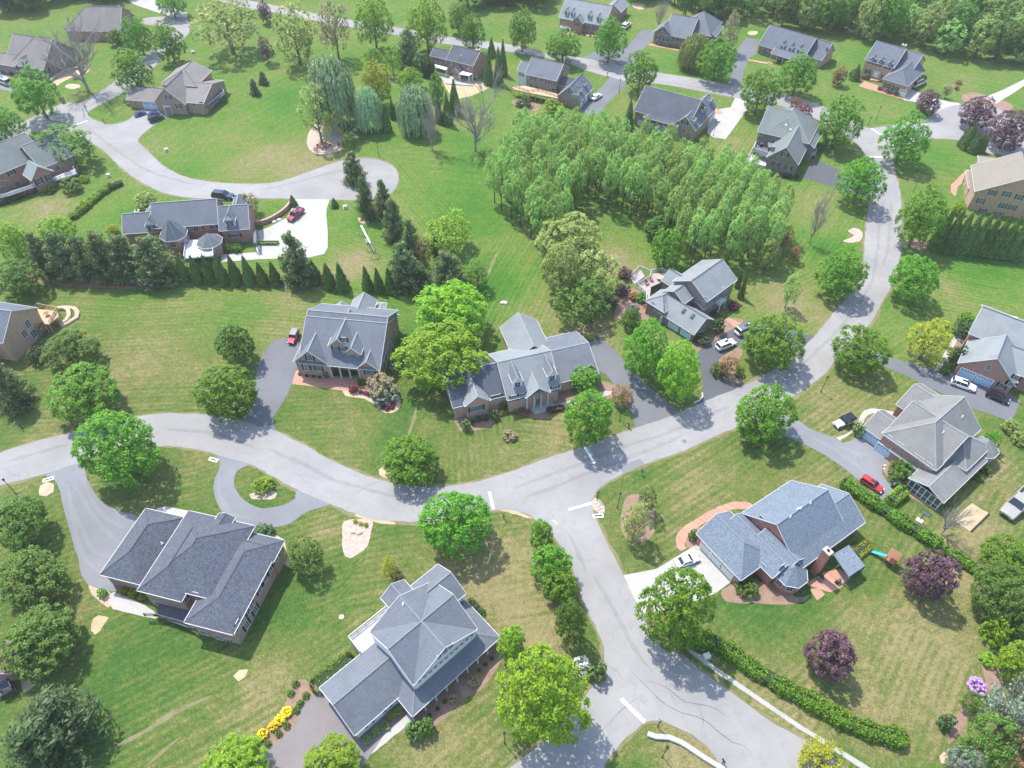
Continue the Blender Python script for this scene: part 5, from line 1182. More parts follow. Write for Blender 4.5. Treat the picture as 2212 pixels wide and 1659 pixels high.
def gdoor_mesh(w, h, mat):
    k = ('g', w, h, mat.name)
    if k not in WM:
        mb = MB(); f = .14; mb.box(-w / 2, w / 2, -.02, .03, 0, h, 0)
        for i in range(4): mb.box(-w / 2 + .08, w / 2 - .08, .0, .05, i * h / 4 + .04, (i + 1) * h / 4 - .04, 0)
        for i in range(5): x = -w / 2 + w * (i + .5) / 5; mb.box(x - .16, x + .16, .03, .058, h * .80, h * .92, 2)
        for a in ((-w / 2 - f, -w / 2, 0, h + f), (w / 2, w / 2 + f, 0, h + f), (-w / 2, w / 2, h, h + f)): mb.box(a[0], a[1], -.02, .08, a[2], a[3], 1)
        WM[k] = mb.mesh('garage_door', [mat, white, GLASS])
    return WM[k]
# ------------------------------------------------------------------ houses
# H1 hip roofed house, lower left
H = House('large brick house with a dark slate hip roof in the lower left', (397.5,1344), (500,1370.5), 5.0, BR_BROWN, RF_SLATE)
a = H.wing(v_(215,1241, 316,1099.5, 400,1118), 4.2, .62, 'y', (1, 1))
b1 = H.wing(v_(296,1275, 362,1292, 410,1104.5), 5.9, .62, 'y', (1, 1), ext=(0, 2.5, 0, 0))
b2 = H.wing(v_(374,1269, 461,1295.5, 550,1136, 410,1104.5), 6.0, .60, 'y', (1, 1))
c1 = H.wing(v_(397.5,1344, 500,1370.5, 607,1174.5), 5.05, .50, 'y', (1, 1), ext=(0, 0, 0, .5))
H.wing(v_(540,1150, 607,1174.5, 590,1215), 5.0, .5, 'x', (1, 1), ext=(3, 0, 0, 0))
H.win(q('03', 2060,410, 2130,420, 2155,240, 2205,290), .9, 1.7)
H.win(v_(596,1204, 583,1228, 560,1272, 572,1250, 536,1318), .9, 1.6)
H.win(q('03', 1370,240, 1440,262, 1610,185), 1.3, 1.6, shut=None); H.win(q('03', 1165,75, 1700,155, 1790,185), .9, 1.1, shut=None)
H.win(q('03', 1890,530, 1985,560, 1760,490), 1.2, 1.4, shut=None)
H.slab(q('03', 1365,240, 1530,300, 1660,190, 1600,400, 1690,470, 1360,350), 1.5, .3, DECKD)
H.rail(q('03', 1255,345, 1365,350, 1600,415, 1700,480), 1.2, BLACK)
H.wing(q('02', 1835,1225, 2010,1190, 1890,1120), 6.4, .5, 'y', (0, 0), z0=3, ext=(0, 0, 2, 0))
H.vent(q('02', 1402,1380)[0], a)
H.done()
# H2 white house with wrap-round porch
H = House('white house with a grey cross gabled roof and wrap round porch', q('13', 850,1380)[0], q('13', 1220,1055)[0], 3.2, SIDING, RF_GREY, CAP_M, name='white_house')
g = H.wing(q('13', 550,965, 850,1380, 1220,1055), 3.2, .62, 'x', (0, 0), ext=(0, 3, 0, 0))
p = H.wing(q('13', 1350,1215, 2105,525, 1800,205), 3.1, 1.9, 'x', (1, 1), wall=False, ext=(0, 0, 0, 0))
x0, x1, y0, y1 = p['r']
inner = H.wing(None, 2.9, .6, 'x', (1, 1), rect=[x0 + 1.9, x1 - 1.4, y0 + 2.2, y1 - .3], name='inner_roof')
H.posts(p, '-y', 9, r=.12)
m = H.wing(q('13', 1350,935, 1910,455, 990,480), 6.6, .62, 'x', (0, 0), z0=2.5, oh=.15)
x0, x1, y0, y1 = m['r']
cx = (x0 + x1) / 2
m2 = H.wing(None, 6.62, m['rise'] - .02, 'y', (0, 0), z0=2.5, oh=.15, rect=[x0 + .25, x1 - .25, y0 - .12, y1 + .05], gm=SIDING)
H.wing(q('13', 1080,190, 1245,375, 1275,40, 1440,215), 6.3, .7, 'y', (0, 0), z0=2.0, ext=(0, 0, 2.5, 0))
H.wing(v_(1006,1282, 940,1226, 885,1268), 5.6, .6, 'x', (0, 0), ext=(1, 0, 0, 0))
dk = H.slab(q('13', 805,540, 905,670, 1010,600, 1240,380, 1130,280), 3.2, 3.1, DECKP, 'terrace')
H.rail(q('13', 905,668, 805,540, 1130,280), 3.25)
X0, X1, Y0, Y1 = m2['r']
for i in range(11): H.win([0], .55, .5, shut=None, nx=1, ny=1, face=('y', Y0 + .15, -1, X0 + .9 + (X1 - X0 - 1.8) * i / 10, 6.1))
for i in (-1, 0, 1): H.win([0], .8, 1.2, shut=None, face=('y', Y0 + .15, -1, (X0 + X1) / 2 + i * 1.1, 8.6))
H.win(q('13', 955,1300, 1010,1255, 1110,1165, 1163,1120), .5, .6, shut=None, nx=1, ny=1)
H.vent(q('13', 1273,245)[0], H.wings[4])
H.done()
# H3 blue shingled brick house
A, B = v_(1503.5,1152, 1600,1254)
H = House('brick house with a pale blue shingle roof beside the white concrete drive', A, B, 3.3, BR_BRIGHT, RF_BLUE, plain('cap_blue', (.17,.20,.25), .8, .15))
g = H.wing(v_(1503.5,1152, 1600,1254, 1577,1104), 3.3, .62, 'x', (0, 1))
H.wing(v_(1608,1136, 1655,1180, 1640,1205), 3.5, .6, 'x', (0, 0), ext=(2, 4, 1, 2))
m = H.wing(v_(1621,1099.5, 1709,1038, 1775,1165), 3.9, .78, 'y', (0, 0), ext=(0, 1.5, 2.0, 0))
m2 = H.wing(v_(1785,1040, 1855,1138, 1720,1215), 3.9, .62, 'y', (0, 0), ext=(0, 0, 0, -1.2))
x0, x1, y0, y1 = m2['r']
H.wing(v_(1655,1195, 1690,1235, 1740,1205), 4.0, .7, 'x', (0, 0), ext=(3, 0, 0, 0))
H.turret((1709,1237), 3.2, 2.9, 2.2)
H.slab(v_(1800,1197, 1834,1177, 1869,1222, 1834,1246), 2.9, .22, RF_BLUE, 'porch_roof', legs=True)
H.chimney(q('32', 520,1440)[0], 7.6, 1.3, 1.0)
H.gdoor(v_(1523,1188, 1545,1211, 1570,1237), 2.3, 2.2)
for pt in q('32', 190,1150, 255,1085, 278,1075, 363,1030): H.vent(pt, m)
H.win(v_(1663,1232, 1650,1222), .9, 1.4, shut=None); H.win(v_(1640,1185, 1690,1220), .8, 1.2, shut=None)
H.win(v_(1590,1246), .8, 1.3, shut=None); H.win(v_(1628,1133, 1645,1120), .8, 1.2, shut=None)
H.done()
# H4 grey roofed house with sunroom
H = House('brick house with a warm grey roof and a glazed sunroom', q('32', 1215,815)[0], q('32', 1515,1030)[0], 3.2, BR_RED, RF_GG, CAP_L)
H.wing(q('32', 1215,815, 1515,1030, 1800,750), 3.2, .38, 'y', (0, 0), wall=False, ext=(0, 0, 0, 4)); sr = H.wings[-1]
x0, x1, y0, y1 = sr['r']
H.wing(None, 3.0, .35, 'y', (0, 0), rect=[x0 + .2, x1 - .2, y0 + 3.2, y1], name='inner_roof')
mb = MB(); L_ = x1 - x0 - .8
for k in range(7):
    xx = x0 + .4 + L_ * k / 6; mb.box(xx - .07, xx + .07, y0 + .4, y0 + .5, .0, 3.05)
for z in (.1, 1.2, 2.95): mb.box(x0 + .4, x1 - .4, y0 + .41, y0 + .49, z - .05, z + .05)
for sx in (x0 + .4, x1 - .4):
    for k in range(4): yy = y0 + .45 + 2.9 * k / 3; mb.box(sx - .05, sx + .05, yy - .06, yy + .06, 0, 3)
sf = mb.build('sunroom_frame', [white], H.e)
mb = MB(); mb.box(x0 + .45, x1 - .45, y0 + .43, y0 + .46, .1, 2.9); mb.box(x0 + .42, x0 + .45, y0 + .5, y0 + 3.3, .1, 2.9); mb.box(x1 - .45, x1 - .42, y0 + .5, y0 + 3.3, .1, 2.9); mb.build('pane', [GLASS], sf)
gar = H.wing(q('32', 820,370, 1010,490, 1100,290), 3.0, .6, 'x', (0, 0), ext=(0, 4, 0, 0))
m = H.wing(q('32', 1015,400, 1450,750, 1740,360), 5.2, .80, 'y', (1, 0), ext=(0, 0, 0, 1.0))
x0, x1, y0, y1 = m['r']
n_ = H.wing(None, 5.15, m['rise'] - .5, 'x', (0, 0), rect=[x0 - .0, x1 - .1, y0 + 2.5, y1 - 3.0])
H.wing(q('32', 1075,550, 1290,740, 1345,690), 2.9, .5, 'x', (0, 0), ext=(0, 1, 0, 2.5))
H.wing(None, 3.4, .62, 'x', (0, 0), rect=[x0 - 3.0, x0 + 6, y1 - 5.5, y1 + 4.0])
H.wing(None, 4.2, .62, 'x', (0, 1), rect=[x1 - 8, x1 + 3.4, y0 + 5.5, y1 - 1.5])
H.turret(q('32', 1860,545)[0], 3.3, 2.9, 2.2)
H.gdoor(q('32', 880,470, 1010,555), 3.2, 2.2, GD_BLUE)
H.win(q('32', 1145,520, 1290,620, 1330,640, 1400,690), 1.2, 1.0, shut=None); H.win(q('32', 1050,465), .8, 1.0, shut=None)
H.win(q('32', 1190,700, 1240,735, 1270,760), .9, 1.1, shut=None)
for pt in q('32', 1510,420, 1675,285): H.vent(pt, m)
H.done()
# H5 three car garage house
H = House('brick house with three blue garage doors and a white railed deck', q('21', 1225,1015)[0], q('21', 1565,1230)[0], 2.7, BR_DARK, RF_LGREY, CAP_D)
g = H.wing(q('21', 1225,1015, 1565,1230, 1745,1105), 2.7, .75, 'x', (0, 0))
fr = [H.L(p_, 6.0) for p_ in q('21', 1660,935, 1970,770)]; xf = (fr[0].x + fr[1].x) / 2; hf = H.half(q('21', 1690,672)[0], 6.0, xf, 0, .62)
m = H.wing(None, 6.0, .62, 'y', (0, 0), rect=[xf - 2 * hf, xf, fr[0].y, fr[1].y])
x0, x1, y0, y1 = m['r']
H.win(q('21', 1685,935, 1775,880, 1818,845, 1855,825), .9, 1.3, shut=None); H.win(q('21', 1735,985, 1840,890, 1870,910), .9, 1.5, shut=None)
lf = H.L(q('21', 1520,945)[0], 5.0)
lw = H.wing(None, 5.0, .62, 'y', (0, 0), rect=[x0 + .3, lf.x, lf.y - 1.5, y0 + 1])
H.wing(None, 3.8, .6, 'y', (1, 0), rect=[x0 - 1.2, x0 + 4.6, lf.y - 6.0, lf.y])
H.wing(None, 4.4, .75, 'x', (0, 0), rect=[x0 - 3.0, x0 + 4, lf.y + 2, lf.y + 7.5])
H.wing(q('21', 1640,1010, 1530,940, 1600,900), 3.3, .5, 'y', (0, 0), ext=(0, .5, 0, 1))
H.gdoor(q('21', 1290,1110, 1390,1175, 1495,1245), 2.5, 2.2, GD_BLUE)
for pt in q('21', 1485,1030, 1560,1075): H.skylight(pt, g)
H.win(q('21', 1230,915, 1225,950), .9, 1.3, shut=None); H.win(q('21', 1660,1180, 1620,1225), .8, 1.3, shut=None)
H.slab(q('21', 1735,940, 1790,900, 1850,930, 1795,985), 2.9, .25, COPPER, 'portico_roof', legs=True)
H.rail(q('21', 1735,940, 1795,985, 1850,930), 2.95)
dk = q('21', 1200,700, 1330,700, 1290,780, 1200,820, 1190,930, 1160,930, 1150,880, 1080,820, 1190,740)
H.slab(dk, 1.9, .25, plain('deck_rose', (.36,.30,.31), .8, .12, 5)); H.rail(q('21', 1330,705, 1290,680, 1200,695, 1190,745, 1080,815, 1155,880, 1160,970, 1210,985), 1.9)
H.steps(q('21', 1130,700)[0], q('21', 1040,770)[0], 1.9, 7, DECKP, 2.6); H.rail(q('21', 1190,700, 1100,660, 1040,720), 1.4)
H.slab(q('21', 1160,940, 1215,940, 1230,1010, 1165,1010), .8, .75, brickpave, 'terrace')
H.done()
# H6 right edge house
H = House('brick house with a light grey roof and two blue garage doors at the right edge', q('31', 1640,1480)[0], q('31', 2080,1659)[0], 3.4, BR_RED, RF_LGREY, CAP_D)
g = H.wing(q('31', 1640,1480, 2080,1659, 2200,1520), 3.4, .85, 'y', (0, 0), ext=(0, 0, 0, 2))
H.gdoor(q('31', 1725,1560, 1870,1625), 3.0, 2.4, GD_BLUE); H.win(q('31', 1905,1515), .9, 1.2, shut=None)
m = H.front(q('31', 1730,1225, 1945,1300), q('31', 1855,990)[0], 5.2, .6, ext=(0, 13))
x0, x1, y0, y1 = m['r']
H.slab(q('31', 1865,1105, 1985,1165, 2150,1110, 2160,1080, 1900,1040), 6.4, .2, COPPER, 'flat_roof')
H.wing(None, 4.0, .6, 'x', (0, 1), rect=[x0 + 6.5, x1 - 1, y0 - 5.5, y0 + 4])
H.win(q('32', 2020,15, 2110,0), .9, 1.2); H.win(v_(2204,1182-363, 2182,830), .8, 1.2)
H.done()
# H7 long ranch
H = House('long low brick ranch house with two dormers and columned entrance', q('12', 1805,190)[0], q('12', 2030,138)[0], 4.0, BR_PINK, RF_GREY, CAP_L)
l = H.wing(v_(1004,877, 1060,866), 4.35, .85, 'y', (0, 0), roof=RF_LGREY, ext=(0, 0, 0, 9))
m = H.front(v_(1054,863, 1088,857), v_(1020,795)[0], 4.0, .6, roof=RF_DARK, ext=(7.5, 3))
c1 = H.front(v_(1096,866, 1211,838), v_(1140,768)[0], 4.3, .62, roof=RF_LGREY)
r1 = H.front(v_(1211,828, 1293,806), v_(1271,740)[0], 3.3, .42, ext=(3, 0))
ent = H.wing(v_(1134,855, 1187,844), 4.5, .85, 'y', (0, 0), roof=RF_LGREY, wall=False, ext=(0, 0, .6, 7))
H.posts(ent, '-y', 4, r=.15)
bk = H.wing(v_(1088,716+10, 1180,745, 1150,770), 3.9, .75, 'y', (0, 0), roof=RF_LGREY, ext=(0, .5, 0, 3))
H.dormer(v_(1118,836)[0], c1, 2.0, 1.7, 1.4, win_=(1.1, 1.3)); H.dormer(v_(1192,822)[0], c1, 2.0, 1.7, 1.4, win_=(1.1, 1.3))
H.win(q('12', 1905,210), 2.4, 1.5, nx=6); H.win(q('12', 2070,88), 2.2, 1.4, nx=6)
H.win(q('22', 15,115, 88,98, 370,30), 1.1, 1.7); H.door(q('22', 225,140)[0], 1.1, 2.1)
H.slab(q('22', 130,190, 350,150, 370,215, 200,255), .35, .33, conc, 'porch_floor')
H.done()
# H8 gabled house with red car
H = House('brick house with many grey gables and a shaded front porch, red car behind it', q('11', 320,1470)[0], q('11', 635,1500)[0], 4.4, BR_BROWN, RF_GREY, CAP_L)
gl = H.wing(q('11', 320,1470, 635,1500), 4.4, .95, 'y', (0, 0), ext=(0, 0, 0, 9))
gr = H.wing(q('11', 870,1515, 1065,1545), 4.4, .95, 'y', (0, 0), ext=(0, 0, 0, 8))
m = H.front(q('11', 345,1475, 1070,1543), q('11', 1230,1142)[0], 4.55, .62, ext=(-.5, 0), wall=False)
x0, x1, y0, y1 = m['r']
H.wing(None, 4.55 + .62 * 3.0 - .34, .62, 'x', rect=[x0 + .05, x1 - .05, y0 + 3.0, y1 - .2], oh=.38, name='inner_roof')
pr = H.wing(q('11', 635,1500, 870,1520), 4.2, .75, 'x', (0, 0), wall=False, ext=(.5, .5, 0, 7))
H.posts(pr, '-y', 4, r=.14)
dm = H.wing(q('11', 620,1330, 825,1300), 7.9, .95, 'y', (0, 0), z0=4, ext=(0, 0, 0, 8), wall=BR_BROWN)
d2 = H.wing(q('11', 760,1385, 905,1405), 7.0, .9, 'y', (0, 0), z0=4, ext=(0, 0, 0, 5), wall=BR_TAN)
H.wing(None, 5.2, .8, 'y', (0, 0), rect=[x0 + 6.5, x0 + 12, y1 - 5, y1 + 3.4], roof=RF_LGREY)
H.wing(None, 4.4, .7, 'y', (0, 0), rect=[x0 + 2.5, x0 + 5.5, y1 - 4, y1 + 1.8], roof=RF_LGREY)
H.wing(None, 4.2, .35, 'y', (0, 1), rect=[x0 + 12, x1 - 4.0, y1 - 3, y1 + 4.0], roof=RF_LGREY)
H.win(q('11', 465,1430, 437,1515, 540,1520), 1.0, 1.6); H.win(q('11', 760,1275, 690,1350, 750,1355), .9, 1.2)
H.win(q('11', 840,1415), 1.5, 1.2, shut=None, nx=4); H.win(q('11', 985,1560), 1.7, 1.4, nx=4)
H.win(q('11', 1165,1310, 1190,1370, 1130,1410, 1205,1210, 1120,1480), .8, 1.4)
H.slab(q('11', 635,1590, 890,1600, 880,1659, 560,1640), .3, .28, brickpave, 'porch_floor')
H.done()
# H9 terraced house upper left centre
H = House('wide brick house with turret roofs and a bright white terrace', q('01', 1620,295)[0], q('01', 1885,275)[0], 5.3, BR_RED, RF_GREY, CAP_L)
m = H.front(q('01', 1620,298, 1885,272), q('01', 1640,72)[0], 5.3, .72, ext=(9.0, 0))
x0, x1, y0, y1 = m['r']
lw = H.wing(None, 4.2, .7, 'x', (0, 0), rect=[x0 - 7.8, x0 + 1, y0 + .2, y1 - 2.0])
rw = H.front(q('01', 1910,335, 2145,320), q('01', 2010,115)[0], 4.4, .72, ext=(.5, .3))
H.turret(q('01', 1500,360)[0], 5.2, 3.6, 4.6, z0=0)
H.turret(q('01', 1810,425)[0], 3.4, 3.4, 2.4, z0=0)
H.dormer(q('01', 1320,370)[0], lw, 2.6, 1.5, 1.9, win_=(2.0, 1.2), hip=True); H.dormer(q('01', 1995,295)[0], rw, 2.6, 1.5, 1.9, win_=(1.8, 1.2), hip=True)
H.wing(None, 3.6, .9, 'y', (1, 0), rect=[x0 - 4.4, x0 - 1.0, y1 - 4.5, y1 + 1]); H.wing(None, 5.0, 1.1, 'y', (0, 1), rect=[x1 + 2.5, x1 + 6.0, y1 - 5, y1 + 1.5])
H.win(q('01', 1655,322, 1730,312, 1850,298), .9, 1.0); H.win(q('01', 2030,375), 2.2, 1.1, nx=4); H.win(q('01', 2125,455), .9, .8, shut=None)
H.win(q('01', 1545,495), 1.6, 1.5, shut=None, nx=3); H.win(q('01', 1510,405, 1580,385), .9, 1.0)
H.slab(q('01', 1605,410, 1830,420, 1850,550, 1590,575), 2.6, .3, plain('white_terrace', (.80,.80,.82), .6, .03), 'terrace', legs=True)
H.rail(q('01', 1615,415, 1595,575, 1850,545, 1835,420), 2.6)
H.chimney(q('01', 1180,160)[0], 7.0, 1.0, .9)
H.slab(q('01', 2190,320, 2212,320, 2215,440, 2190,440), 3.0, .2, RF_GREY, 'porch_roof', legs=True)
H.done()
# H10 left brick house
H = House('red brick house with white railed decks at the left edge', q('00', 230,1415)[0], q('00', 400,1345)[0], 5.2, BR_RED, RF_GREEN, CAP_L)
m = H.front(q('00', 0,1490, 400,1350), q('00', 75,1200)[0], 5.4, .66, ext=(10, 0))
r2 = H.front(q('00', 435,1420, 640,1345), q('00', 330,1205)[0], 5.0, .66, ext=(3, 0))
gw = H.wing(q('00', 270,1560, 460,1480), 4.2, .95, 'y', (0, 0), ext=(0, 0, 0, 5), roof=RF_LGREY)
H.win(q('00', 95,1485, 335,1565, 425,1530), 1.1, 1.7); H.win(q('00', 495,1450, 605,1390, 150,1590, 640,1465), 1.4, 1.5, shut=None, nx=3)
H.wing(q('00', -60,1590, 50,1560), 3.2, .7, 'y', (0, 0), ext=(0, 0, 0, 4)); H.win(q('00', 20,1640), 1.6, 1.4, shut=None, nx=3)
H.slab(q('00', 100,1645, 310,1590, 300,1620, 90,1690, -60,1720), 2.2, .25, DECKD); H.rail(q('00', -60,1725, 90,1690, 315,1610), 2.2)
H.slab(q('00', 460,1530, 640,1460, 670,1500, 480,1560), 2.2, .25, DECKP); H.rail(q('00', 470,1560, 665,1500, 640,1460), 2.2)
H.win(q('01', 30,30), 1.2, 1.2, shut=None)
for pt in q('00', 235,1330, 375,1280): H.vent(pt, m)
H.done()
# H11 left taupe house
H = House('taupe hip roofed brick house behind the huge bare tree', q('00', 80,555)[0], q('00', 375,605)[0], 3.6, BR_DARK, RF_TAUPE)
m = H.front(q('00', 80,555, 375,605), q('00', 300,312)[0], 3.6, .8, hips=(1, 0))
H.wing(q('00', 375,600, 440,380), 3.6, .8, 'x', (0, 0), ext=(4, 0, 0, -1)); H.wing(q('00', -60,545, 85,560), 3.4, .6, 'x', (0, 0), ext=(0, 3, 0, 7))
H.dormer(q('00', 205,560)[0], m, 1.5, 1.5, .9); H.win(q('00', 410,620, 440,590), .9, 1.4); H.win(q('00', 120,590), 2.0, 1.4, shut=None)
mb = MB(); pw = [W(*p) for p in q('00', 440,715, 480,680, 560,630, 640,605, 700,595)]; H.done()
# H12 centre-left taupe house
H = House('taupe roofed brick house with three blue cars before its garage', q('00', 1620,895)[0], q('00', 1650,870)[0], 5.0, BR_BROWN, RF_TAUPE)
H.e.location = H.o = Vector((*W(*q('00', 1335,880)[0], 3.0).to_2d(), 0)); d_ = W(*q('00', 1610,900)[0], 3.0) - W(*q('00', 1335,880)[0], 3.0); H.th = math.atan2(d_.y, d_.x); H.e.rotation_euler.z = H.th
H.M = Matrix.Translation(H.o) @ Matrix.Rotation(H.th, 4, 'Z'); H.Mi = H.M.inverted()
g = H.wing(q('00', 1330,885, 1605,900), 3.8, .95, 'y', (0, 0), ext=(0, 0, 0, 13))
H.wing(q('00', 1200,870, 1340,880, 1215,745), 3.0, .45, 'x', (0, 0), ext=(0, 3, 0, 0))
u = H.wing(q('00', 1665,745, 1830,610, 1395,720), 6.5, .45, 'y', (1, 0), z0=2, ext=(0, 0, 0, 0))
H.wing(q('00', 1530,880, 1735,800, 1890,690, 1935,700), 4.0, .32, 'x', (0, 0), ext=(1, .2, 0, 0))
x0, x1, y0, y1 = H.wings[-1]['r']
H.gdoor(q('00', 1275,915, 1350,930), 2.6, 2.2, GD_BLUE); H.win(q('00', 1455,840, 1545,918), 1.1, 1.4)
H.win(q('00', 1720,725, 1770,690), 1.3, 1.0, shut=None); H.win(q('00', 1675,905, 1735,880), 1.2, 1.3, shut=None); H.win(q('00', 1910,740), .8, 1.2, shut=None)
H.slab(q('00', 1760,845, 1900,760, 1940,815, 1790,920), 2.6, .25, DECKD, legs=True); H.rail(q('00', 1760,925, 1800,920, 1940,810, 1930,790), 2.2); H.steps(q('00', 1790,915)[0], q('00', 1745,985)[0], 2.2, 7, DECKP)
H.slab(q('00', 1400,905, 1460,895, 1470,920, 1415,925), 2.9, .2, COPPER, 'portico_roof', legs=True)
H.done()
# H13 upper left taupe hip
H = House('taupe hip roofed brick house with three pale blue dormers at the top left', q('00', 555,265)[0], q('00', 950,270)[0], 3.8, BR_RED, RF_TAUPE)
m = H.front(q('00', 555,265, 950,270), q('00', 790,55)[0], 3.8, .8, hips=(1, 0), ext=(0, 4))
H.wing(q('00', 950,200, 1100,125), 3.8, .6, 'x', (0, 0), ext=(8, 0, 2, 4)); w2 = H.wings[-1]
H.wing(None, 3.4, .6, 'y', (0, 0), rect=[m['r'][0] + 3, m['r'][0] + 9, m['r'][3] - 6, m['r'][3] + 3])
for pt in q('00', 965,165, 1000,145, 1030,125): H.dormer(pt, w2, 1.3, 1.5, .8)
H.win(q('00', 800,295), 1.0, 1.4, shut=None); H.done()
# H15 brick colonial
H = House('red brick colonial with a brick chimney and two white awnings', q('10', 1650,515)[0], q('10', 1870,570)[0], 5.2, BR_RED, RF_DARK, CAP_D)
m = H.front(q('10', 1645,510, 1875,572), q('10', 1800,412)[0], 5.4, .66)
H.front(q('10', 1500,480, 1650,515), q('10', 1590,422)[0], 4.8, .6, ext=(0, 1)); H.wing(q('10', 1690,615, 1775,620), 3.0, .9, 'y', (0, 0), ext=(0, 0, 0, 4), wall=BR_TAN)
H.win(q('10', 1555,505, 1595,520, 1640,530, 1690,545, 1835,580), .9, 1.2, SHUT_G); H.win(q('10', 1725,645), 1.8, 1.3, shut=None, nx=4)
for pts in (q('10', 1545,555, 1655,585, 1640,605, 1555,580), q('10', 1760,610, 1870,635, 1840,655, 1760,640)): H.slab(pts, 2.9, .15, white, 'awning', legs=True)
H.chimney(q('10', 1918,425)[0], 9.0, 1.1, 1.2); H.win(q('10', 1600,620, 1820,680), 1.6, 1.6, shut=None, nx=2)
H.slab(q('10', 1560,640, 1700,665, 1860,700, 1880,740, 1640,720), .3, .28, conc, 'terrace'); H.vent(q('10', 1773,480)[0], m); H.done()
# H16 brick house with tan deck
H = House('brick house with a tan wooden deck and dormered garage wing', q('20', 110,640)[0], q('20', 385,700)[0], 5.7, BR_BROWN, RF_GREY, CAP_D)
m = H.front(q('20', 110,640, 385,700), q('20', 320,522)[0], 5.7, .66); H.wing(q('20', 45,605, 110,625), 5.4, .5, 'x', (0, 0), ext=(0, 1.5, 0, 7.5), wall=SIDING)
g = H.wing(q('20', 400,820, 575,870, 705,755), 3.0, .95, 'y', (0, 0), gm=BR_BROWN); H.wing(q('20', 415,720, 520,760), 3.4, .7, 'x', (0, 0), ext=(1, 4, 0, 4), roof=RF_DARK)
for pt in q('20', 640,765, 600,815, 565,860): H.dormer((pt[0] - 1, pt[1] - 3), g, 1.2, 1.0, .9, wall=SIDE_DK)
H.win(q('20', 185,680, 340,715, 270,695, 448,615), 1.2, 1.3, SHUT_G, nx=2); H.win(q('20', 490,795, 485,890), .8, 1.2, shut=None); H.gdoor(q('20', 600,900, 640,855, 680,815), 2.3, 2.2, GD_WHITE)
H.win(q('20', 165,745, 215,765, 355,785), 1.3, 1.8, shut=None)
H.slab(q('20', 0,750, 110,740, 390,810, 400,850, 140,800, 20,770), 2.8, .25, WOOD, legs=True); H.rail(q('20', 0,750, 140,800, 230,790, 395,845), 2.6, WOOD); H.win(q('20', 70,640, 95,650), .7, 1.0, shut=None)
for k in range(7): mbp = MB(); p_ = H.L(q('20', 60 + k * 48, 780 + k * 11)[0], 2.6); mbp.box(p_.x - .1, p_.x + .1, p_.y - .1, p_.y + .1, 0, 2.6); mbp.build('post', [WOOD], H.e)
H.done()
# H17 dark roof with screened porch
H = House('dark roofed brick house with a white screened porch above the grove', q('20', 1390,1075)[0], q('20', 1585,1130)[0], 4.2, BR_BROWN, RF_DARK, CAP_L)
g = H.wing(q('20', 1390,1075, 1585,1130, 1765,920), 4.2, .95, 'y', (0, 0), roof=RF_GREY)
x0, x1, y0, y1 = g['r']
m = H.front(q('20', 1050,955, 1140,980), q('20', 1300,775)[0], 4.9, .72, ext=(0, 15.5))
H.wing(q('20', 1140,1005, 1380,1080), 4.4, .42, 'x', (1, 0), wall=False, ext=(0, 2, 0, 7)); pw_ = H.wings[-1]; H.posts(pw_, '-y', 6, r=.09, rail=3.0)
H.slab([(pw_['r'][0] + .3, pw_['r'][2] + .3), (pw_['r'][1], pw_['r'][2] + .3), (pw_['r'][1], pw_['r'][2] + 5), (pw_['r'][0] + .3, pw_['r'][2] + 5)], 2.0, .25, DECKP, local=True)
for pt in q('20', 1580,1065, 1655,970, 1715,890): H.dormer(pt, g, 1.5, 1.3, .5, wall=SIDING)
H.win(q('20', 1495,1060), 1.0, 1.4); H.win(q('20', 1418,1115, 1482,1132, 1090,990), 1.0, 1.4, shut=None); H.door(q('20', 1105,1060)[0], 1.6, 2.0, SIDING); H.gdoor(q('20', 1720,1010, 1750,960), 2.4, 2.3)
H.steps(q('20', 1370,1130)[0], q('20', 1345,1195)[0], 2, 6, DECKP); H.done()
# H18 slate green roof with deck
H = House('green grey roofed brick house left of the upper right junction', q('30', 0,1360)[0], q('30', 240,1420)[0], 4.2, BR_DARK, RF_GREEN, CAP_L)
g = H.wing(q('30', -10,1355, 240,1422, 345,1262), 4.4, .95, 'y', (0, 0), ext=(0, 0, 0, 2))
m = H.wing(q('20', 2125,1130, 2212,1150) + q('30', 360,1245, 445,1160, 165,945), 6.0, .62, 'x', (0, 1), ext=(0, -1.5, 0, -3))
x0, x1, y0, y1 = m['r']; H.wing(None, 6.1, .75, 'y', (1, 1), rect=[x0 + 2.0, x0 + 12, y0 + .6, y1 + 2.0])
H.wing(q('30', 285,1240, 440,1165), 4.6, .6, 'y', (0, 0), ext=(0, .5, 1.0, 5))
H.win(q('30', 148,1335, 68,1418, 178,1450), 1.0, 1.3); H.win(q('30', 20,1285, 45,1290, 150,1208), .9, 1.4, shut=None); H.win(q('20', 2155,1155, 2130,1235), .9, 1.2, shut=None)
H.slab(q('20', 2110,1250, 2212,1280, 2212,1360, 2090,1310), 3.0, .25, DECKD, legs=True); H.rail(q('20', 2105,1240, 2085,1300, 2212,1340), 3.0); H.slab(q('20', 2060,1330, 2212,1370, 2212,1440, 2030,1400), 1.2, 1.1, DECKP, 'terrace'); H.rail(q('20', 2105,1240, 2025,1395), 1.2)
H.slab(q('30', 0,1215, 60,1235, 130,1240, 90,1290, 0,1270), 3.8, .2, RF_GREEN, 'porch_roof')
for pt in q('30', 155,1080, 195,1120): H.vent(pt, m, .3, .2)
H.slab(q('30', 355,1290, 410,1280, 415,1330, 370,1345), 1.2, .2, DECKP, 'porch', legs=True); H.rail(q('30', 365,1345, 412,1330, 415,1280), 1.2); H.done()
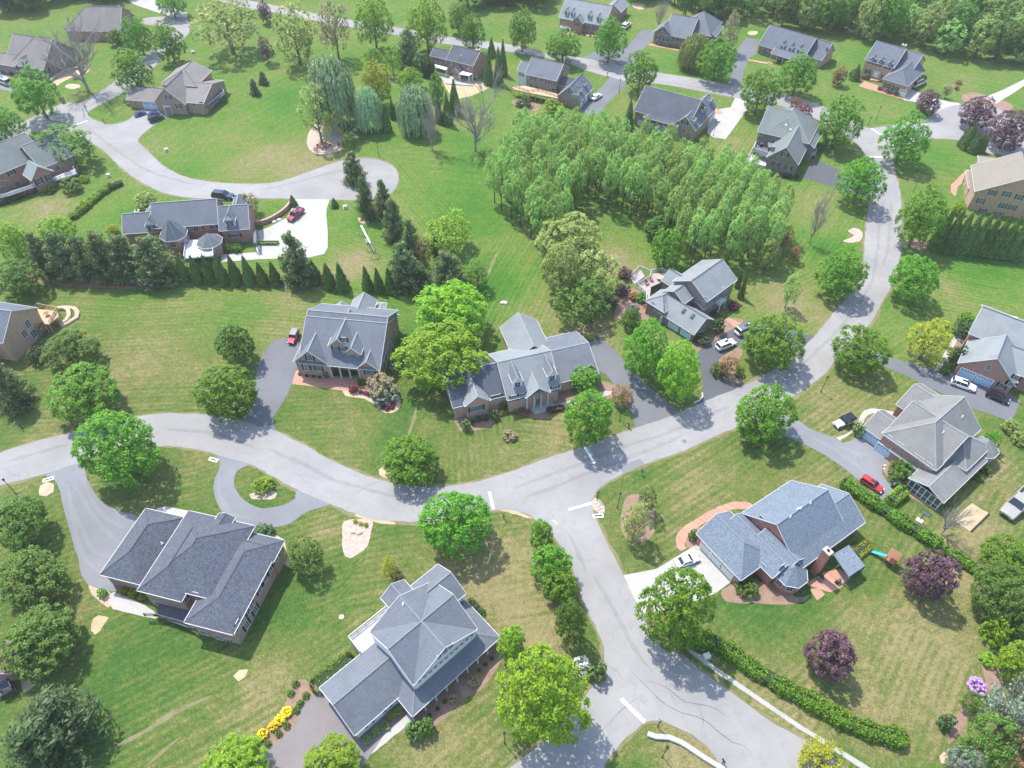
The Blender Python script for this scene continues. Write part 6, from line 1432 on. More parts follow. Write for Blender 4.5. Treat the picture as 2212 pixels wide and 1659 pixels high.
# H19 tan house
H = House('large tan brick house with a beige roof behind the evergreen row', (2106,414), (2265,441), 5.8, BR_TAN, RF_TAN, CAP_L)
ft = H.wing(v_(2106,414, 2265,440, 2189,395), 5.8, .62, 'y', (0, 0), ext=(0, 2, 0, 6)); H.wing(v_(2118,372, 2200,350, 2260,400), 5.7, .5, 'x', (1, 0), ext=(0, 5, 0, 0))
H.wing(q('30', 1710,1480, 1790,1640, 1960,1520), 3.0, .5, 'y', (1, 0), wall=False, ext=(0, 1, 0, 0)); H.posts(H.wings[-1], '-x', 3)
H.win(q('31', 1940,8, 2062,18, 2170,45, 1838,78, 2030,118, 2112,135), 1.0, 1.5, SHUT_G); H.win(q('31', 1970,205, 1855,160), .9, 1.2, SHUT_G)
H.done()
# H20 white dormer house top centre
H = House('brick house with a pale grey roof and four white dormers at the top centre', q('20', 410,155)[0], q('20', 740,215)[0], 3.8, BR_RED, RF_LGREY, CAP_D)
m = H.front(q('20', 405,150, 800,228), q('20', 850,48)[0], 3.8, .72); H.wing(q('20', 515,185, 610,205), 3.9, .95, 'y', (0, 0), ext=(0, 0, 0, 3)); H.wing(q('20', 850,45, 950,100), 3.6, .7, 'y', (0, 0), ext=(.5, 0, 1, 4))
for pt in q('20', 465,130, 517,137, 665,160, 742,180): H.dormer(pt, m, 1.4, 1.3, .9)
H.win(q('20', 560,210, 645,235), 1.2, 1.6, SHUT_G); H.slab(q('20', 415,200, 515,225, 510,250, 415,235), .8, .7, SIDING, 'porch'); H.rail(q('20', 415,240, 490,250), .8); H.win(q('20', 720,245), 1, 1.4); H.done()
# H21 low hip
H = House('low brick house with a grey hip roof behind the weeping olive tree at the top', q('20', 1220,280)[0], q('20', 1380,310)[0], 4.0, BR_DARK, RF_GREY, CAP_D)
H.wing(q('20', 1220,280, 1385,312), 4.0, .8, 'y', (0, 0), ext=(0, 0, 0, 9)); m = H.wing(q('20', 1380,310, 1450,320, 1480,180), 4.0, .6, 'x', (0, 0), ext=(3, 4, 0, 0)); H.wing(q('20', 1450,265, 1700,310, 1610,150), 4.4, .7, 'x', (1, 1), ext=(0, 1, 0, 0)); H.wing(q('20', 1690,310, 1820,240), 4.0, .6, 'y', (0, 1), ext=(1, 0, 0, 2))
H.win(q('20', 1303,255, 1262,325, 1328,340, 1410,338, 1480,295, 1508,300), .9, 1.4); H.done()
# H22 three dormer long house
H = House('long brick house with three white dormers over a red floored porch', q('20', 2110,395)[0], q('30', 200,488)[0], 3.2, BR_RED, RF_STEEL, CAP_D)
m = H.front(q('20', 2110,395) + q('30', 325,495), q('30', 260,280)[0], 3.2, .8); H.front(q('30', 335,490, 470,520), q('30', 500,357)[0], 3.0, .8, ext=(2, 0), wall=BR_PINK)
for pt in q('30', 112,425, 185,445, 258,460): H.dormer(pt, m, 1.5, 1.5, .9)
H.win(q('20', 2160,440, 2205,455), 1.0, 1.3, SHUT_G); H.door(q('30', 90,500)[0]); H.win(q('30', 510,420), 1.0, 1.2)
p_ = H.wing(q('30', 35,450, 330,520), 3.0, .4, 'x', (0, 0), wall=False, ext=(0, 0, 1.2, 3)); H.posts(p_, '-y', 6, r=.1); H.done()
# H23 colonial with white door
H = House('brick colonial with a white pedimented door at the top right', q('30', 835,515)[0], q('30', 1090,590)[0], 5.6, BR_TAN, RF_STEEL, CAP_D)
m = H.front(q('30', 835,515, 1090,590), q('30', 1070,385)[0], 5.6, .72); g = H.wing(q('30', 990,680, 1170,735, 1360,610), 4.0, .7, 'y', (1, 0), ext=(0, 0, 0, 0)); H.wing(q('30', 1090,600, 1345,540), 4.6, .62, 'x', (0, 0), ext=(2, 0, 0, 2))
H.win(q('30', 862,620, 890,535, 955,555, 1035,580, 1000,665), 1.0, 1.5); H.win(q('30', 1030,740, 1100,765), 1.1, 1.6); H.door(q('30', 935,635)[0], 1.2, 2.3, SIDING, True)
H.gdoor(q('30', 1180,760, 1215,725), 2.3, 2.2); H.chimney(q('30', 1180,385)[0], 9.4, 1.4, 1.0); H.steps(q('30', 925,660)[0], q('30', 900,705)[0], .8, 4, brickpave, 2.4); H.slab(q('30', 905,650, 975,660, 960,700, 880,690), .5, .45, brickpave, 'stoop')
for pt in q('30', 895,540, 965,560, 1040,583): H.dormer(pt, m, 1.2, .9, .7, wall=SHUT_G, win_=(.6, .6))
H.done()
# H24 tan gable at left edge, and fragment below
H = House('tan brick gable with a small timber deck at the left edge', q('01', 20,1310)[0], q('01', 80,1000)[0], 6.4, BR_TAN, RF_STEEL, CAP_L)
e_ = H.wing(q('01', 20,1308, 320,1000), 6.2, .5, 'y', (0, 0), rect=None, ext=(0, 0, 0, 0)) if 0 else None
a_, b_ = W(*q('01', 25,1305)[0], 6.2), W(*q('01', 325,1000)[0], 6.2)
H.Mi = H.M.inverted(); P_ = [H.Mi @ a_, H.Mi @ b_]
H.th = math.atan2((b_ - a_).y, (b_ - a_).x); H.o = Vector((a_.x, a_.y, 0)); H.M = Matrix.Translation(H.o) @ Matrix.Rotation(H.th, 4, 'Z'); H.Mi = H.M.inverted(); H.e.location = H.o; H.e.rotation_euler.z = H.th
Lg = (b_ - a_).length
H.wing(None, 6.2, .70, 'y', (0, 0), rect=[0, Lg, 0, 14]); H.wing(None, 4.6, .6, 'x', (0, 0), rect=[-5, 5, 4, 12])
H.win(q('01', 240,1140, 210,1225, 290,1225), 1.3, 1.8, shut=None, nx=2)
H.slab(q('01', 320,1010, 500,1030, 505,1075, 420,1145, 380,1140), 2.4, .25, WOOD, legs=True); H.rail(q('01', 330,985, 500,1020, 430,1140), 2.4, WOOD); H.done()
H = House('corner of a red roofed house cut off by the lower left edge', q('03', 0,875)[0], q('03', 100,855)[0], 3.0, BR_RED, mat_shingle('shingle_red', (.26,.17,.15), .12, .2), CAP_L)
H.wing(v_(24,1455, -30,1400), 3.2, .6, 'y', (0, 0), ext=(6, 0, 0, 0)); H.slab(q('03', 0,930, 80,905, 120,975, 0,1040), 1.5, .2, DECKD, legs=True); H.rail(q('03', 20,1010, 120,975, 85,905), 1.5, BLACK)
H.win(q('03', 40,930), 1.2, 1.2, shut=None); H.done()
# ------------------------------------------------------------------ beds, walks and patios (thin sheets on the lawn)
def bed(pts, mat, label, z=.018, smooth=True, name='mulch_bed', jit=.08): return sheet(name, pts, z, mat, smooth=smooth, jit=jit, label=label, cat='garden bed', step=.8)
bed(q('12', 750,60, 770,100, 850,115, 940,130, 1010,165, 1060,210, 1120,250, 1180,252, 1230,220, 1250,170, 1235,100, 1190,20, 1100,-60, 900,-80, 760,-40, 700,0), tanbed, 'curved tan bed in front of the gabled house')
bed(q('11', 320,1590, 350,1540, 640,1600, 900,1620, 1100,1640, 1200,1659) + q('12', 1190,60, 1000,60, 750,60, 500,20, 310,0), brickpave, 'brick path along the gabled house', z=.021, name='path', smooth=False)
bed(q('12', 755,1190, 850,1165, 1000,1180, 1000,1250, 960,1400, 880,1470, 820,1505, 770,1490, 745,1400, 748,1280), rocks, 'triangular river rock bed with golden balls', name='rock_bed')
bed(q('12', 1060,740, 1100,715, 1180,720, 1190,800, 1130,815, 1070,785), tanbed, 'small round sandy ring under the road maple')
bed(q('02', 335,930, 350,880, 410,845, 465,870, 460,930, 400,968, 345,960), tanbed, 'small oval sandy bed at the left driveway mouth')
bed(q('12', 10,930, 60,905, 130,910, 180,950, 160,990, 80,1000, -40,990, -60,950), rocks, 'oval rock bed inside the half circle drive', name='rock_bed')
bed(q('22', 690,1010, 720,985, 760,1000, 800,1060, 805,1110, 750,1115, 700,1080), rocks, 'pale stone bed at the junction corner', name='rock_bed')
bed(q('22', 990,975, 1080,950, 1180,970, 1230,1040, 1230,1200, 1220,1300, 1150,1360, 1050,1360, 980,1330, 940,1230, 950,1080), mulch, 'large oval mulch bed with thin shrubs near the lamp')
bed(q('22', 1420,1370, 1425,1300, 1480,1240, 1600,1160, 1720,1090, 1850,1035, 1960,1015, 2060,1030, 2090,1060, 2000,1080, 1900,1085, 1760,1140, 1640,1220, 1540,1290, 1500,1340, 1490,1400, 1510,1420, 1460,1445, 1430,1420), brickpave, 'curved salmon brick path by the blue roofed house', z=.024, name='path')
bed(q('22', 1500,1340, 1560,1270, 1640,1230, 1620,1370, 1520,1420), mulch, 'small mulch bed inside the curved brick path')
bed(v_(1556,1282, 1570,1268, 1600,1255, 1680,1262, 1720,1290, 1750,1283, 1738,1298, 1700,1306, 1640,1303, 1600,1303, 1567,1298), mulch, 'mulch bed along the lower side of the blue roofed house')
bed(v_(1742,1262, 1775,1238, 1815,1228, 1838,1248, 1818,1268, 1795,1280), brickpave, 'red brick patio behind the blue roofed house', z=.026, name='path', smooth=False)
bed(q('33', 360,115, 440,100, 495,160, 425,212), brickpave, 'small pointed salmon brick paving on the lawn', z=.024, name='path', smooth=False, jit=.02)
bed(q('32', 700,1410, 860,1370, 885,1410, 860,1470, 800,1505, 740,1480), tanbed, 'curved mulch bed by the clipped olive hedge')
bed(q('32', 1000,700, 1080,640, 1240,820, 1400,960, 1350,980, 1200,930, 1130,880, 1050,820, 1000,760), mulch, 'mulch bed with stones along the turning area')
bed(q('32', 1200,870, 1240,890, 1480,1090, 1440,1090, 1180,940), mulch, 'mulch strip below the sunroom')
bed(q('32', 1600,1170, 1760,1030, 1910,1120, 1750,1275), dirt, 'square sandy plot with a timber edge', z=.020, smooth=False)
bed(q('32', 735,395, 830,230, 950,215, 1080,240, 1170,270, 1150,300, 1050,265, 940,250, 860,270, 800,360, 620,490, 585,465), conc, 'curved pale concrete walk by the blue garage doors', z=.03, name='path')
bed(q('31', 1430,1550, 1610,1240, 1700,1265, 1690,1290, 1640,1280, 1470,1560), conc, 'white stone walk at the right hand house', z=.024, name='path', smooth=False)
bed(q('31', 1480,1550, 1640,1290, 1740,1290, 1700,1420, 1600,1600), mulch, 'mulch bed by the white stone walk')
bed(q('21', 900,1000, 960,850, 1060,840, 1190,900, 1220,1000, 1230,1090, 1180,1110, 1000,1080, 880,1110), mulch, 'rough mulch slope left of the white railed deck', z=.014)
bed(q('21', 1560,1300, 1750,1180, 1850,1100, 1990,1100, 1960,1180, 1850,1230, 1600,1385, 1570,1350), mulch, 'mulch bed in front of the garage end with clipped shrubs')
bed(q('21', 1760,1500, 1800,1440, 1950,1345, 1990,1400, 1930,1500, 2010,1590, 1980,1650, 1800,1600), mulch, 'mulch on the planted driveway island', z=.032)
bed(q('21', 1870,1085, 1990,1140, 1940,1180, 1840,1100), brickpave, 'short brick path to the front door', z=.022, name='path', smooth=False)
bed(q('12', 1750,250, 1760,400, 1840,405, 2000,380, 2100,290, 2212,230) + q('22', 60,250, 160,290, 260,300, 370,220, 480,180, 560,200, 800,140, 960,60, 800,-20, 300,-30, 0,60), mulch, 'brown mulch bed along the front of the ranch house', z=.016)
bed(q('22', 340,190, 470,150, 800,60, 870,60, 860,90, 800,105, 480,190, 370,215), conc, 'pale concrete walk to the columned entrance', z=.024, name='path', smooth=False)
bed(q('03', 770,70, 960,150, 950,270, 860,220, 790,150), tanbed, 'tan bed at the end of the swept driveway')
bed(q('03', 945,240, 945,160, 990,140, 1280,270, 1370,350, 1340,370, 1230,345, 980,285), conc, 'rounded white concrete ramp at the hip roofed house', z=.03, name='path')
bed(q('02', 1330,1090, 1440,1060, 1640,1105, 1600,1160, 1380,1110), conc, 'curved white walk behind the hip roofed house', z=.026, name='path')
bed(q('12', 150,1310, 230,1340, 260,1420, 340,1600, 230,1540, 180,1400), tanbed, 'narrow tan bed at the right wall of the hip roofed house')
bed(q('13', 1320,1180, 1360,1250, 990,1545, 945,1500), conc, 'straight pale concrete walk along the white garage wing', z=.024, name='path', smooth=False)
bed(q('13', 880,1400, 1260,1080, 1330,1180, 950,1500), mulch, 'planted bed between the garage wing and the walk', z=.018, smooth=False)
bed(q('13', 1340,1230, 2090,560, 2110,740, 1960,960, 1780,1080, 1540,1300, 1380,1260), mulch, 'dark mulch bed under the long porch', z=.016)
bed(q('13', 540,980, 430,900, 330,920, 270,1060, 220,1150, 60,1340, -60,1440, 0,1500, 60,1520, 200,1420, 330,1300, 400,1130), mulch, 'mulch border of the pink drive', z=.016)
bed(q('03', 790,410, 860,340, 940,360, 900,430, 820,500), dirt, 'bare soil patch left of the white ramp', z=.014, name='soil', jit=.2)
bed(q('03', 2010,870, 2060,820, 2140,815, 2130,870, 2050,915), dirt, 'small pale soil patch below the hip roofed house', z=.014, name='soil', jit=.2)
bed(q('03', 130,770, 260,780, 310,930, 200,1010, 180,900), tanbed, 'straw coloured bed in the lower left', z=.014)
bed(q('10', 440,1240, 470,1120, 560,1060, 740,1100, 745,1180, 730,1290, 620,1330, 500,1320), rocks, 'stony ring round the fire pit', name='rock_bed', z=.016)
bed(q('10', 480,1270, 520,1235, 640,1230, 720,1265, 690,1305, 580,1320, 500,1305), tanbed, 'round gravel fire pit circle', name='gravel', z=.022)
bed(q('10', 520,1120, 560,1085, 660,1095, 640,1120, 560,1130), blotch('orange_rock', (.60,.38,.18), (.68,.46,.24), (.42,.28,.15), 1, 6), 'orange rock heap above the fire pit', name='rock_bed', z=.024)
bed(q('10', 780,1545, 820,1525, 880,1560, 850,1600, 800,1580), mulch, 'mulch in the cul-de-sac circle', z=.036)
bed(q('10', 1640,660, 1960,710, 2010,760, 1760,850, 1640,760), dirt, 'bare slope below the brick colonial', z=.014, name='soil', jit=.2)
bed(q('01', 240,700, 500,690, 900,720, 1400,730, 1540,740, 1560,800, 1300,830, 900,830, 500,800, 260,760), needles, 'reddish pine needle strip under the dark pines', z=.014, name='pine_needles')
bed(q('01', 1540,770, 2212,770, 2212,805, 1560,805) , mulch, 'mulch line under the small cones', z=.016, name='mulch_bed')
bed(q('11', 0,780, 120,790, 560,800, 800,830, 790,860, 550,840, 0,815), mulch, 'mulch line under the cones right of the spruce', z=.0165)
bed(q('11', 1190,780, 1450,790, 1470,860, 1200,860), needles, 'needle litter under the right hand spruces', z=.014, name='pine_needles')
bed(q('11', 880,225, 960,225, 980,265, 910,270), tanbed, 'small tan patch under the pine below the cul-de-sac', z=.014)
bed(q('31', 645,420, 700,400, 745,370, 690,340, 740,310, 800,330, 818,370, 790,425, 700,437), rocks, 'curved pale rock swale by the road bend', name='rock_bed')
bed(q('31', 1180,420, 1500,430, 2212,530, 2212,600, 1800,560, 1400,500, 1250,490), mulch, 'mulch strip under the tall evergreen row', z=.016)
bed(q('30', 785,745, 835,700, 890,720, 1100,790, 1210,840, 1190,865), brickpave, 'salmon brick walk in front of the colonial house', z=.022, name='path', smooth=False)
bed(q('30', 1580,1659, 1580,1600, 1720,1460, 1760,1480, 1640,1620, 1620,1700), brickpave, 'brick path at the tan house', z=.022, name='path', smooth=False)
bed(q('30', 1680,820, 1800,800, 1960,850, 2100,900, 2100,960, 2000,960, 1850,880, 1700,880), mulch, 'mulch island at the turning circle', z=.02)
bed(q('30', 1540,730, 1620,740, 1650,780, 1540,760), mulch, 'small mulch bed with tiny rusty shrubs')
bed(q('20', 1180,375, 1450,430, 1440,440, 1170,388), brickpave, 'thin brick walk before the low hip roofed house', z=.022, name='path', smooth=False)
bed(q('20', 445,280, 725,305, 720,318, 440,292), brickpave, 'thin brick walk before the white dormered house', z=.022, name='path', smooth=False)
bed(q('20', 2040,510, 2212,540) + q('30', 130,570, 0,530, 0,560, 140,590) + q('20', 2212,555, 2040,522), brickpave, 'brick edge before the long dormered house', z=.022, name='path', smooth=False)
bed(q('20', 1040,30, 1140,35, 1130,80, 1060,70), dirt, 'bare sandy soil in the top meadow', z=.014, name='soil', jit=.3)
bed(q('20', 2045,270, 2120,270, 2110,300, 2045,300), dirt, 'small bare soil circle by the woods', z=.014, name='soil')
bed(q('20', 1740,945, 1800,950, 1815,985, 1760,985), brickpave, 'small brick pad by the garage doors', z=.034, name='path')
bed(q('20', 0,870, 130,880, 240,910, 200,960, 40,920), mulch, 'mulch under the tan deck')
bed(q('00', 440,715, 480,675, 560,625, 640,600, 700,590, 770,590, 750,630, 640,660, 540,710, 470,750), tanbed, 'curved bed along the low white wall')
bed(q('00', 560,750, 600,725, 680,730, 690,755, 620,770), tanbed, 'ring at the foot of the huge bare tree')
bed(q('33', 1830,720, 1900,700, 2000,800, 2020,950, 1900,1000, 1760,1100, 1700,1300, 1560,1450, 1600,1250, 1750,1050, 1880,950), mulch, 'mulch strip along the lower right thicket', z=.016)
bed(q('33', 1480,1560, 1520,1520, 1560,1560, 1530,1620, 1490,1620), tanbed, 'small tan ring at the bottom right')
bed(q('32', 1280,1160, 1300,1150, 1330,1180, 1320,1200, 1280,1195), tanbed, 'pad under the basketball hoop')
bed(q('22', 340,1175, 370,1175, 400,1215, 380,1215), conc, 'white patch on the road beside the small trees', z=.042, smooth=False, name='road_patch', jit=0)
bed(v_(1060,1088, 1075,1101, 1200,1135, 1197,1150, 1130,1108), dirt, 'worn verge at the junction corner', z=.012, name='soil', jit=.15)
bed(q('12', 860,1110, 1000,1160, 1200,1195, 1200,1215, 1000,1190, 860,1135), dirt, 'worn tan verge below the road', z=.013, name='soil', jit=.1)

# ------------------------------------------------------------------ cars
PAINT = {}
def paint(name, c, metal=.2):
    if name not in PAINT:
        t = NT('paint_' + name); t.col(c); t.rough(.28, .5); t.b.inputs['Metallic'].default_value = metal; t.b.inputs['Coat Weight'].default_value = .5; PAINT[name] = t.mat
    return PAINT[name]
TYRE = plain('tyre', (.02, .02, .022), .9, .1); RIM = plain('rim', (.45, .46, .48), .35, .05, metal=.7); CGL = plain('car_glass', (.02, .026, .035), .06, .1, spec=.8)
LAMP = plain('headlight', (.75, .77, .8), .2, .03); TAIL = plain('taillight', (.35, .02, .02), .3, .05)
def car(rear, front, kind, col, label, roofcol=None, name=None):
    a, b = W(*rear, .6), W(*front, .6); d = b - a; L = d.length; d.normalize()
    L0 = {'suv': 4.9, 'sedan': 4.8, 'pickup': 5.7, 'jeep': 4.3, 'coupe': 4.4}[kind]; k = L / L0
    e = empty(name or {'suv': 'parked_suv', 'sedan': 'parked_car', 'pickup': 'pickup_truck', 'jeep': 'parked_jeep', 'coupe': 'parked_coupe'}[kind], ((a.x + b.x) / 2, (a.y + b.y) / 2, .04), math.atan2(d.y, d.x))
    if e.name.startswith('parked_jeep'): e.name = 'offroad_car'
    tag(e, label, 'pickup truck' if kind == 'pickup' else 'car'); X = L / 2
    if k > 1.15: k = k * .93
    Wd = .96 * k if kind != 'pickup' else 1.0 * k
    # body stations: x fraction, z bottom, z top, half width factor
    ST = {'suv': [(-1, .45, .82, .80), (-.97, .34, .98, .93), (-.6, .28, 1.02, 1), (.2, .28, 1.0, 1), (.55, .28, .98, 1), (.88, .32, .88, .95), (.98, .4, .72, .82), (1, .45, .62, .74)],
          'sedan': [(-1, .42, .78, .76), (-.95, .34, .92, .90), (-.62, .26, .95, 1), (.2, .24, .90, 1), (.5, .24, .88, 1), (.85, .28, .76, .94), (.97, .36, .62, .80), (1, .4, .55, .70)],
          'pickup': [(-1, .5, 1.0, .92), (-.98, .42, 1.08, .97), (-.2, .36, 1.08, 1), (.3, .36, 1.08, 1), (.6, .36, 1.06, 1), (.92, .4, .98, .96), (.99, .45, .85, .86), (1, .5, .72, .8)],
          'jeep': [(-1, .5, .95, .9), (-.98, .45, 1.02, .92), (-.2, .45, 1.02, .92), (.25, .45, 1.05, .86), (.9, .5, 1.0, .76), (.97, .55, .95, .74), (.99, .5, .6, .95), (1, .5, .56, .95)]}
    ST['coupe'] = [(x, zb, zt * .93, w) for x, zb, zt, w in ST['sedan']]
    mb = MB(); rings = []
    for (fx, zb, zt, w) in ST[kind]:
        w *= Wd; zb *= k; zt *= k; i = len(mb.v); x = fx * X
        mb.v += [(x, -w * .9, zb), (x, -w, zb + (zt - zb) * .35), (x, -w * .985, zb + (zt - zb) * .75), (x, -w * .88, zt), (x, 0, zt + .03 * k), (x, w * .88, zt), (x, w * .985, zb + (zt - zb) * .75), (x, w, zb + (zt - zb) * .35), (x, w * .9, zb)]
        rings.append(i)
    for r0, r1 in zip(rings, rings[1:]):
        for j in range(8): mb.f.append([r0 + j, r1 + j, r1 + j + 1, r0 + j + 1][::-1]); mb.m.append(0)
        mb.f.append([r0 + 8, r0, r1, r1 + 8]); mb.m.append(0)
    mb.f.append([rings[0] + j for j in range(9)]); mb.m.append(0); mb.f.append([rings[-1] + j for j in range(9)][::-1]); mb.m.append(0)
    if kind == 'pickup':      # open bed
        mb.box(-X * .93, -X * .22, -Wd * .80, Wd * .80, 1.085 * k, 1.095 * k, 1)
        for s_ in (-1, 1): mb.box(-X * .96, -X * .2, s_ * Wd * .84 - .05, s_ * Wd * .84 + .05, 1.0 * k, 1.22 * k, 0)
        mb.box(-X * .985, -X * .94, -Wd * .86, Wd * .86, 1.0 * k, 1.22 * k, 0)
    for (y_, z_) in ((0, .5),): mb.box(X * .985, X * 1.012, -Wd * .4, Wd * .4, .45 * k, .62 * k, 1)
    mb.build('body', [paint(*col), BLACK], e, smooth=False)
    G = {'suv': [(-.93, -.80, .97, 1.0), (-.80, -.74, 1, 1.72), (.12, .10, 1, 1.72), (.48, .12, 1, .98)], 'sedan': [], 'pickup': [], 'jeep': []}
    # cabin: rear base, rear top, front top, front base (fractions), belt z, roof z
    cb = {'suv': (-.95, -.82, .16, .46, .98, 1.70), 'sedan': (-.72, -.42, .10, .42, .90, 1.42), 'coupe': (-.72, -.38, .02, .38, .85, 1.30), 'pickup': (-.20, -.17, .26, .46, 1.06, 1.82), 'jeep': (-.97, -.93, .14, .26, 1.0, 1.80)}[kind]
    rb, rt, ft, fb, zb, zt = cb; zb *= k; zt *= k; wb = Wd * .90; wt = Wd * .74
    if kind == 'jeep': wt = Wd * .82
    mb = MB(); V = [(rb * X, -wb, zb - .03), (fb * X, -wb, zb - .03), (fb * X, wb, zb - .03), (rb * X, wb, zb - .03), (rt * X, -wt, zt), (ft * X, -wt, zt), (ft * X, wt, zt), (rt * X, wt, zt)]
    mb.solid(V, [(0, 1, 5, 4), (1, 2, 6, 5), (2, 3, 7, 6), (3, 0, 4, 7), (4, 5, 6, 7)], 0); mb.build('window', [CGL], e)
    mb = MB(); rm_ = paint(*(roofcol or col)); t_ = .04
    mb.solid([(rt * X - t_, -wt - t_, zt - .02), (ft * X + t_, -wt - t_, zt - .02), (ft * X + t_, wt + t_, zt - .02), (rt * X - t_, wt + t_, zt - .02), (rt * X + .1, -wt * .9, zt + .055), (ft * X - .06, -wt * .9, zt + .055), (ft * X - .06, wt * .9, zt + .055), (rt * X + .1, wt * .9, zt + .055)], [(0, 1, 5, 4), (1, 2, 6, 5), (2, 3, 7, 6), (3, 0, 4, 7), (4, 5, 6, 7), (3, 2, 1, 0)], 0)
    for s_ in (-1, 1):
        for (xa, xb) in ((rb, rt), (fb, ft)): beam(mb, (xa * X, s_ * wb, zb - .02), (xb * X, s_ * wt, zt), .09, .09, 0)
        xm = (rb + fb) / 2; beam(mb, (xm * X, s_ * (wb + .005), zb - .02), ((rt + ft) / 2 * X, s_ * (wt + .005), zt), .08, .05, 0)
        if kind in ('suv', 'jeep'): beam(mb, ((rb * .62 + xm * .38) * X, s_ * (wb + .005), zb), ((rt * .62 + (rt + ft) / 2 * .38) * X, s_ * (wt + .005), zt), .09, .05, 0)
        if kind == 'jeep': mb.box(rb * X, (rb * .4 + xm * .6) * X, s_ * wb - .03, s_ * wb + .03, zb, zt - .1, 0)
    if kind == 'suv': mb.box(rt * X * .3, ft * X * .3 + .35, -wt * .45, wt * .45, zt + .05, zt + .07, 1); 
    mb.build('car_roof', [rm_, CGL], e)
    for sx in (-.62, .62):
        for sy in (-1, 1):
            mb = MB(); r = .35 * k; y0_ = sy * (Wd - .2); y1_ = sy * (Wd + .015)
            mb.tube([(sx * X, y0_, r - .02), (sx * X, y1_, r - .02)], r, 14, 0); o = mb.build('wheel', [TYRE], e)
            mb = MB(); mb.tube([(sx * X, sy * (Wd), r - .02), (sx * X, sy * (Wd + .03), r - .02)], r * .6, 10, 0); mb.build('rim', [RIM], o)
    for sy in (-1, 1):
        zz = {'suv': .72, 'sedan': .6, 'coupe': .56, 'pickup': .8, 'jeep': .82}[kind] * k
        mb = MB(); mb.box(X * .93, X * 1.0, sy * Wd * .66 - .15, sy * Wd * .66 + .15, zz - .07, zz + .08); mb.build('headlight', [LAMP], e)
        mb = MB(); mb.box(-X * 1.005, -X * .95, sy * Wd * .74 - .1, sy * Wd * .74 + .1, zz, zz + .22); mb.build('taillight', [TAIL], e)
        mb = MB(); mx = fb * .8; mb.box(mx * X - .08, mx * X + .08, sy * (Wd + .02), sy * (Wd + .2), zb, zb + .14); mb.build('mirror', [rm_], e)
    return e
RED = ('red', (.45, .035, .03)); WHT = ('white', (.78, .79, .80), 0); BLK = ('black', (.012, .013, .018)); SIL = ('silver', (.42, .42, .42), .6); BLU = ('blue', (.03, .045, .20)); NVY = ('navy', (.02, .03, .07)); GRY = ('grey', (.20, .205, .215), .4); MAR = ('maroon', (.22, .02, .05)); CAR_ = ('cardinal', (.60, .02, .07)); TAN_ = ('tan', (.45, .42, .36), .4)
car(q('32', 808,808)[0], q('32', 990,928)[0], 'suv', RED, 'bright red car at the lower end of the worn grey driveway')
car(q('32', 1885,72)[0], q('32', 2085,158)[0], 'suv', BLK, 'black car on the dark driveway at the right edge')
car((2054,822), (2108,841), 'suv', WHT, 'white car right in front of the blue garage doors at the right edge')
car(q('21', 1768,1352)[0], q('21', 1922,1290)[0], 'suv', WHT, 'white car with a sunroof, lower of two on the looped driveway', name='parked_car')
car(q('21', 1935,1225)[0], q('21', 2105,1150)[0], 'suv', WHT, 'white car with a grey roof, upper of two on the looped driveway', GRY)
car(q('22', 1412,1556)[0], q('22', 1612,1488)[0], 'sedan', WHT, 'white sedan on the bright concrete drive under the big maple')
car(q('32', 728,300)[0], q('32', 580,362)[0], 'jeep', WHT, 'small white open car with a black soft top parked on the grass', BLK)
car(q('32', 2260,930)[0], q('32', 2045,1145)[0], 'pickup', TAN_, 'silver pickup truck cut off by the right edge on the dry lawn')
car(q('11', 400,150)[0], q('11', 285,248)[0], 'pickup', MAR, 'dark red pickup truck on the bright concrete court')
car(q('11', 350,1205)[0], q('11', 298,1312)[0], 'jeep', CAR_, 'red car with a grey top at the end of the curved driveway', GRY)
car(q('01', 1838,28)[0], q('01', 2025,45)[0], 'suv', NVY, 'dark navy car on the cul-de-sac above the wide terraced house')
car(q('00', 1288,1050)[0], q('00', 1412,1002)[0], 'suv', NVY, 'dark navy car, nearest of three by the taupe roofed house')
car(q('00', 1275,1000)[0], q('00', 1375,968)[0], 'sedan', BLU, 'blue car just behind the navy one by the taupe roofed house')
car(q('00', 1160,1000)[0], q('00', 1260,965)[0], 'sedan', ('violet', (.06, .04, .22)), 'violet blue car left of the other two by the taupe roofed house')
car(q('20', 690,860)[0], q('20', 765,812)[0], 'coupe', WHT, 'white coupe beside the triple garage wing')
car(q('20', 962,245)[0], q('20', 1012,200)[0], 'suv', WHT, 'white car behind the white dormered house at the top')
car(q('00', 88,730)[0], q('00', -15,690)[0], 'suv', SIL, 'silver car at the upper left edge')
car(q('30', 1242,752)[0], q('30', 1345,700)[0], 'suv', SIL, 'silver car beside the garage wing of the colonial house')

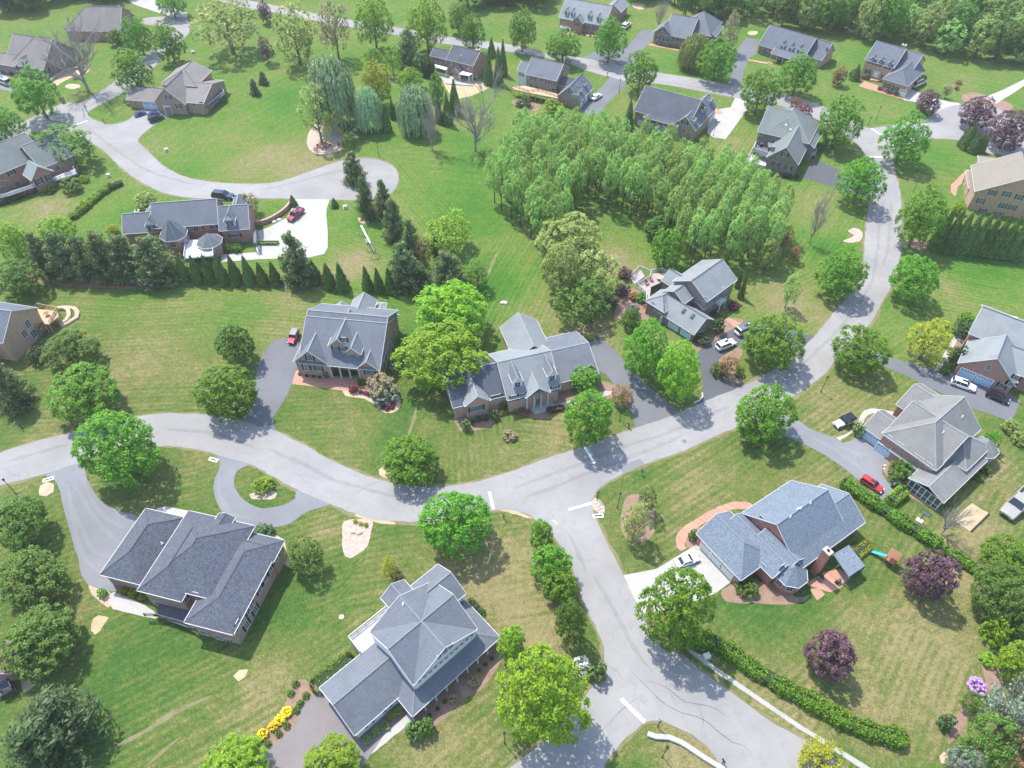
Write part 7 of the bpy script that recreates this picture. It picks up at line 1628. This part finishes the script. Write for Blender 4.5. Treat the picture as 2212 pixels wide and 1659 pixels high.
# ------------------------------------------------------------------ street furniture
def lamp(base, top, label, twin=False):
    p = W(*base); h = 4.9; e = empty('street_lamp', p); tag(e, label, 'street lamp', 'dark lamp posts on the lawns')
    mb = MB(); mb.tube([(0, 0, 0), (0, 0, .5), (0, 0, h - .5)], [.11, .065, .055], 8); mb.tube([(0, 0, 0), (0, 0, .12)], .16, 8); mb.build('pole', [BLACK], e)
    mb = MB(); mb.tube([(0, 0, h - .5), (0, 0, h - .42), (0, 0, h - .05), (0, 0, h + .12)], [.08, .17, .24, .03], 6, 0); mb.build('lantern', [BLACK], e)
    mb = MB(); mb.box(-.12, .12, -.12, .12, h - .38, h - .1); mb.build('lens', [LAMP], e)
for b, l in [((35,1067),'lamp post at the left edge beside the road'), ((1334,1097),'lamp post left of the oval mulch bed'), ((1338.5,909.5),'lamp post between the ranch house drive and the maple'), ((1090,1605.5),'lamp post below the big yellow green tree'),
 ((1430.5,1635.5),'lamp post inside the curved white wall at the bottom'), ((1892,260),'lamp post on the lawn of the colonial house'), ((819,339),'lamp post above the cul-de-sac'), ((417,85),'lamp post by the upper left road bend'), ((267,202),'lamp post left of the taupe roofed house'),
 ((1337,201),'lamp post right of the white coupe'), ((1468,157),'lamp post below the weeping olive tree'), ((1773,847),'lamp post above the lawn right of the road bend'), ((1972,415),'lamp post at the left of the tan house'), ((1541,293),'lamp post at the end of the white concrete driveway')]: lamp(b, None, l)
def post_sign(base, label, h=2.1, kind='mail'):
    p = W(*base); e = empty('mailbox' if kind == 'mail' else 'sign_post', p, .4); tag(e, label, 'mailbox' if kind == 'mail' else 'street sign', 'mailboxes' if kind == 'mail' else 'sign posts')
    mb = MB(); mb.box(-.06, .06, -.06, .06, 0, h); mb.build('post', [BLACK], e); mb = MB()
    if kind == 'mail': mb.box(-.13, .13, -.35, .35, 1.15, 1.28); mb.tube([(0, -.35, 1.28), (0, .35, 1.28)], .13, 8); mb.build('letter_box', [BLACK], e)
    else: mb.box(-.42, .42, -.02, .02, h - .1, h + .12); mb.box(-.02, .02, -.42, .42, h + .13, h + .35); mb.build('sign_panel', [plain('sign_green', (.05, .10, .07), .5, .1)], e)
for b, l, k in [(q('12', 2140,1165)[0],'black mailbox post at the junction below the stop line','mail'), (q('22', 1120,785)[0],'black mailbox beside the asphalt patch','mail'), (q('22', 1005,380)[0],'black mailbox by the ranch house drive','mail'), (q('22', 735,1000)[0],'street name post in the pale stone bed','sign'),
 (q('23', 1258,1305)[0],'street name post at the bottom junction','sign'), (q('23', 1815,1620)[0],'black mailbox at the end of the curved white wall','mail'), (q('30', 865,1085)[0],'street name post at the upper right junction','sign'), (q('00', 765,990)[0],'street name post at the upper left junction','sign'),
 (q('00', 905,1065)[0],'mailbox at the corner of the left driveway','mail'), (q('20', 822,660)[0],'mailbox beside the upper road','mail'), (q('20', 1898,850)[0],'mailbox by the white concrete driveway mouth','mail'), (q('21', 1925,1215)[0],'dark post beside the white cars','mail'), (q('02', 190,385)[0],'mailbox on the verge at the left','mail')]: post_sign(b, l, 1.3 if k == 'mail' else 2.6, k)
def util(base, label, w=1.0, d=.8, h=.8, mat=None, name='utility_box'):
    p = W(*base); mb = MB(); mb.box(-w / 2 - .15, w / 2 + .15, -d / 2 - .15, d / 2 + .15, 0, .08, 1); mb.box(-w / 2, w / 2, -d / 2, d / 2, .08, h, 0); mb.solid([(-w / 2 - .04, -d / 2 - .04, h), (w / 2 + .04, -d / 2 - .04, h), (w / 2 + .04, d / 2 + .04, h), (-w / 2 - .04, d / 2 + .04, h), (-w / 2 + .05, -d / 2 + .05, h + .1), (w / 2 - .05, -d / 2 + .05, h + .1), (w / 2 - .05, d / 2 - .05, h + .1), (-w / 2 + .05, d / 2 - .05, h + .1)], [(0, 1, 5, 4), (1, 2, 6, 5), (2, 3, 7, 6), (3, 0, 4, 7), (4, 5, 6, 7)], 0)
    o = mb.build(name, [mat or plain('box_pale', (.55, .60, .52), .6, .08), conc]); o.location = p; o.rotation_euler.z = .3; tag(o, label, 'utility box', 'utility boxes on the verges')
for b, l in [(q('00', 1440,1305)[0],'pale box on the lawn inside the cul-de-sac road'), (q('00', 942,1525)[0],'pale box on the verge right of the left brick house'), (q('11', 772,140)[0],'pale green box below the cul-de-sac'), (q('00', 1672,460)[0],'pale box on the meadow right of the upper left road'), (q('23', 1678,700)[0],'grey box beside the hedge and the pavement')]: util(b, l)
def grate(c, ang, label):
    p = W(*c); mb = MB(); mb.box(-1.0, 1.0, -.42, .42, 0, .08, 0); mb.box(-.72, .72, -.17, .17, .08, .086, 1); o = mb.build('drain_inlet', [plain('inlet_white', (.72, .72, .70), .7, .06), BLACK]); o.location = p; o.rotation_euler.z = R(ang); tag(o, label, 'drain', 'concrete drain inlets')
grate(q('02', 1845,655)[0], -18, 'white drain inlet beside the half circle drive'); grate(q('02', 418,825)[0], 22, 'white drain inlet at the swept driveway mouth'); grate(q('22', 745,1140)[0], 5, 'small white drain inlet below the pale stone bed')
def rock(c, r, mat, label=None, flat=.6):
    p = W(*c); rr = random.Random(int(c[0] * 7 + c[1])); mb = MB(); n = 7; rings = [(0, .95), (.35, 1.0), (.75, .7), (1, .25)]
    base = []
    for (z, s_) in rings:
        base.append(len(mb.v))
        for k in range(n): a = k * 6.283 / n; q_ = r * s_ * rr.uniform(.8, 1.15); mb.v.append((q_ * math.cos(a), q_ * .8 * math.sin(a), z * r * flat))
    for i in range(3):
        for k in range(n): mb.f.append([base[i] + k, base[i] + (k + 1) % n, base[i + 1] + (k + 1) % n, base[i + 1] + k]); mb.m.append(0)
    mb.f.append([base[3] + k for k in range(n)]); mb.m.append(0)
    o = mb.build('boulder', [mat]); o.location = p; tag(o, label, 'boulder', 'boulders round the fire pit and beds'); return o
stone = plain('boulder_stone', (.50, .40, .32), .9, .25, 3); stone_w = plain('boulder_pale', (.62, .58, .53), .9, .15, 3); stone_o = plain('boulder_orange', (.62, .42, .22), .9, .2, 3)
rp_ = q('10', 555,1080, 590,1065, 630,1075, 680,1070, 715,1110, 735,1140, 900,1100, 860,1125, 865,1190, 540,1100)
for i, pt in enumerate(rp_): rock(pt, .95 if i != 6 else 1.3, stone_o if i < 6 else stone_w, nth('one of the tan boulders above the fire pit', rp_, i))
rp_ = q('12', 840,1275, 890,1285)
for i, pt in enumerate(rp_): rock(pt, .75, stone, nth('one of two dark boulders in the rock bed', rp_, i))
rp_ = q('11', 155,258, 200,240)
for i, pt in enumerate(rp_): rock(pt, .7, stone_w, ORD[i] + ' from the left of two pale boulders at the curved brick wall')
rock(q('11', 2140,960)[0], .9, stone_w, 'pale boulder alone on the lawn above the ranch house')
rp_ = q('22', 725,1030, 750,1050, 765,1070, 740,1085)
for i, pt in enumerate(rp_): rock(pt, .35, stone, ORD[[0, 2, 3, 1][i]] + ' from the left of the small dark stones in the pale junction bed')
rp_ = q('32', 1010,705, 1005,735, 1040,770, 1055,800, 1080,835)
for i, pt in enumerate(rp_): rock(pt, .3, stone_w, ORD[[1, 0, 2, 3, 4][i]] + ' from the left of the small stones edging the bed by the turning area')
# walls
def lowwall(pts, w, h, mat, label, cap=None, name='garden_wall'):
    P = smooth_loop([W(*p) for p in pts], False, 1.0); mb = MB(); L = []; Rr = []
    for i, p in enumerate(P):
        d = (P[min(i + 1, len(P) - 1)] - P[max(0, i - 1)]).normalized(); n = Vector((-d.y, d.x, 0)) * w / 2; L.append(p + n); Rr.append(p - n)
    e = empty(name, P[0]); tag(e, label, 'wall'); o = P[0]
    loop = [(p - o) for p in Rr] + [(p - o) for p in L[::-1]]
    for i in range(len(P) - 1):
        V = [(*(r_ - o).to_2d(), z) for r_ in (L[i], Rr[i], Rr[i + 1], L[i + 1]) for z in (0, h)]
        mb.solid(V, [(0, 1, 7, 6), (2, 4, 5, 3), (1, 3, 5, 7)] + ([(0, 2, 3, 1)] if i == 0 else []) + ([(4, 6, 7, 5)] if i == len(P) - 2 else []), 0)
    mb.build('wall_body', [mat], e)
    if cap:
        mb = MB()
        for i in range(len(P) - 1):
            c_ = P[i] - o; f = 1 + .1 / w; V = [(*(P[j] - o + (r_ - P[j]) * f).to_2d(), z) for j, r_ in ((i, L[i]), (i, Rr[i]), (i + 1, Rr[i + 1]), (i + 1, L[i + 1])) for z in (h, h + .1)]
            mb.solid(V, [(0, 1, 7, 6), (2, 4, 5, 3), (1, 3, 5, 7)], 0)
        mb.build('wall_cap', [cap], e)
lowwall(q('23', 1170,1370, 1240,1395, 1350,1400, 1450,1440, 1560,1510, 1680,1590, 1830,1680), .6, .5, SIDING, 'curved white topped wall at the bottom junction', conc)
lowwall(q('11', 0,290, 100,265, 200,210, 270,155, 305,105), .5, 1.2, BR_RED, 'curved brick retaining wall along the concrete court', plain('cap_brick', (.45,.28,.22), .8, .1))
lowwall(q('00', 440,712, 480,680, 560,630, 640,605, 710,592), .5, .8, BR_TAN, 'curved low wall with a white cap before the left taupe house', conc)
lowwall(q('22', 1570,172, 1620,150, 1645,120, 1640,85), .3, .5, DECKP, 'short curved blue grey wall under the yellow green tree')
lowwall(q('01', 500,1015, 560,1010, 600,1040, 605,1080, 580,1120, 520,1150), .8, .6, stone_w, 'inner curved stone wall of the small terrace at the left', tanbed)
lowwall(q('01', 560,1005, 640,1010, 675,1050, 665,1090, 600,1130, 530,1165), .9, .35, stone_w, 'outer curved stone wall of the small terrace at the left', tanbed)
lowwall(q('32', 1910,1120, 1750,1278), .2, .3, BLACK, 'dark timber edging along the square sandy plot')
# retaining pillar
util(q('00', 550,885)[0], 'brick entrance pillar at the upper left junction', 1.1, 1.1, 2.0, BR_BROWN, 'brick_pillar')
# playset
p = W(*q('32', 1040,1545)[0]); e = empty('playset', p, R(-40)); tag(e, 'wooden climbing frame with a turquoise slide on the lawn behind the blue roofed house', 'playset')
REDW = plain('red_wood', (.30, .13, .08), .8, .2); mb = MB()
for x in (-.8, .8):
    for y in (-.8, .8): mb.box(x - .07, x + .07, y - .07, y + .07, 0, 2.9)
mb.box(-.9, .9, -.9, .9, 1.35, 1.45); beam(mb, (.8, 0, 2.3), (4.2, 0, 2.3), .14, .14, 0)
for y in (-.9, .9): beam(mb, (4.2, 0, 2.3), (4.4, y, 0), .1, .1, 0)
mb.build('frame', [REDW], e); mb = MB()
for k in range(7): mb.box(-.95 + k * .28, -.75 + k * .28, -1, 1, 2.9 + .0, 2.98)
mb.build('slat_roof', [REDW], e)
mb = MB(); 
for k in range(6):
    x0_ = -.9 - k * .55; z0_ = 1.4 - k * .25; mb.solid([(x0_, -.3, z0_), (x0_ - .55, -.3, z0_ - .25), (x0_ - .55, .3, z0_ - .25), (x0_, .3, z0_), (x0_, -.36, z0_ + .2), (x0_ - .55, -.36, z0_ - .05), (x0_ - .55, .36, z0_ - .05), (x0_, .36, z0_ + .2)], [(0, 1, 2, 3), (0, 4, 5, 1), (3, 2, 6, 7)], 0)
mb.build('slide', [plain('turquoise', (.05, .42, .44), .4, .05)], e)
for x in (2.0, 3.0):
    mb = MB(); 
    for y in (-.2, .2): mb.tube([(x + y, 0, 2.3), (x + y, 0, .55)], .015, 4)
    mb.box(x - .25, x + .25, -.12, .12, .5, .55); mb.build('swing', [SHUT_G], e)
# long swing frame
A_, B_ = W(*q('11', 908,290)[0], 2.6), W(*q('11', 988,445)[0], 2.6); mid = (A_ + B_) / 2; L = (B_ - A_).length / 2; e = empty('swing_frame', (mid.x, mid.y, 0), math.atan2((B_ - A_).y, (B_ - A_).x)); tag(e, 'long grey wooden swing frame on the striped lawn right of the concrete court', 'swing frame')
GW = plain('weathered_wood', (.34, .32, .28), .85, .2); mb = MB(); beam(mb, (-L, 0, 2.65), (L, 0, 2.65), .5, .2, 0); mb.build('beam', [plain('pale_wood', (.52, .50, .46), .8, .1)], e)
mb = MB()
for x in (-L + .3, L - .5, L + 3.0):
    for y in (-1.3, 1.3): beam(mb, (x, 0, 2.6 if x < L else 2.2), (x, y, 0), .14, .14, 0)
    beam(mb, (x, -.75, 1.2), (x, .75, 1.2), .1, .1, 0)
beam(mb, (L - .5, 0, 2.5), (L + 3.0, 0, 2.2), .12, .12, 0); mb.build('leg_frame', [GW], e)
mb = MB(); mb.box(-.9, .9, -.3, .3, .55, .62); mb.box(-.9, .9, .26, .32, .6, 1.1); mb.build('swing_seat', [GW], e)
# basketball hoop
p = W(*q('32', 1305,1185)[0]); e = empty('basketball_hoop', p, R(140)); tag(e, 'portable basketball hoop near the sunroom', 'basketball hoop'); mb = MB(); mb.box(-.6, .6, -.5, .4, 0, .25); mb.build('base', [plain('hoop_base', (.6, .57, .55), .6, .1)], e)
mb = MB(); mb.tube([(0, 0, .2), (0, 0, 2.6), (0, .5, 3.1)], .06, 6); mb.build('pole', [BLACK], e); mb = MB(); mb.box(-.9, .9, .5, .55, 2.8, 3.9, 0); mb.box(-.8, .8, .55, .56, 2.9, 3.8, 1); mb.build('backboard', [BLACK, plain('board', (.5, .6, .5), .4, .1)], e)
mb = MB(); ring = [(.23 * math.cos(a * .524), .8 + .23 * math.sin(a * .524), 3.05) for a in range(13)]; mb.tube(ring, .015, 4); mb.build('rim', [RED and paint(*RED)], e)
# fire pit and garden chairs
p = W(*q('10', 590,1275)[0]); mb = MB(); mb.tube([(0, 0, 0), (0, 0, .35)], .7, 12, 0); mb.tube([(0, 0, .35), (0, 0, .36)], .5, 12, 1); o = mb.build('fire_pit', [stone, BLACK]); o.location = p; tag(o, 'round fire pit in the middle of the dark garden chairs', 'fire pit')
chm = None
for i, pt in enumerate(q('10', 540,1278, 572,1290, 610,1280, 640,1262, 565,1248, 600,1240, 718,1262)):
    p = W(*pt); e = empty('garden_chair', p, i * 1.0 + .5); tag(e, nth('one of the dark garden chairs round the fire pit', [(540,), (572,), (610,), (640,), (565,), (600,), (718,)], i), 'chair', 'dark chairs round the fire pit')
    if chm is None:
        mb = MB(); mb.box(-.35, .35, -.35, .3, .35, .42); chm = [('seat', mb.mesh('seat', [REDW]))]; mb = MB(); mb.solid([(-.35, .28, .38), (.35, .28, .38), (.3, .6, 1.1), (-.3, .6, 1.1), (-.35, .34, .36), (.35, .34, .36), (.3, .66, 1.08), (-.3, .66, 1.08)], [(0, 1, 2, 3), (7, 6, 5, 4), (3, 2, 6, 7)], 0); chm.append(('backrest', mb.mesh('backrest', [REDW])))
        for s_ in (-1, 1): mb = MB(); mb.box(s_ * .42 - .07, s_ * .42 + .07, -.4, .35, .6, .64); mb.box(s_ * .4 - .04, s_ * .4 + .04, -.38, -.3, 0, .6); mb.box(s_ * .4 - .04, s_ * .4 + .04, .28, .36, 0, .6); chm.append(('armrest', mb.mesh('armrest', [REDW])))
    for n_, m_ in chm: link(bpy.data.objects.new(n_, m_), e)
# deck furniture and small yard things
def table(P, h, label, r=.6, mat=None, umb=None):
    p = W(*P, h); e = empty('patio_table', p); tag(e, label, 'table'); mb = MB(); mb.tube([(0, 0, .7), (0, 0, .75)], r, 12); mb.build('table_top', [mat or WOOD], e); mb = MB(); mb.tube([(0, 0, 0), (0, 0, .7)], .05, 6); mb.build('leg', [BLACK], e)
    if umb: mb = MB(); mb.tube([(0, 0, .7), (0, 0, 2.3)], .03, 6); mb.build('pole', [BLACK], e); mb = MB(); ring = [(1.3 * math.cos(a * .785), 1.3 * math.sin(a * .785), 2.1) for a in range(8)]; [mb.poly([ring[a], ring[(a + 1) % 8], (0, 0, 2.5)]) for a in range(8)]; mb.build('canopy', [umb], e)
table(q('21', 1275,755)[0], 1.9, 'light wooden table on the white railed deck', .9, WOOD); table(q('21', 1205,1050)[0], .05, 'low pale table by the garage corner', .7, SIDING)
table(q('01', 410,1065)[0], 2.4, 'dark table on the small timber deck at the left', .6, REDW); table(q('33', 440,20)[0], .05, 'dark table on the brick patio', .7, BLACK)
def seat(P, h, rz, label, mat): p = W(*P, h); e = empty('deck_chair', p, rz); tag(e, label, 'chair', 'chairs on decks and patios'); [link(bpy.data.objects.new(n_, m_), e) for n_, m_ in chm]
seat(q('21', 1165,800)[0], 1.9, .5, 'left one of two dark chairs on the white railed deck', BLACK); seat(q('21', 1205,770)[0], 1.9, 1.4, 'right one of two dark chairs on the white railed deck', BLACK); seat(q('21', 1155,1010)[0], .8, 2.2, 'dark chair on the small brick terrace', BLACK)
def grill(P, h, label): p = W(*P, h); e = empty('barbecue_grill', p, .5); tag(e, label, 'grill'); mb = MB(); mb.box(-.5, .5, -.25, .25, 0, .8); mb.build('cabinet', [BLACK], e); mb = MB(); mb.tube([(-.4, 0, .85), (.4, 0, .85)], .28, 8); mb.build('lid', [plain('steel', (.4, .4, .42), .3, .05, metal=.8)], e)
grill(q('33', 600,55)[0], .05, 'black grill at the edge of the brick patio'); grill(q('10', 1905,690)[0], .05, 'covered grill at the right end of the colonial terrace'); grill(q('32', 1080,885)[0], .05, 'small black grill by the clipped hedge block'); grill(q('20', 2150,1265)[0], 3.0, 'black grill on the railed rear deck')
def acunit(P, label): p = W(*P); mb = MB(); mb.box(-.45, .45, -.45, .45, 0, .85, 0); mb.tube([(0, 0, .85), (0, 0, .88)], .38, 12, 1); o = mb.build('air_conditioner', [plain('ac_grey', (.35, .37, .37), .6, .1), BLACK]); o.location = p; tag(o, label, 'air conditioner', 'air conditioning units')
acunit(q('11', 1185,1490)[0], 'grey cooling unit at the right wall of the gabled house'); acunit(q('11', 1180,1530)[0], 'second grey cooling unit at the right wall of the gabled house'); acunit(v_(1645,1240)[0], 'cooling unit in the corner by the octagonal bay'); acunit(v_(1652,1250)[0], 'lower cooling unit in the corner by the octagonal bay')
mb = MB(); mb.tube([(0, 0, 0), (0, 0, .12)], .45, 14, 0); o = mb.build('manhole_cover', [stone]); o.location = W(*q('13', 740,355)[0]); tag(o, 'round concrete cover on the lawn behind the white house', 'manhole cover')
mb = MB(); mb.tube([(0, 0, 0), (0, 0, .012)], .5, 14, 0); o = mb.build('manhole_cover', [plain('iron', (.16, .16, .17), .6, .1)]); o.location = W(*q('22', 1490,495)[0]) + Vector((0, 0, .037)); tag(o, 'dark round manhole cover in the road right of the centre', 'manhole cover')
# ------------------------------------------------------------------ thin spring haze in one closed box round everything
mb = MB(); mb.box(-3100, 3100, -3100, 4100, -1, 122); hz = NT('haze'); hz.t.nodes.remove(hz.b)
pv = hz.n('ShaderNodeVolumePrincipled'); pv.inputs['Color'].default_value = (.93, .96, 1, 1); pv.inputs['Density'].default_value = .00016; pv.inputs['Anisotropy'].default_value = .1
hz.l(pv.outputs[0], hz.out.inputs['Volume']); o = mb.build('haze', [hz.mat]); tag(o, kind='stuff', label='thin pale spring haze in the air', cat='haze')
